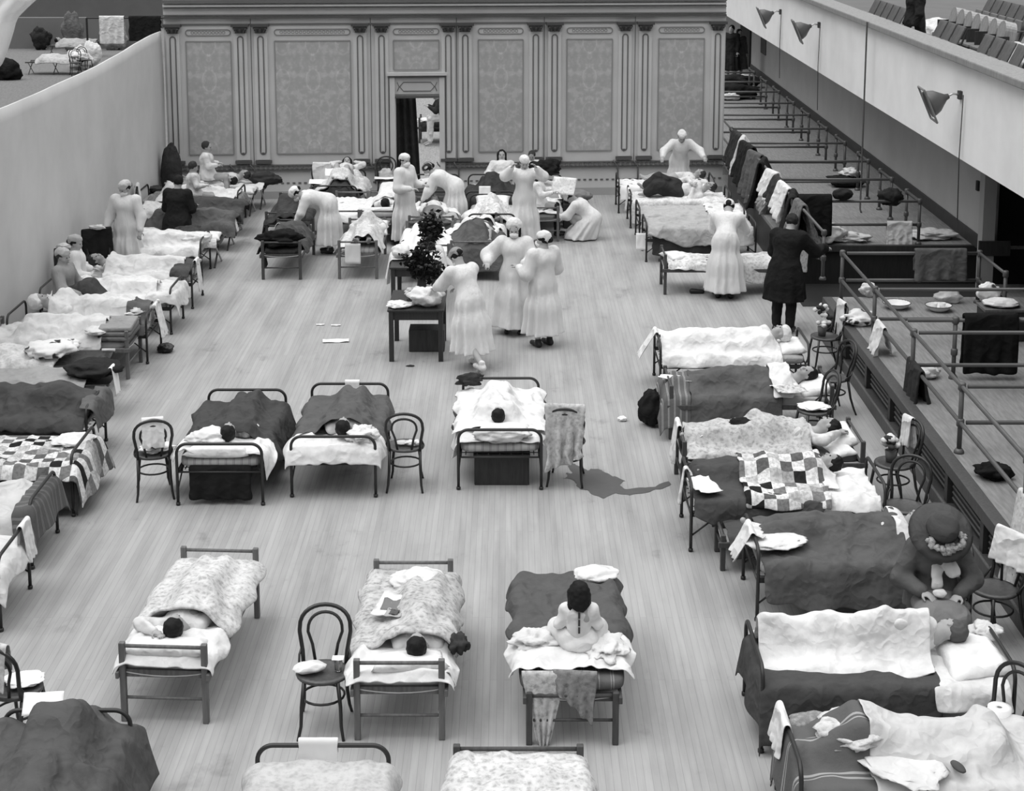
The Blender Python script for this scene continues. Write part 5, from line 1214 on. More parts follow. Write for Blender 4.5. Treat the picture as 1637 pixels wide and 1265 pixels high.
# -- bed beside seated grey-coated woman
b = mbed(274, 535, (-1, -1), LR, 'iron bed behind the seated person in grey coat, left row'); mattress(b, 'mattress behind the seated person in grey coat')
b.body = body_caps(lie(1.6, .05), Vector((0, .65, b.top)))
D(b, 'long white sheet folded along the bed behind the grey-coated person', WHITE, (-.7, .9), (.16, .1), seed=113, wrk=.03, cat='sheet')
b.body = []
D(b, 'white crumpled sheet hanging over the foot behind the grey-coated person', SHEET, (-1.0, -.6), (.12, .12), foot=.26, seed=114, wrk=.05, cat='sheet', zt=.58)
# -- bed of dozing patient
b = mbed(308, 494, (-1, -1), LR, 'iron bed with dark roll at its foot, left row', .85); mattress(b, 'mattress of the left bed with a dark roll')
patient(b, 'person with brown hair resting on a white pillow, left row', 1.6, .0, .62, 'short', HAIRB, 'down', .05, face=-.5)
D(b, 'pale cover over the brown-haired sleeper, left row', M('cloth', 212), (-.78, .42), (.14, .1), seed=115, wrk=.05, off=.01)
D(b, 'dark blanket roll across the foot of the pale covered bed', M('wool', 76), (-.93, -.62), (.1, .05), u=(-.42, .2), seed=116, wrk=.02, zt=.60)
pillow(b, 0, .78, .53, 'white pillow of the brown-haired sleeper, left row', (.6, .36, .14), 0, .3, seed=2)
hang('towel', local(b, -.1, -.965, .70), b.rz, 'white towel hanging at the foot of the bed with a dark roll', 'towel', WHITE, .26, .5, .2, seed=25)
# -- white bed before standing gowned person
b = mbed(322, 449, (-1, -1), LR, 'iron bed with rounded rail and white quilt beside the standing gowned person, left row', .85); mattress(b, 'mattress of the bed beside the standing gowned person')
patient(b, 'person with dark hair lying flat beside the standing gowned person, left row', 1.55, .05, .66, 'short', HAIRB, 'down', .04)
D(b, 'white quilt with soft folds beside the standing gowned person', WHITE, (-.93, .45), (.14, .12), seed=117, wrk=.05, cat='quilt', off=.01)
heap('bedding', local(b, -.02, -.80, .54), 'white tied bundle against the rounded foot rail, left row', 'bundle', WHITE, (.5, .3, .2), 68, 0, .3)
# -- dark patterned clothes cot
b = abed(352, 430, (-1, -1), LR, 'folding cot with dark clothes and white pillow at its foot', .66)
D(b, 'white sheet on the folding cot with dark clothes', SHEET, (-.9, .9), (.1, .1), seed=118, wrk=.03, cat='sheet')
heap('dark_clothes', local(b, .05, -.35, .49), 'dark patterned clothes heaped on a folding cot, left row', 'clothes', M('floral', 70, 30), (.5, .7, .16), 69, .1, .4)
pillow(b, -.05, -.75, .50, 'white pillow at the foot of the folding cot with dark clothes', (.56, .36, .14), .1, 0, seed=6)
heap('bundle', local(b, .1, .75, .50), 'grey cloth hood on the pillow end of the cot with dark clothes', 'cloth', M('wool', 105), (.34, .3, .24), 70, .1, .2)
heap('white_roll', local(b, .0, .40, .50), 'pale rolled bedding on the cot with dark clothes', 'bedding', CREAM, (.5, .6, .14), 71, .1, .2)
# -- two grey blanket cots, where the dark-suited person sits
b = abed(372, 402, (-1, -1), LR, 'folding cot under a grey blanket nearest to the dark-suited person', .68)
b.body = body_caps(lie(1.6, .12), Vector((0, .6, .46)))
D(b, 'grey blanket over the folding cot nearest to the dark-suited person', M('wool', 96), (-.93, .6), (.22, .1), foot=.08, seed=119, wrk=.04)
hang('towel', local(b, -.02, -.93, .50), b.rz, 'narrow white towel at the foot corner of the grey blanket cot', 'towel', WHITE, .2, .2, .25, seed=27)
b.body = []
bL12 = abed(385, 378, (-1, -1), LR, 'folding cot on which the dark-suited person sits', .68); b = bL12
b.body = body_caps(lie(1.6, .03), Vector((0, .6, .46)))
D(b, 'dark grey blanket on the cot where the dark-suited person sits', M('wool', 80), (-.95, .6), (.2, .1), foot=.1, seed=120, wrk=.02)
D(b, 'white sheet over the head end behind the dark-suited person', WHITE, (.3, .95), (.16, .1), seed=121, wrk=.05, cat='sheet', off=.03)
b.body = []
# -- flowered cover
b = mbed(381, 363, (-1, -1), LR, 'iron bed with dark flowered spread and white sheet, back left', .9); mattress(b, 'mattress of the back left bed with dark flowered spread')
D(b, 'dark flowered spread hanging off the near side, back left', M('floral', 150, 52), (-.95, .8), (.34, .1), foot=.2, seed=122, wrk=.02, cat='bedspread')
b.body = body_caps(lie(1.2, .08), Vector((0, .6, b.top)))
D(b, 'white sheet with small marks over the dark flowered spread', WHITE, (-.9, .6), (.04, .04), seed=123, wrk=.04, cat='sheet', off=.035)
b.body = []; bL13 = b
# -- two back cots
b = abed(407, 347, (-1, -1), LR, 'folding cot with white pillow end in the back left corner', .68); bL14 = b
D(b, 'pale blanket on the back left corner cot with a white pillow', CREAM, (-.93, .9), (.08, .1), seed=124, wrk=.05)
pillow(b, -.1, -.72, .48, 'white pillow on the end of the back left corner cot', (.58, .44, .14), .05, 0, seed=1)
patient(b, 'person with dark hair lying with head to the foot end, back left', 1.3, .05, -.45, 'short', HAIR, 'down', .05, z=.50, rz=math.pi)
b = abed(424, 336, (-1, -1), LR, 'folding cot against the painted wall, back left corner', .62); bL15 = b
D(b, 'pale blanket on the cot against the painted wall, back left', SHEET, (-.93, .9), (.08, .1), seed=125, wrk=.05)
heap('dark_coat', local(b, -.02, -.92, .46), 'dark coat hung over the end of the back left wall cot', 'coat', DG, (.62, .28, .26), 72, 0, .3)
patient(b, 'person lying along the painted wall with face up, back left', 1.3, .05, -.5, 'short', HAIRB, 'down', .05, z=.50, rz=math.pi)

# ================================================================ BEDS : back centre group
def cc(px, py, label, w=.65, mat=None, corner=(-1, -1), rz=0, l=1.88): return cbed(px, py, corner, rz, label, w, l, mat)
b = cc(421, 447, 'dark cot piled with a black coat, back centre left', .62, COTD); mattress(b, 'mattress of the cot piled with a black coat', mat=DG)
heap('black_coat', local(b, -.02, -.70, .52), 'black fur coat heaped on the near end of a dark cot', 'coat', M('wool', 26, sc_=2), (.72, .52, .26), 73, 0, .45)
b.body = body_caps(lie(1.5, .22), Vector((0, .6, b.top)))
D(b, 'grey blanket raised over knees behind the black coat', M('wool', 82), (-.6, .5), (.15, .15), seed=126, wrk=.05)
D(b, 'pale blanket lining crossing the cot behind the black coat', CREAM, (-.48, -.1), (.1, .02), u=(-.3, .0), seed=127, wrk=.05, off=.02); b.body = []
hang('coat_sleeve', local(b, -.36, -.7, .5), b.rz+math.pi/2, 'dark garment trailing off the left side of the black coat cot', 'garment', DG, .3, .34, .1, seed=29, thick=.02)
bC1 = b
b = cc(543, 446, 'wooden cot with a paper hung on its near rail, back centre', .62); mattress(b, 'mattress of the back centre cot with a hung paper')
patient(b, 'person with dark face turned up in the cot with a hung paper', 1.5, .08, .50, 'short', HAIR, 'chest', .12, gmat=WHITE, tilt=.7, z=.56, skin=SKIND)
D(b, 'pale mottled cover hunched over the sleeper behind the hung paper', M('floral', 215, 165), (-.86, .25), (.12, .12), seed=128, wrk=.04)
pillow(b, .1, .62, .54, 'white pillow in the cot with a hung paper', (.6, .5, .16), 0, .3, seed=4)
o = sheetpaper(local(b, -.08, -.975, .44), 0, 'white chart paper hanging on the near rail of a back centre cot', (.26, .34), .01, (math.pi/2-.06, 0), mat=M('plain', 215)); bC2 = b
b = cc(427, 395, 'cot under a dark blanket left of the stooping gowned person', .7, COTD); b.body = body_caps(lie(1.6, .34), Vector((0, .55, .5)))
D(b, 'dark blanket rising over knees left of the stooping gowned person', M('wool', 66), (-.93, .9), (.3, .15), seed=129, wrk=.04, foot=.1); b.body = []
b = cc(522, 392, 'cot with white linen just right of the stooping gowned person', .60); mattress(b, 'mattress of the white linen cot by the stooping gowned person')
D(b, 'white linen over the cot right of the stooping gowned person', WHITE, (-.93, .9), (.12, .2), foot=.1, seed=130, wrk=.05, cat='linen')
b = cc(578, 392, 'cot whose sleeper lies head towards us, back centre', .72, None); mattress(b, 'mattress of the head-first sleeper, back centre')
patient(b, 'person with black hair lying head towards us on a bolster, back centre', 1.5, .05, -.50, 'short', HAIR, 'down', .3, rz=math.pi, z=.53, tilt=.5)
o = MB().tube([(-.36, 0, 0), (-.3, 0, .0), (.3, 0, 0), (.36, 0, 0)], .09, 14).build('bolster', WHITE, None, True, 0, local(b, -.05, -.86, .60), .03); tag(o, 'long white bolster in front of a black-haired sleeper', 'bolster')
D(b, 'white sheets peaked over raised knees, back centre', WHITE, (-.25, .8), (.15, .25), seed=131, wrk=.09, cat='sheet')
heap('bundle', local(b, .38, -.72, .46), 'pale linen bulging off the right side of a back centre cot', 'linen', SHEET, (.42, .6, .3), 74, .1, .45); b.body = []
b = mbed(498, 352, (-1, -1), .0, 'iron bed with huge pale quilt against the painted wall, back centre'); mattress(b, 'mattress under the huge pale quilt')
b.body = body_caps(lie(1.65, .30), Vector((.1, .62, b.top)))
D(b, 'dark blanket hanging off the near side below the huge pale quilt', M('wool', 64), (-.93, -.2), (.2, .1), foot=.2, seed=132, wrk=.02)
D(b, 'huge pale quilt heaped over a patient against the painted wall', M('floral', 225, 170), (-.75, .6), (.1, .2), u=(-.3, .5), seed=133, wrk=.08, cat='quilt', thick=.04, off=.03)
patient(b, 'person with dark hair and face above a huge pale quilt', 1.6, .1, .74, 'bob', HAIR, 'up', .3, gmat=WHITE, tilt=.9, z=.68); b.body = []
sheetpaper(local(b, -.05, -.45, .86), .1, 'white paper card lying on the huge pale quilt', (.34, .3), .02, (.35, 0))
b = cc(655, 402, 'cot with tucked pale blanket between the two gowned persons', .78); mattress(b, 'mattress of the cot between the two gowned persons')
D(b, 'pale grey blanket tucked over the cot between the two gowned persons', M('wool', 172), (-.9, .1), (.12, .12), foot=.1, seed=134, wrk=.02)
D(b, 'white sheet folded back on the cot between the two gowned persons', WHITE, (.02, .9), (.1, .1), seed=135, wrk=.04, cat='sheet', off=.02)
patient(b, 'person with dark skin tended by the stooping gowned person with striped cap', 1.5, .0, .45, 'short', HAIR, 'down', .05, skin=SKIND); b.body = []
heap('dark_garment', local(b, .0, -.98, .44), 'dark grey garment rolled along the near rail between gowned persons', 'garment', M('wool', 92), (.72, .2, .20), 75, 0, .2); bC5 = b
b = mbed(748, 402, (-1, -1), 0, 'iron bed with rumpled flowered white linen, back centre right', .85); mattress(b, 'mattress of the rumpled flowered linen bed')
patient(b, 'person with black hair under rumpled flowered linen', 1.5, .0, .42, 'short', HAIR, 'chest', .2, gmat=SHEET)
D(b, 'rumpled flowered white linen, back centre right', M('floral', 232, 160), (-.93, .2), (.12, .12), seed=136, wrk=.09, cat='linen')
pillow(b, 0, .72, .56, 'white pillow of the rumpled flowered linen bed', (.66, .4, .18), 0, .5, seed=5); b.body = []
sheetpaper(local(b, -.15, .96, .72), 0, 'white notice standing at the head rail of the flowered linen bed', (.22, .24), .01, (1.4, 0))
b = mbed(655, 362, (-1, -1), 0, 'iron bed with dark blanket in front of the doorway', .9); mattress(b, 'mattress of the bed in front of the doorway', mat=DG)
D(b, 'dark blanket on the bed in front of the doorway', M('wool', 58), (-.95, .5), (.2, .2), foot=.25, seed=137, wrk=.02)
heap('white_sheet', local(b, -.1, .6, .54), 'white sheet at the head of the bed in front of the doorway', 'sheet', WHITE, (.6, .4, .12), 76, 0, .3)
b = mbed(745, 362, (-1, -1), 0, 'iron bed of the long-haired person against the painted wall', .95); mattress(b, 'mattress of the long-haired person')
b.body = body_caps(lie(1.65, .42), Vector((.05, .55, b.top)))
D(b, 'big dark blanket tented over the long-haired person\'s knees', M('wool', 62), (-.95, .55), (.3, .3), foot=.3, seed=138, wrk=.07, flare=.1)
b.body = []; bC9 = b
b = mbed(832, 362, (-1, -1), 0, 'iron bed behind the gowned person with raised arms, where a child sits', .85); mattress(b, 'mattress of the sitting child\'s bed')
D(b, 'white sheet on the sitting child\'s bed', WHITE, (-.9, .9), (.15, .15), seed=139, wrk=.05, cat='sheet'); bC10 = b
b = cc(838, 386, 'wooden cot where the child reads a newspaper', .62); mattress(b, 'mattress under the child reading a newspaper', mat=M('cloth', 150))
D(b, 'white sheet on the cot of the reading child', WHITE, (-.93, .6), (.12, .14), seed=140, wrk=.05, cat='sheet')
pillow(b, .12, .70, .52, 'striped grey pillow on the cot of the reading child', (.56, .44, .18), .1, .2, mat=M('stripe', 150, 110, 30), seed=6); bC11 = b
b = cc(640, 452, 'cot with black-spotted white coverlet behind the flowers', .80); mattress(b, 'mattress under the black-spotted coverlet')
b.body = body_caps(lie(1.6, .12), Vector((0, .6, b.top)))
D(b, 'white coverlet with large black spots behind the flowers', M('flowers', 235, 26, .8), (-.93, .9), (.2, .24), foot=.2, seed=141, wrk=.04, cat='coverlet'); b.body = []
b = cc(722, 446, 'cot with a grey blanket mounded over a sleeper, centre', .82); b.body = body_caps(lie(1.65, .30), Vector((0, .7, b.top)))
D(b, 'grey wool blanket mounded over a sleeper behind the bonneted gowned person', M('wool', 88), (-.97, .5), (.34, .3), foot=.36, seed=142, wrk=.05, flare=.12)
D(b, 'white sheet edge above the mounded grey blanket', WHITE, (.38, .9), (.2, .2), seed=143, wrk=.05, cat='sheet', off=.03); b.body = []
patient(b, 'person behind the mounded grey blanket, only dark hair in sight', 1.5, .1, .72, 'short', HAIRB, 'down', .1); b.body = []
# chairs at the back
c = chair(512, 336, NR-.1, 'bentwood chair with white garment against the wall, left of the quilt bed', (0, 0))
hang('shirt', c.loc+c.R @ Vector((0, -.225, .91)), c.rz, 'white shirt hung over a chair back against the painted wall', 'shirt', WHITE, .38, .36, .5, seed=31, thick=.02)
heap('bag', c.loc+Vector((0, 0, .475)), 'dark handbag on the seat of the chair with white garment', 'bag', SHOE, (.3, .2, .12), 77)
sheetpaper(c.loc+Vector((-.02, -.1, .60)), 0, 'white folded paper on the chair with white garment', (.36, .2), .01, (.3, 0))
c = chair(617, 322, NR, 'bentwood chair with papers just left of the masked gowned person at the doorway', (0, 0))
sheetpaper(c.loc+Vector((0, -.05, .50)), .05, 'stack of white papers on the chair left of the doorway', (.46, .3), .01); heap('bowl_cloth', c.loc+Vector((0, .08, .475)), 'small pale cloth on the chair left of the doorway', 'cloth', CREAM, (.26, .1, .2), 78)
c = chair(922, 306, NR, 'empty bentwood chair standing alone against the painted wall', (0, 0))
c = chair(246, 344, -1.2, 'bentwood chair against the left partition near the back corner', (0, 0), 0)
heap('bundle', c.loc+Vector((.05, 0, .475)), 'dark bundle on the chair near the back left corner', 'bundle', M('wool', 70), (.3, .34, .12), 79)
c = chair(242, 372, -1.4, 'bentwood chair with white cloth beside the left partition', (0, 0))
hang('cloth', c.loc+c.R @ Vector((0, -.225, .91)), c.rz, 'white cloth over the chair beside the left partition', 'cloth', WHITE, .36, .3, .35, seed=33, thick=.02)
heap('dark_garment', F(281, 330)+Vector((-.05, -.05, 0)), 'tall dark garment bundle in the back left corner', 'garment', DG, (.42, .4, 1.3), 81, 0, .15)
c = chair(165, 462, rad(-150), 'bentwood chair hung with a black coat near the left partition', (0, 0))
hang('coat', c.loc+c.R @ Vector((0, -.23, .93)), c.rz, 'black coat over the chair near the left partition', 'coat', BLACK, .5, .5, .6, seed=35, thick=.04)
heap('white_cloth', c.loc+c.R @ Vector((0, -.2, .95)), 'white cloth on top of the black coat near the left partition', 'cloth', WHITE, (.26, .12, .08), 82)
c = chair(118, 498, rad(-150), 'bentwood chair with dark coat and white cloth at the left partition', (0, 0))
hang('coat', c.loc+c.R @ Vector((0, -.23, .93)), c.rz, 'dark coat over the chair behind the grey-coated person', 'coat', DG, .4, .4, .5, seed=37, thick=.04)
heap('white_cloth', c.loc+c.R @ Vector((0, -.2, .94)), 'white cloth atop the dark coat behind the grey-coated person', 'cloth', WHITE, (.3, .14, .1), 83)
# ================================================================ TABLES with flowers
def table(label, px, py, w, d, h, mat):
    p = F(px, py); t = thing('table', label, 'table', p+Vector((w/2-.04, d/2-.04, 0)))
    MB().box((0, 0, h-.015), (w, d, .03)).build('tabletop', mat, t, bevel=.006)
    MB().box((0, 0, h-.09), (w-.1, d-.1, .13)).build('apron', mat, t)
    for sx in (-1, 1):
        for sy in (-1, 1): MB().box((sx*(w/2-.05), sy*(d/2-.05), (h-.03)/2), (.065, .065, h-.03)).build('leg', mat, t, bevel=.005)
    return t
TW = M('wood', 46, rough=.45)
t1 = table('dark wooden table with flowers and linen in the middle of the floor', 625, 578, .78, 1.15, .74, TW); T = t1.location
t2 = table('longer dark table with white cloth behind the flower table', 628, 500, .72, 1.5, .72, TW); T2 = t2.location
b = Bed(); b.loc = T2.copy(); b.rz = 0; b.R = Matrix.Rotation(0, 3, 'Z'); b.w = .74; b.l = 1.5; b.body = []; b.top = .725
D(b, 'white cloth spread over the far part of the back table', WHITE, (-.3, .76), (.4, .3), seed=144, wrk=.01, cat='tablecloth', zt=.725)
MB().box((0, 0, .16), (.5, .34, .32)).build('crate', M('wood', 64), None, False, .01, T+Vector((.12, .1, 0))); tag(bpy.data.objects['crate'], 'dark crate on the floor under the flower table', 'crate')
def bouquet(label, loc, h, w, seed, dark=34):
    rnd = random.Random(seed); t = thing('bouquet', label, 'flowers', loc)
    MB().lathe([(.001, 0), (.06, 0), (.075, .08), (.06, .2), (.045, .24), (.06, .27), (.05, .27), (.035, .24), (.05, .1), (.001, .02)], (0, 0, 0), 20).build('vase', M('gloss', 60), t, True)
    st = MB(); lv = MB(); fl = MB()
    for i in range(26):
        a = rnd.random()*6.28; rr = w*rnd.random()**.6; z = h*(.45+.55*rnd.random()) if rr < w*.5 else h*(.4+.35*rnd.random())
        e = Vector((rr*math.cos(a), rr*math.sin(a)*.8, z)); m_ = Vector((e.x*.4, e.y*.4, z*.55)); st.tube([(0, 0, .2), m_, e], .005, 4)
        for k in range(16):
            c = e*(.55+.5*rnd.random())+Vector((rnd.gauss(0, .05), rnd.gauss(0, .05), rnd.gauss(0, .04))); q = Euler((rnd.random()*6, rnd.random()*6, rnd.random()*6)).to_matrix(); s_ = .022+.02*rnd.random()
            lv.add([c+q @ Vector(v)*s_ for v in ((0, -1.5, 0), (.8, 0, .25), (0, 1.6, 0), (-.8, 0, .25))], [(0, 1, 2, 3)])
        for k in range(2):
            c = e+Vector((rnd.gauss(0, .03), rnd.gauss(0, .03), .01)); fl.lathe([(.006, -.012), (.026, -.004), (.03, .01), (.015, .022), (.001, .024)], c, 7)
    st.build('stems', M('wood', 50), t); lv.build('leaves', M('wool', dark), t); fl.build('blossoms', M('wool', 70), t, True); return t
bouquet('tall dark leafy bouquet in a vase on the flower table', T+Vector((.04, .30, .74)), .82, .30, 3)
bouquet('second dark bouquet standing on the white-clothed table', T2+Vector((.22, .35, .74)), .66, .16, 5)
heap('crumpled_linen', T+Vector((.12, -.32, .74)), 'crumpled white linen pile at the near edge of the flower table', 'linen', WHITE, (.46, .40, .26), 84, 0, .35)
heap('folded_linen', T+Vector((-.24, -.38, .74)), 'flat white linen at the left near corner of the flower table', 'linen', WHITE, (.34, .32, .07), 85, .2, .3)
MB().lathe([(.001, 0), (.035, 0), (.045, .12), (.04, .12), (.03, .01), (.001, .01)], (0, 0, 0), 16).build('water_glass', gm, None, True, 0, T+Vector((-.12, -.1, .74))); tag(bpy.data.objects['water_glass'], 'drinking glass on the flower table left of the bouquet', 'glass')
MB().lathe([(.001, 0), (.09, .002), (.1, .015), (.09, .012), (.001, .01)], (0, 0, 0), 20).build('plate', M('gloss', 225), None, True, 0, T+Vector((-.1, -.28, .74))); tag(bpy.data.objects['plate'], 'small white plate on the flower table', 'plate')
heap('napkin', T+Vector((-.1, .28, .74)), 'small white napkin beside the vase on the flower table', 'napkin', WHITE, (.2, .14, .1), 86, .3, .5)
heap('basin_cloth', T2+Vector((-.22, -.15, .735)), 'round white wrapped bowl at the left end of the white-clothed table', 'bowl', WHITE, (.3, .34, .22), 87, 0, .15)
# ================================================================ STANDING AND SITTING PEOPLE
def arms(J, L=None, R=None):
    for a, v in (('L', L), ('R', R)):
        if v: J['el'+a] = J['sh'+a]+Vector(v[0]); J['wr'+a] = J['el'+a]+Vector(v[1])
    return J
# masked gowned person at the doorway
J = stand(1.68); look(J, -.35, -.05); arms(J, ((-.07, .05, -.27), (.08, .24, .02)), ((.08, .02, -.28), (-.10, .22, .0)))
t = nurse('person in white gown and mask standing upright at the doorway', J, F(648, 392), rad(-120), hem=.12, hemr=.25)
S = SDF(); S.cap((0, -.08, .75), (0, -.12, .14), .14, .20, .05); S.build('skirt', M('wool', 40), t, .02, lambda X, Y, Z, f: np.maximum(f, .06-Z))
# stooping gowned person with striped cap
J = stand(1.62); bend(J, rad(62)); bend(J, rad(-20), 'neck', ('head',)); arms(J, ((-.03, .12, -.25), (.02, .12, -.2)), ((.03, .10, -.26), (-.02, .14, -.2)))
nurse('person in striped cap stooping left over a cot near the doorway', J, F(728, 374), rad(84), hem=.2, hemr=.26, capmat=M('stripex', 60, 225, 18), hairmat=HAIR, folds=12)
# gowned person with raised arms
J = stand(1.64); look(J, .2, -.4); arms(J, ((-.17, .12, -.04), (.12, .08, .17)), ((.17, .12, -.04), (-.12, .08, .17)))
nurse('person in white gown lifting both arms to her cap, back centre', J, F(838, 392), rad(178), hem=.12, hemr=.27, sleeve=(.09, .10, .06), msk=False)
# bonneted gowned person
J = stand(1.66); look(J, .12, -.2); arms(J, ((-.10, .05, -.25), (.10, .20, .0)), ((.20, .0, -.20), (-.02, .22, -.06)))
nurse('person in wide white bonnet and full gown walking towards us', J, F(822, 532), rad(172), cap='bonnet', hem=.12, hemr=.31, sleeve=(.10, .12, .07), folds=7)
# gowned person with dark shoes, seen from behind
J = stand(1.66); look(J, .5, -.1); arms(J, ((-.10, .02, -.27), (.0, .20, .06)), ((.10, .06, -.26), (-.05, .2, .08)))
nurse('person in white cap and long gown with black shoes, seen from behind', J, F(868, 553), rad(35), hem=.20, hemr=.28, sleeve=(.09, .10, .06))
# gowned person leaning to the table
J = stand(1.66); bend(J, rad(28)); look(J, 0, -.5); arms(J, ((-.05, .16, -.2), (.05, .2, -.08)), ((.05, .14, -.22), (-.05, .2, -.1)))
J['anL'] = Vector((-.12, -.42, .14)); J['tL'] = Vector((0, .6, -.6))
nurse('person in white gown bending over the flower table, back to us', J, F(752, 586), rad(38), hem=.24, hemr=.28, sleeve=(.09, .09, .06), shoemat=WHITE, hemc=(0, -.06, 0), capmat=M('wool', 150))
# gowned person bending over the black coat cot
J = stand(1.62); bend(J, rad(74)); bend(J, rad(-10), 'neck', ('head',)); arms(J, ((-.04, .10, -.26), (.04, .1, -.16)), ((.04, .06, -.27), (-.04, .1, -.14)))
nurse('person doubled over a patient behind the black coat cot', J, F(526, 404), rad(100), hem=.18, hemr=.30, folds=11, hr=True)
# gowned person between left beds
J = stand(1.66); look(J, -.5, -.5); arms(J, ((-.10, .02, -.27), (-.02, .12, -.22)), ((.10, .02, -.27), (.02, .14, -.2)))
nurse('person in white gown and soft cap standing between the left beds', J, F(206, 447), rad(168), hem=.15, hemr=.27, capmat=M('cloth', 196), msk=True)
# blurred gowned person at right
J = stand(1.68); bend(J, rad(46)); look(J, 0, -.4); arms(J, ((-.05, .16, -.22), (.0, .22, -.05)), ((.08, .14, -.22), (.0, .22, -.05)))
nurse('person in long white gown bent over a bed at right, back to us', J, F(1158, 476), rad(-12), hem=.12, hemr=.30, folds=8, capmat=WHITE)
# crouching gowned person
J = stand(1.6); bend(J, rad(48))
for k in UP+('pel', 'hiL', 'hiR'): J[k] = J[k]+Vector((0, -.12, -.52))
J['knL'] = Vector((-.14, .32, .46)); J['knR'] = Vector((.14, .32, .46)); look(J, 0, -.4); arms(J, ((-.05, .14, -.20), (.05, .2, -.06)), ((.05, .14, -.2), (-.05, .2, -.06)))
nurse('person crouching on the floor near the reading child', J, F(938, 382), rad(72), hem=.02, hemr=.32, hemc=(0, .12, 0), msk=False, folds=8, amp=.025)
# gowned person behind the right wall bed
J = stand(1.6); bend(J, rad(30)); look(J, 0, -.2); arms(J, ((-.20, .14, -.14), (-.05, .2, -.1)), ((.2, .14, -.14), (.05, .2, -.1)))
nurse('person in white leaning towards us behind the spotted white bed', J, Vector((3.48, 33.8, 0)), rad(182), hem=.15, hemr=.25, msk=False)
# helper with cap behind the grey-coated woman
J = stand(1.55); sit(J, .42); look(J, -.3, -.2); arms(J, ((-.08, .02, -.26), (.02, .2, -.02)), ((.08, .02, -.26), (-.02, .2, -.02)))
t = nurse('person in pale cap and white smock sitting behind the grey-coated person', J, Vector((-6.62, 24.6, 0)), rad(-80), hem=.3, hemr=.2, msk=False, capmat=M('cloth', 180), hemc=(0, .2, 0))
# grey-coated woman
J = stand(1.6); sit(J, .46); look(J, -.2, -.2); arms(J, ((-.10, .08, -.25), (.04, .22, -.04)), ((.12, .12, -.24), (.0, .26, -.06)))
J['knL'] = J['hiL']+Vector((0, .36, .18)); J['knR'] = J['hiR']+Vector((0, .36, .18))
t = nurse('person in grey coat and pale cap sitting on a left-row bed', J, Vector((-6.42, 23.15, .06)), rad(-100), msk=False, gown=M('gown', 150), hem=.44, hemr=.2, hemc=(0, .1, 0), capmat=M('cloth', 190), sh=False, sleeve=(.085, .08, .06), hairmat=HAIRB)
S = SDF()
for a in 'LR': S.cap(J['hi'+a], J['kn'+a], .15, .13, .06); S.cap(J['kn'+a], J['kn'+a]+Vector((0, .26, -.25)), .13, .14, .06)
S.build('dark_skirt', M('wool', 70), t, .016, disp=(.02, 9))
# dark-suited person on a cot
J = stand(1.7); sit(J, .48); look(J, .5, -.2); bend(J, rad(8)); arms(J, ((-.06, .04, -.28), (.05, .24, .02)), ((.06, .04, -.28), (-.05, .24, .02)))
t = person('person in dark suit sitting on a grey blanket cot, back to us', J, Vector((-5.95, 28.95, .02)), rad(-12)); face_parts(J, t); hair(J, t, 'short', M('wool', 40))
garment('jacket', J, t, M('wool', 36), .40, .24, (.088, .08, .06), hemc=(0, -.06, 0), amp=.008, trs=.165); trousers(J, t, M('wool', 36)); shoes(J, t)
def kid(label, loc, rz, h=1.2, seat=.5, hk='short', hm=None, mat=WHITE, ar=None, lk=(0, -.2), legs=True, z=0):
    J = stand(h); sit(J, seat); look(J, *lk); arms(J, *(ar or (((-.05, .05, -.18), (.05, .16, .0)), ((.05, .05, -.18), (-.05, .16, .0)))))
    t = person(label, J, Vector(loc), rz, fingers=True); face_parts(J, t); hair(J, t, hk, hm or HAIRB)
    garment('nightshirt', J, t, mat, seat+.02, .17, (.075, .07, .05), slv='long', hemc=(0, .05, 0), trs=.15, amp=.008); return t, J
kid('child with dark hair sitting up in white nightshirt, back left', (-6.05, 31.05, .06), rad(-75), 1.35, lk=(.3, -.25))
kid('taller dark-haired child sitting behind the other, against the painted wall', (-6.05, 32.5, .12), rad(-85), 1.45, seat=.56, lk=(-.2, -.1))
t, J = kid('child with dark hair sitting facing us on a bed by the painted wall', (.42, 33.0, .02), rad(170), 1.15, seat=.52, lk=(0, -.35))
heap('dark_toy', Vector((.66, 32.6, .75)), 'dark toy bundle in front of the sitting child at the painted wall', 'toy', BLACK, (.6, .36, .30), 91, 0, .6)
J = stand(1.6); sit(J, .36); bend(J, rad(-32)); look(J, 0, -.3); arms(J, ((-.10, .06, -.2), (.12, .16, .0)), ((.12, .1, -.18), (-.06, .2, .02)))
t = person('person with long dark hair sitting up against the painted wall', J, Vector((-.18, 33.25, .0)), rad(182)); face_parts(J, t); hair(J, t, 'long', M('wool', 36)); garment('nightgown', J, t, WHITE, None, 0, (.085, .08, .06))
t, J = kid('child with pigtails sitting on a cot edge reading a newspaper', (.50, 30.35, .02), rad(-98), 1.35, hm=HAIR, hk='bob', lk=(0, -.3), ar=(((-.06, .10, -.18), (.02, .2, .06)), ((.06, .10, -.18), (-.02, .2, .06))))
S = SDF()
for a in 'LR': S.cap(J['kn'+a], J['an'+a], .055, .045, .02)
S.build('stockings', M('wool', 40), t, .014); shoes(J, t)
o = sheetpaper(Vector((.98, 30.2, .98)), rad(-25), 'white newspaper held up by the reading child', (.46, .34), .02, (rad(62), 0), mat=M('floral', 235, 190), name='newspaper', cat='newspaper')
heap('cushion', Vector((1.25, 31.2, .50)), 'grey cushion on a low stool behind the reading child', 'cushion', M('wool', 120), (.62, .44, .22), 92, .1, .15)
MB().box((0, 0, .24), (.5, .36, .48)).build('stool', M('wood', 40), None, False, .02, Vector((1.25, 31.2, 0))); tag(bpy.data.objects['stool'], 'dark box stool carrying a grey cushion, back centre right', 'stool')
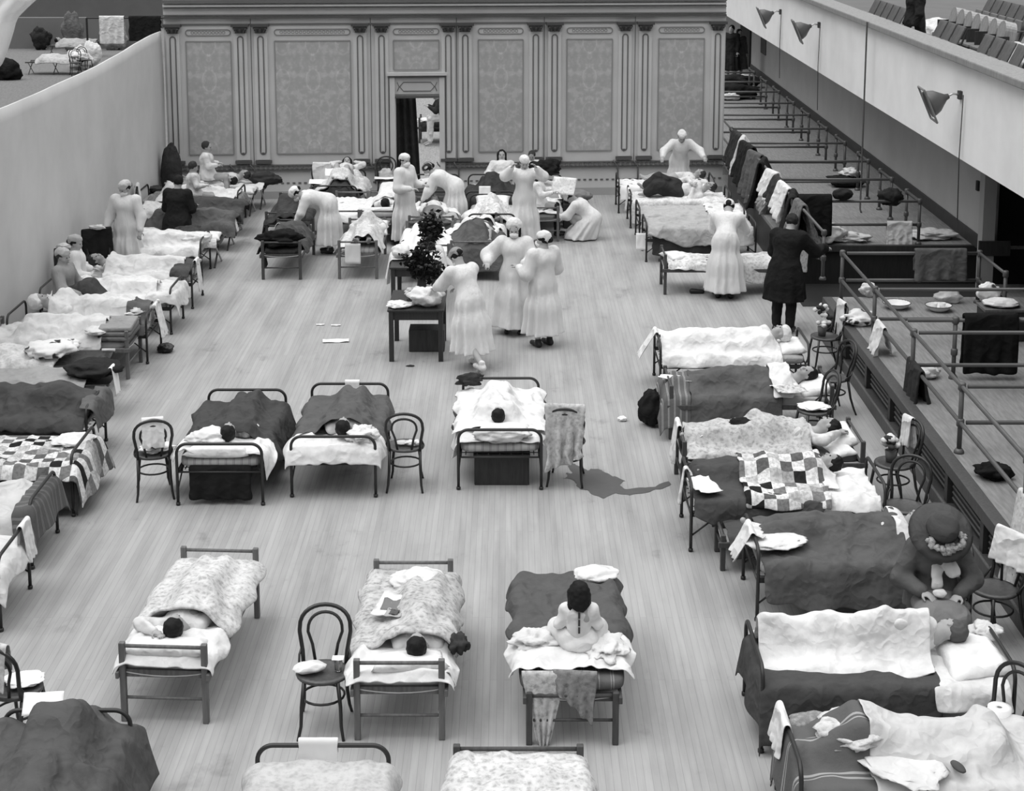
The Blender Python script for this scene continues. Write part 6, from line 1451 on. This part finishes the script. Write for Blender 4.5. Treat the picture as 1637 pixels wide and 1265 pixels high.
heap('white_hat', F(918, 355)+Vector((0, 0, 0)), 'round pale hat or cloth lying on the floor behind the crouching gowned person', 'cloth', M('cloth', 205), (.42, .34, .22), 93, 0, .15)
# person in the dark overcoat
J = stand(1.76); bend(J, rad(16)); look(J, .35, -.3); arms(J, ((-.08, .10, -.27), (.02, .22, -.08)), ((.16, .16, -.22), (.06, .24, .02)))
J['hdR'] = Vector((.1, 1, -.1)); t = person('person in long black overcoat leaning on the platform edge', J, F(1252, 531), rad(-32)); face_parts(J, t); hair(J, t, 'short', M('wool', 50))
garment('overcoat', J, t, M('wool', 30), .50, .30, (.10, .09, .07), hemc=(0, 0, 0), trs=.175, amp=.015, folds=6); trousers(J, t, M('wool', 38)); shoes(J, t)
MB().box(J['neck']+Vector((0, -.05, .0)), (.13, .03, .014)).build('collar', WHITE, t)
# person in brimmed hat
J = stand(1.62); sit(J, .47); bend(J, rad(10)); look(J, .1, -.62); J['head'] = J['head']+Vector((0, .05, -.03))
arms(J, ((-.13, .04, -.25), (.16, .20, -.06)), ((.13, .04, -.25), (-.16, .20, -.04)))
t = person('person in brown-grey brimmed hat and coat sitting with hands in her lap', J, Vector((3.58, 13.22, 0)), rad(176), vox=.009, curl=.6); face_parts(J, t); hair(J, t, 'bun', M('wool', 60))
CT = M('wool', 92)
garment('coat', J, t, CT, .48, .22, (.092, .085, .062), hemc=(0, .06, 0), amp=.012, trs=.165, vox=.013)
S = SDF()
for a in 'LR': S.cap(J['hi'+a], J['kn'+a], .12, .11, .07); S.cap(J['kn'+a], J['kn'+a]+Vector((0, .05, -.34)), .12, .14, .07)
S.cap((J['hiL']+J['hiR'])/2+Vector((0, .05, .02)), (J['knL']+J['knR'])/2+Vector((0, .02, .01)), .125, .12, .08); S.cap((J['knL']+J['knR'])/2, (J['knL']+J['knR'])/2+Vector((0, .06, -.34)), .12, .16, .08)
S.build('skirt', M('wool', 125), t, .014, disp=(.02, 7)); shoes(J, t)
R = headR(J); c = hp(J, 0, -.02, .07)
m = MB().lathe([(.09, .16), (.115, .12), (.125, .05), (.13, .0), (.14, -.005), (.225, -.02), (.262, -.05), (.268, -.045), (.23, -.005), (.14, .012), (.135, .03), (.128, .08), (.115, .135), (.07, .168), (.001, .175)], c, 32, R=R); h = m.build('hat', M('wool', 78), t, True)
m = MB(); rnd = random.Random(4)
for i in range(34):
    a = rnd.gauss(0, .9)+math.pi/2; rr = .15+.05*rnd.random(); q = c+R @ Vector((rr*math.cos(a), rr*math.sin(a), .015+.03*rnd.random())); k_ = .5+.9*rnd.random(); m.lathe([(.004*k_, -.012), (.02*k_, -.006), (.026*k_, .006), (.012*k_, .018*k_), (.001, .02*k_)], q, 6, 1.0, .6+rnd.random(), R)
m.build('hat_flowers', M('floral', 170, 40, 2), h, True)
MB().lathe([(.132, .0), (.136, .0), (.134, .045), (.130, .045)], c, 28, R=R).build('hat_band', M('wool', 40), h, True)
S = SDF(); n_ = J['neck']+Vector((0, .07, -.02)); S.cap(n_+Vector((-.04, .02, 0)), n_+Vector((-.10, .12, -.16)), .035, .06, .03, (1, .5, 1)); S.cap(n_+Vector((.03, .02, 0)), n_+Vector((.03, .14, -.28)), .035, .05, .03, (1, .5, 1)); S.cap(n_+Vector((-.08, -.03, 0)), n_+Vector((.08, -.03, 0)), .035, .035, .02)
S.build('scarf', M('cloth', 205), t, .01, disp=(.012, 18))
S = SDF(); w_ = (J['wrL']+J['wrR'])/2; S.ell(w_+Vector((.02, .06, .03)), (.06, .05, .03)); S.build('handkerchief', M('cloth', 215), t, .01, disp=(.012, 20))
chair(1508, 1048, rad(176), 'bentwood chair under the person in the brimmed hat', (0, 0)); PC = bpy.data.objects
# dark figure on the balcony
for k_, (px_, X_, lb_) in enumerate(((1625, 8.9, 'white blanket heaped between the balcony seat rows'), (1500, 9.0, 'pale cloth on the balcony floor beyond the dark figure'))):
    heap('blanket', Vector((X_, seaty(px_, X_), 3.15)), lb_, 'blanket', SHEET, (.9, 1.3, .55), 140+k_, 0, .2)
J = stand(1.7); look(J, 0, -.2)
t = person('dark-dressed person standing on the balcony, cut off by the top edge', J, Vector((7.15, seaty(1462, 7.15), 3.15)), rad(95)); face_parts(J, t); hair(J, t, 'short')
garment('dark_coat', J, t, M('wool', 44), .10, .30, hemc=(0, 0, 0), folds=5)
# person seen through the doorway
J = stand(1.6); sit(J, .62); bend(J, rad(26)); arms(J, ((-.04, .12, -.22), (.1, .16, .1)), ((.04, .12, -.22), (-.1, .16, .1)))
dp = F(694, 236); t = person('person in dark jacket and white seen sitting through the doorway', J, dp+Vector((.3, .4, 0)), rad(100)); face_parts(J, t); hair(J, t, 'short', HAIR)
garment('jacket', J, t, M('wool', 50), .6, .2, hemc=(0, 0, 0)); trousers(J, t, SHEET)
b = bed_at((0, 0), 704, 232, 0, .65, 1.9); b.loc = dp+Vector((.55, 1.0, 0)); o = wood_cot(.65, 1.9, COTD); put(o, b.loc, rad(90), 'dark cot seen through the doorway'); b.rz = rad(90); b.R = Matrix.Rotation(b.rz, 3, 'Z'); b.top = .5
D(b, 'dark blanket on the cot seen through the doorway', M('wool', 46), (-.9, .9), (.2, .2), seed=150)
heap('white_pillow', local(b, 0, .85, .5), 'white cloth at the end of the cot seen through the doorway', 'cloth', WHITE, (.4, .4, .1), 94)

# ================================================================ CHAIRS AND THINGS ALONG THE PLATFORM
c = chair(1318, 590, rad(100), 'bentwood chair with flowers and long white towel by the platform', (0, 0))
hang('towel', c.loc+c.R @ Vector((0, -.225, .92)), c.rz, 'long white towel hanging to the floor from a chair by the platform', 'towel', WHITE, .26, .55, .72, seed=41, fold=.03)
def posy(label, loc, seed, h=.32):
    rnd = random.Random(seed); t = thing('flower_pot', label, 'flowers', loc); MB().lathe([(.001, 0), (.05, 0), (.065, .12), (.055, .12), (.001, .02)], (0, 0, 0), 14).build('pot', M('gloss', 90), t, True)
    m = MB(); g = MB()
    for i in range(22):
        a = rnd.random()*6.28; q = Vector((.13*math.cos(a)*rnd.random(), .13*math.sin(a)*rnd.random(), .16+(h-.16)*rnd.random())); (m if i % 3 else g).lathe([(.006, -.03), (.034, -.01), (.038, .012), (.02, .03), (.001, .034)], q, 7)
    m.build('blossoms', M('cloth', 225), t, True); g.build('leaves', M('wool', 60), t, True)
posy('pot of white flowers on the chair with the long white towel', c.loc+Vector((-.05, 0, .472)), 5, .42)
chair(1328, 660, rad(110), 'second bentwood chair by the platform, next to a magazine table', (0, 0))
c = chair(1300, 715, rad(105), 'bentwood chair in front of the dark-haired sleeper at right', (0, 0))
heap('magazines', c.loc+Vector((0, 0, .475)), 'white papers piled on the chair before the dark-haired sleeper', 'papers', PAPER, (.36, .3, .05), 95)
c = chair(1426, 806, rad(112), 'bentwood chair with white cloth and clutter beside the patchwork bed', (0, 0))
hang('cloth', c.loc+c.R @ Vector((.08, -.225, .90)), c.rz, 'white cloth hung on the chair beside the patchwork bed', 'cloth', WHITE, .16, .34, .3, seed=43, fold=.03)
posy('small pot with faded flowers on the cluttered chair', c.loc+Vector((-.03, .02, .472)), 9, .26)
chair(1442, 880, rad(150), 'bentwood chair turned towards us between patchwork bed and hat person', (0, 0))
c = chair(1585, 1020, rad(120), 'bentwood chair with a spread white cloth right of the hat person', (0, 0))
hang('cloth', c.loc+c.R @ Vector((0, -.225, .91)), c.rz, 'white cloth spread over the chair right of the hat person', 'cloth', WHITE, .42, .28, .28, seed=45, fold=.03, spread=.1)
c = Bed(); c.loc = F(1590, 1166, .47); c.loc.z = 0
o = inst('chair', bent_chair); put(o, c.loc, rad(120), 'bentwood chair holding a paper roll at the right edge')
roll(c.loc+Vector((.04, .04, .472)), 'fat white paper roll standing on the chair at the right edge', .085, .15, 0)
MB().lathe([(.001, 0), (.10, 0), (.12, .02), (.115, .024), (.095, .006), (.001, .006)], (0, 0, 0), 24).build('tray', M('metal', 120), None, True, 0, c.loc+Vector((-.10, -.02, .472))); tag(bpy.data.objects['tray'], 'small round tray beside the paper roll at the right edge', 'tray')
sheetpaper(c.loc+Vector((-.02, -.10, .50)), .1, 'small white card on the chair at the right edge', (.1, .07), .005)
def rl(y, z=ZU, x=None): return Vector((XN if x is None else x, F(817, y, z).y, z+.03))
H90 = rad(90)
# clothes on the far railing
for (y, w_, f_, b_, mt, nm, lb, sd) in (
    (226, .5, .75, .6, M('cloth', 215), 'shirt', 'white garment topmost on the far railing clothes', 51), (236, .7, .95, .8, M('wool', 40), 'coat', 'black coat hanging at the far end of the railing clothes', 52),
    (250, .5, 1.05, .7, M('wool', 96), 'coat', 'long grey coat hanging on the far railing', 53), (262, .55, .9, .7, M('wool', 36), 'jacket', 'black jacket beside the long grey coat on the railing', 54),
    (280, .35, .5, .4, WHITE, 'towel', 'white towel on the railing below the grey coat', 55), (302, .6, .55, .6, WHITE, 'shirt', 'large white shirt spread on the far railing', 56),
    (316, .6, .9, .6, M('wool', 34), 'coat', 'black coat with loose sleeve near the railing end', 57)):
    hang(nm, rl(y), H90+.04+.3*math.sin(sd*2.3), lb, nm, mt, w_*1.35, b_*.8, f_*.85, r=.045, seed=sd, fold=.09, thick=.04, spread=.22, slant=.2)
for (y, z_, w_, f_, b_, mt, nm, lb, sd) in ((218, ZU, .8, .7, .9, M('wool', 60), 'coat', 'dark coat farthest on the rail beside the painted wall', 72), (292, ZU, .7, .4, .7, M('wool', 58), 'jacket', 'dark grey jacket between white towel and white shirt on the rail', 73), (310, ZL_, .6, .3, .45, M('cloth', 150), 'shirt', 'greyish shirt on the lower rail under the white shirt', 74), (330, ZU, .6, .5, .6, M('floral', 120, 40), 'dress', 'dark figured dress over the rail near its end', 75), (356, ZL_, .5, .3, .4, WHITE, 'shirt', 'small white shirt over the lower rail near its end', 76)):
    hang(nm, rl(y, z_), H90+.04, lb, nm, mt, w_, b_, f_, r=.045, seed=sd, fold=.09, thick=.04, spread=.2, slant=.15)
hang('dress', Vector((XN, rl(345).y, ZL_+.03)), H90, 'floral dress over the lower rail near the person in overcoat', 'dress', M('floral', 150, 70), .5, .3, .5, seed=58, fold=.04, spread=.1)
hang('coat', Vector((XN+.30, fy[0]-.02, ZU+.05)), .0, 'big black coat hung on the far cross rail behind the person', 'coat', M('wool', 26), .56, .62, .6, r=.06, seed=59, fold=.03, thick=.05, spread=.04)
heap('hat', Vector((XN+.76, fy[0], ZU+.02)), 'dark square hat perched beside the big black coat', 'hat', M('wool', 44), (.34, .24, .2), 96, 0, .1)
heap('white_bundle', Vector((XN+.55, Yf+.25, ZP)), 'white sack bundle at the far platform edge behind the person', 'bundle', WHITE, (.55, .45, .30), 97, .2, .4)
heap('white_linen', Vector((XN+.95, Yf+.35, ZP)), 'loose white linen on the far platform edge', 'linen', SHEET, (.6, .36, .14), 98, -.3, .5)
hang('towel', Vector((6.38, fy[0]-.0, ZL_+.03)), 0, 'white towel over the lowest cross rail of the far platform', 'towel', WHITE, .42, .66, .3, seed=61, fold=.015)
heap('knitted_cap', Vector((6.25, fy[0]+.1, ZU-.1)), 'dark cap hooked over the right end of the nearest cross rail', 'cap', M('wool', 44), (.38, .3, .30), 99, 0, .3)
heap('white_linen', F(1490, 381, ZP), 'flat pile of white linen near the wall on the far platform', 'linen', SHEET, (.8, .5, .14), 100, .1, .4)
p_ = F(1352, 298, ZP); heap('dark_bundle', p_, 'dark clothes bundle on the far platform floor', 'bundle', BLACK, (.72, .5, .24), 101, 0, .3); heap('white_cloth', p_+Vector((.08, -.02, .2)), 'white cloth on top of the dark clothes bundle', 'cloth', WHITE, (.36, .3, .16), 102, 0, .5)
heap('dark_bundle', F(1178, 158, ZP), 'dark bundle far down the platform beside the painted wall', 'bundle', BLACK, (1.1, .6, .4), 103, 0, .3); heap('white_bundle', F(1166, 157, ZP)+Vector((0, -.4, 0)), 'white bundle far down the platform beside the painted wall', 'bundle', WHITE, (.5, .4, .2), 104)
heap('dark_bundle', F(1180, 140, ZP), 'second dark bundle farther down the platform', 'bundle', M('wool', 40), (1.3, .7, .35), 105, 0, .4); heap('white_cup', F(1183, 134, ZP), 'white cloths on the farthest part of the platform', 'cloth', WHITE, (.8, .4, .25), 106, 0, .6)
J = stand(1.65); t = person('person in dark clothes at the far end of the platform', J, F(1168, 128, ZP), rad(150), vox=.02); hair(J, t); garment('coat', J, t, M('wool', 42), .3, .28, vox=.022)
J = stand(1.5); t = person('person in grey clothes near the far dark doorway', J, F(1180, 126, ZP), rad(200), vox=.02); hair(J, t); garment('smock', J, t, M('wool', 90), .3, .26, vox=.022)
struct(MB().box((5.9, 62, 2.3), (4.5, .2, 3.4)).build('wall_platform_end', M('plaster', 165)))
# near platform
hang('sweater', Vector((6.05, near[0], ZU+.03)), 0, 'grey sweater over the back cross rail of the near platform', 'sweater', M('wool', 92), .74, .42, .3, r=.03, seed=63, fold=.03, thick=.03)
hang('coat', Vector((5.72, near[2]+.55, ZU+.03)), 0, 'long black coat over the cross rail of the near platform', 'coat', M('wool', 26), .66, .68, .6, r=.04, seed=65, fold=.03, thick=.05)
rail('cross rail carrying the long black coat on the near platform', [[(XN+.06, near[2]+.55, ZU), (11, near[2]+.55, ZU)]], [(5.3, near[2]+.55)])
def bowl(px, py, label, r=.19, fill=False):
    t = thing('enamel_bowl', label, 'bowl', F(px, py, ZP)); MB().lathe([(.001, 0), (r*.5, 0), (r*.8, .035), (r, .085), (r*1.03, .085), (r*.96, .08), (r*.76, .04), (r*.5, .012), (.001, .012)], (0, 0, 0), 28).build('bowl', M('gloss', 225), t, True)
    MB().tube([(r*1.02*math.cos(a), r*1.02*math.sin(a), .085) for a in np.linspace(0, 2*math.pi, 25)[:-1]], .006, 5, True).build('rim', M('gloss', 80), t, True); return t
bowl(1433, 493, 'empty white enamel bowl on the near platform'); bb = bowl(1500, 497, 'white enamel bowl with cups on the near platform', .18)
for k, (dx, dy) in enumerate(((-.06, 0), (.06, .02))):
    MB().lathe([(.001, 0), (.035, 0), (.045, .08), (.04, .08), (.03, .01), (.001, .01)], (0, 0, 0), 14).build('cup', M('gloss', 230), None, True, 0, bb.location+Vector((dx, dy, .03))); tag(bpy.context.scene.objects[-1] if False else [o for o in bpy.data.objects if o.name.startswith('cup') and not o.get('label')][0], ('left', 'right')[k]+' white cup inside the enamel bowl', 'cup')
heap('white_towels', F(1515, 484, ZP), 'folded white towels just behind the bowl with cups', 'towels', WHITE, (.4, .24, .18), 107, 0, .2)
t = thing('wash_stand', 'low dark box with white linen at the right of the black coat', 'box', F(1598, 540, ZP)); MB().box((0, 0, .2), (.52, .4, .4)).build('box', M('wood', 44), t, bevel=.01); MB().box((0, 0, .41), (.54, .42, .03)).build('top', M('wood', 100), t)
heap('white_linen', t.location+Vector((0, 0, .425)), 'white linen folded on the low dark box', 'linen', WHITE, (.46, .34, .1), 108, 0, .2)
heap('spotted_cloth', t.location+Vector((-.1, .25, .43)), 'spotted pale cloth standing behind white linen on the low box', 'cloth', FLW, (.3, .16, .24), 109, 0, .3)
heap('white_bundle', F(1388, 474, ZP), 'white knotted bundle beside the first post of the near platform', 'bundle', WHITE, (.24, .2, .2), 110, 0, .4)
heap('hat_bundle', F(1372, 518, ZP), 'white hat with dark spot lying at the near platform corner', 'hat', FLW, (.46, .36, .18), 111, .2, .4)
hang('white_garment', Vector((XN, F(817, 524, ZL_).y, ZL_+.03)), H90, 'white ragged garment over the lower rail of the near platform', 'garment', WHITE, .44, .3, .34, seed=67, fold=.05, shag=.04, spread=.12)
hang('dark_coat', Vector((XN, F(817, 590, ZL_).y, ZL_+.03)), H90, 'dark grey coat over the lower rail hanging across the grille', 'coat', M('wool', 52), .62, .55, .68, seed=69, fold=.05, thick=.03, spread=.10)
heap('white_bundle', F(1484, 604, ZP), 'small white bundle behind the dark grey coat on the platform', 'bundle', M('cloth', 215), (.26, .24, .16), 112, 0, .3)
heap('dark_bundle', F(1588, 764, ZP), 'flat black bundle on the near platform floor', 'bundle', M('wool', 24), (.34, .34, .14), 113, 0, .3)
hang('fringed_shawl', Vector((XN, F(817, 800, ZL_).y-.05, ZL_+.04)), H90, 'white fringed shawl hanging over the rail at the right edge', 'shawl', M('floral', 222, 170), .36, .5, .85, seed=71, fold=.05, shag=.06, thick=.03, spread=.16)
# ================================================================ FLOOR THINGS
pts = [(922, 742), (935, 752), (955, 748), (975, 760), (1000, 768), (990, 775), (1003, 783), (1030, 783), (1068, 770), (1072, 773), (1040, 786), (1005, 790), (985, 788), (965, 797), (950, 792), (935, 783), (925, 782), (918, 768), (902, 766), (905, 756), (915, 757), (908, 745)]
V = []
for i_, (x, y) in enumerate(pts):
    x2, y2 = pts[(i_+1) % len(pts)]
    for k_ in range(6):
        t_ = k_/6; q_ = F(x+(x2-x)*t_, y+(y2-y)*t_, .004); V.append(q_+Vector((nz(q_.x*9, q_.y*9, 1)*.05, nz(q_.x*9, q_.y*9, 7)*.09, 0)))
c_ = sum(V, Vector())/len(V); n = len(V)
me = mesh_obj('liquid_spill', V, [tuple(range(n))[::-1]], M('gloss', 78, rough=.5), None, False); tag(me, 'dark irregular wet spill on the floor beside the shawl-covered chair', 'spill')
sheetpaper(F(537, 545, .01), .1, 'white paper sheet lying alone on the floor left of the table', (.38, .16), .01); sheetpaper(F(512, 519, .01), 0, 'smaller paper scrap on the floor behind the sheet, left one', (.12, .05), .005); sheetpaper(F(537, 520, .01), 0, 'smaller paper scrap on the floor behind the sheet, right one', (.14, .05), .005)
heap('paper_ball', F(995, 673), 'small white crumpled ball on the floor near the middle', 'paper ball', PAPER, (.11, .1, .06), 114, 0, .3)
heap('dark_scrap', F(656, 586), 'tiny dark scrap on the floor before the flower table', 'scrap', M('wool', 60), (.11, .05, .02), 115)
# ================================================================ FAR HALL beyond the partition (top left)
def farcot(px, py, label, bl, mat, rz=LR):
    b = bed_at((-1, 0), px, py, rz, .7, 1.9); o = inst(('a', .68, 1.9), lambda: army_cot(.68, 1.9)); put(o, b.loc, rz, label); b.top = .46; b.body = body_caps(lie(1.6, .05), Vector((0, .6, .46))); D(b, bl, mat, (-.9, .6), (.1, .1), seed=px, wrk=.05, step=.06) if False else drape('blanket', b, bl, 'blanket', mat, (-.9, .6), (.12, .1), zt=.46, seed=px, wrk=.05, step=.07); return b
b = farcot(85, 120, 'nearest folding cot of the far hall, top left', 'pale blanket on the nearest far hall cot', M('cloth', 190))
heap('white_pillow', local(b, 0, -.85, .46), 'white cloth hanging from the nearest far hall cot', 'cloth', WHITE, (.6, .7, .3), 121)
b2 = farcot(115, 92, 'second folding cot of the far hall, behind the nearest', 'pale blanket with raised knees on the second far hall cot', M('cloth', 170))
patient(b2, 'person lying in the second cot of the far hall', 1.5, 0, .6, 'short', HAIR, 'down', .1, vox=.025)
for k, (px, py, mt, sz, lb) in enumerate(((128, 112, WHITE, (.8, .5, .8), 'white linen heaped on a far hall chair'), (146, 108, WHITE, (.7, .5, .9), 'tall white bundle in the far hall'), (185, 80, M('cloth', 150), (1.0, .5, 1.1), 'pale draped screen in the far hall'), (118, 82, M('wool', 110), (.8, .4, 1.5), 'grey upright bundle in the far hall'), (66, 80, M('wool', 50), (.7, .4, .9), 'dark bundle at left in the far hall'), (12, 128, M('wool', 34), (.9, .5, .7), 'dark bundle at the left edge of the far hall'))):
    heap('bundle', F(px, py), lb, 'bundle', mt, sz, 130+k, 0, .35)
for k, (px, py) in enumerate(((122, 121), (138, 117))):
    put(inst('chair', bent_chair), F(px, py), rad(200+k*30), ('left', 'right')[k]+' bentwood chair beside the far hall cot')
p_ = F(196, 92); tt = thing('clothes_rack', 'dark frame hung with white linen, far hall', 'rack', p_)
for sx in (-1, 1): MB().tube([(sx*1.3, 0, 0), (sx*1.3, 0, 1.5)], .04, 6).build('leg', IRON, tt)
MB().tube([(-1.3, 0, 1.5), (1.6, 0, 1.5)], .04, 6).build('bar', IRON, tt)
hang('linen', p_+Vector((-.35, 0, 1.52)), 0, 'white linen over the dark frame in the far hall', 'linen', WHITE, .95, 1.0, .6, r=.06, seed=81, fold=.06)
hang('linen', p_+Vector((.9, 0, 1.52)), 0, 'black cloth over the dark frame in the far hall', 'cloth', BLACK, 1.2, .9, .4, r=.06, seed=83, fold=.06)
struct(MB().box((-19.6, 66.2, .62), (9.5, .3, 1.24)).build('trim_9', M('plaster', 128)))
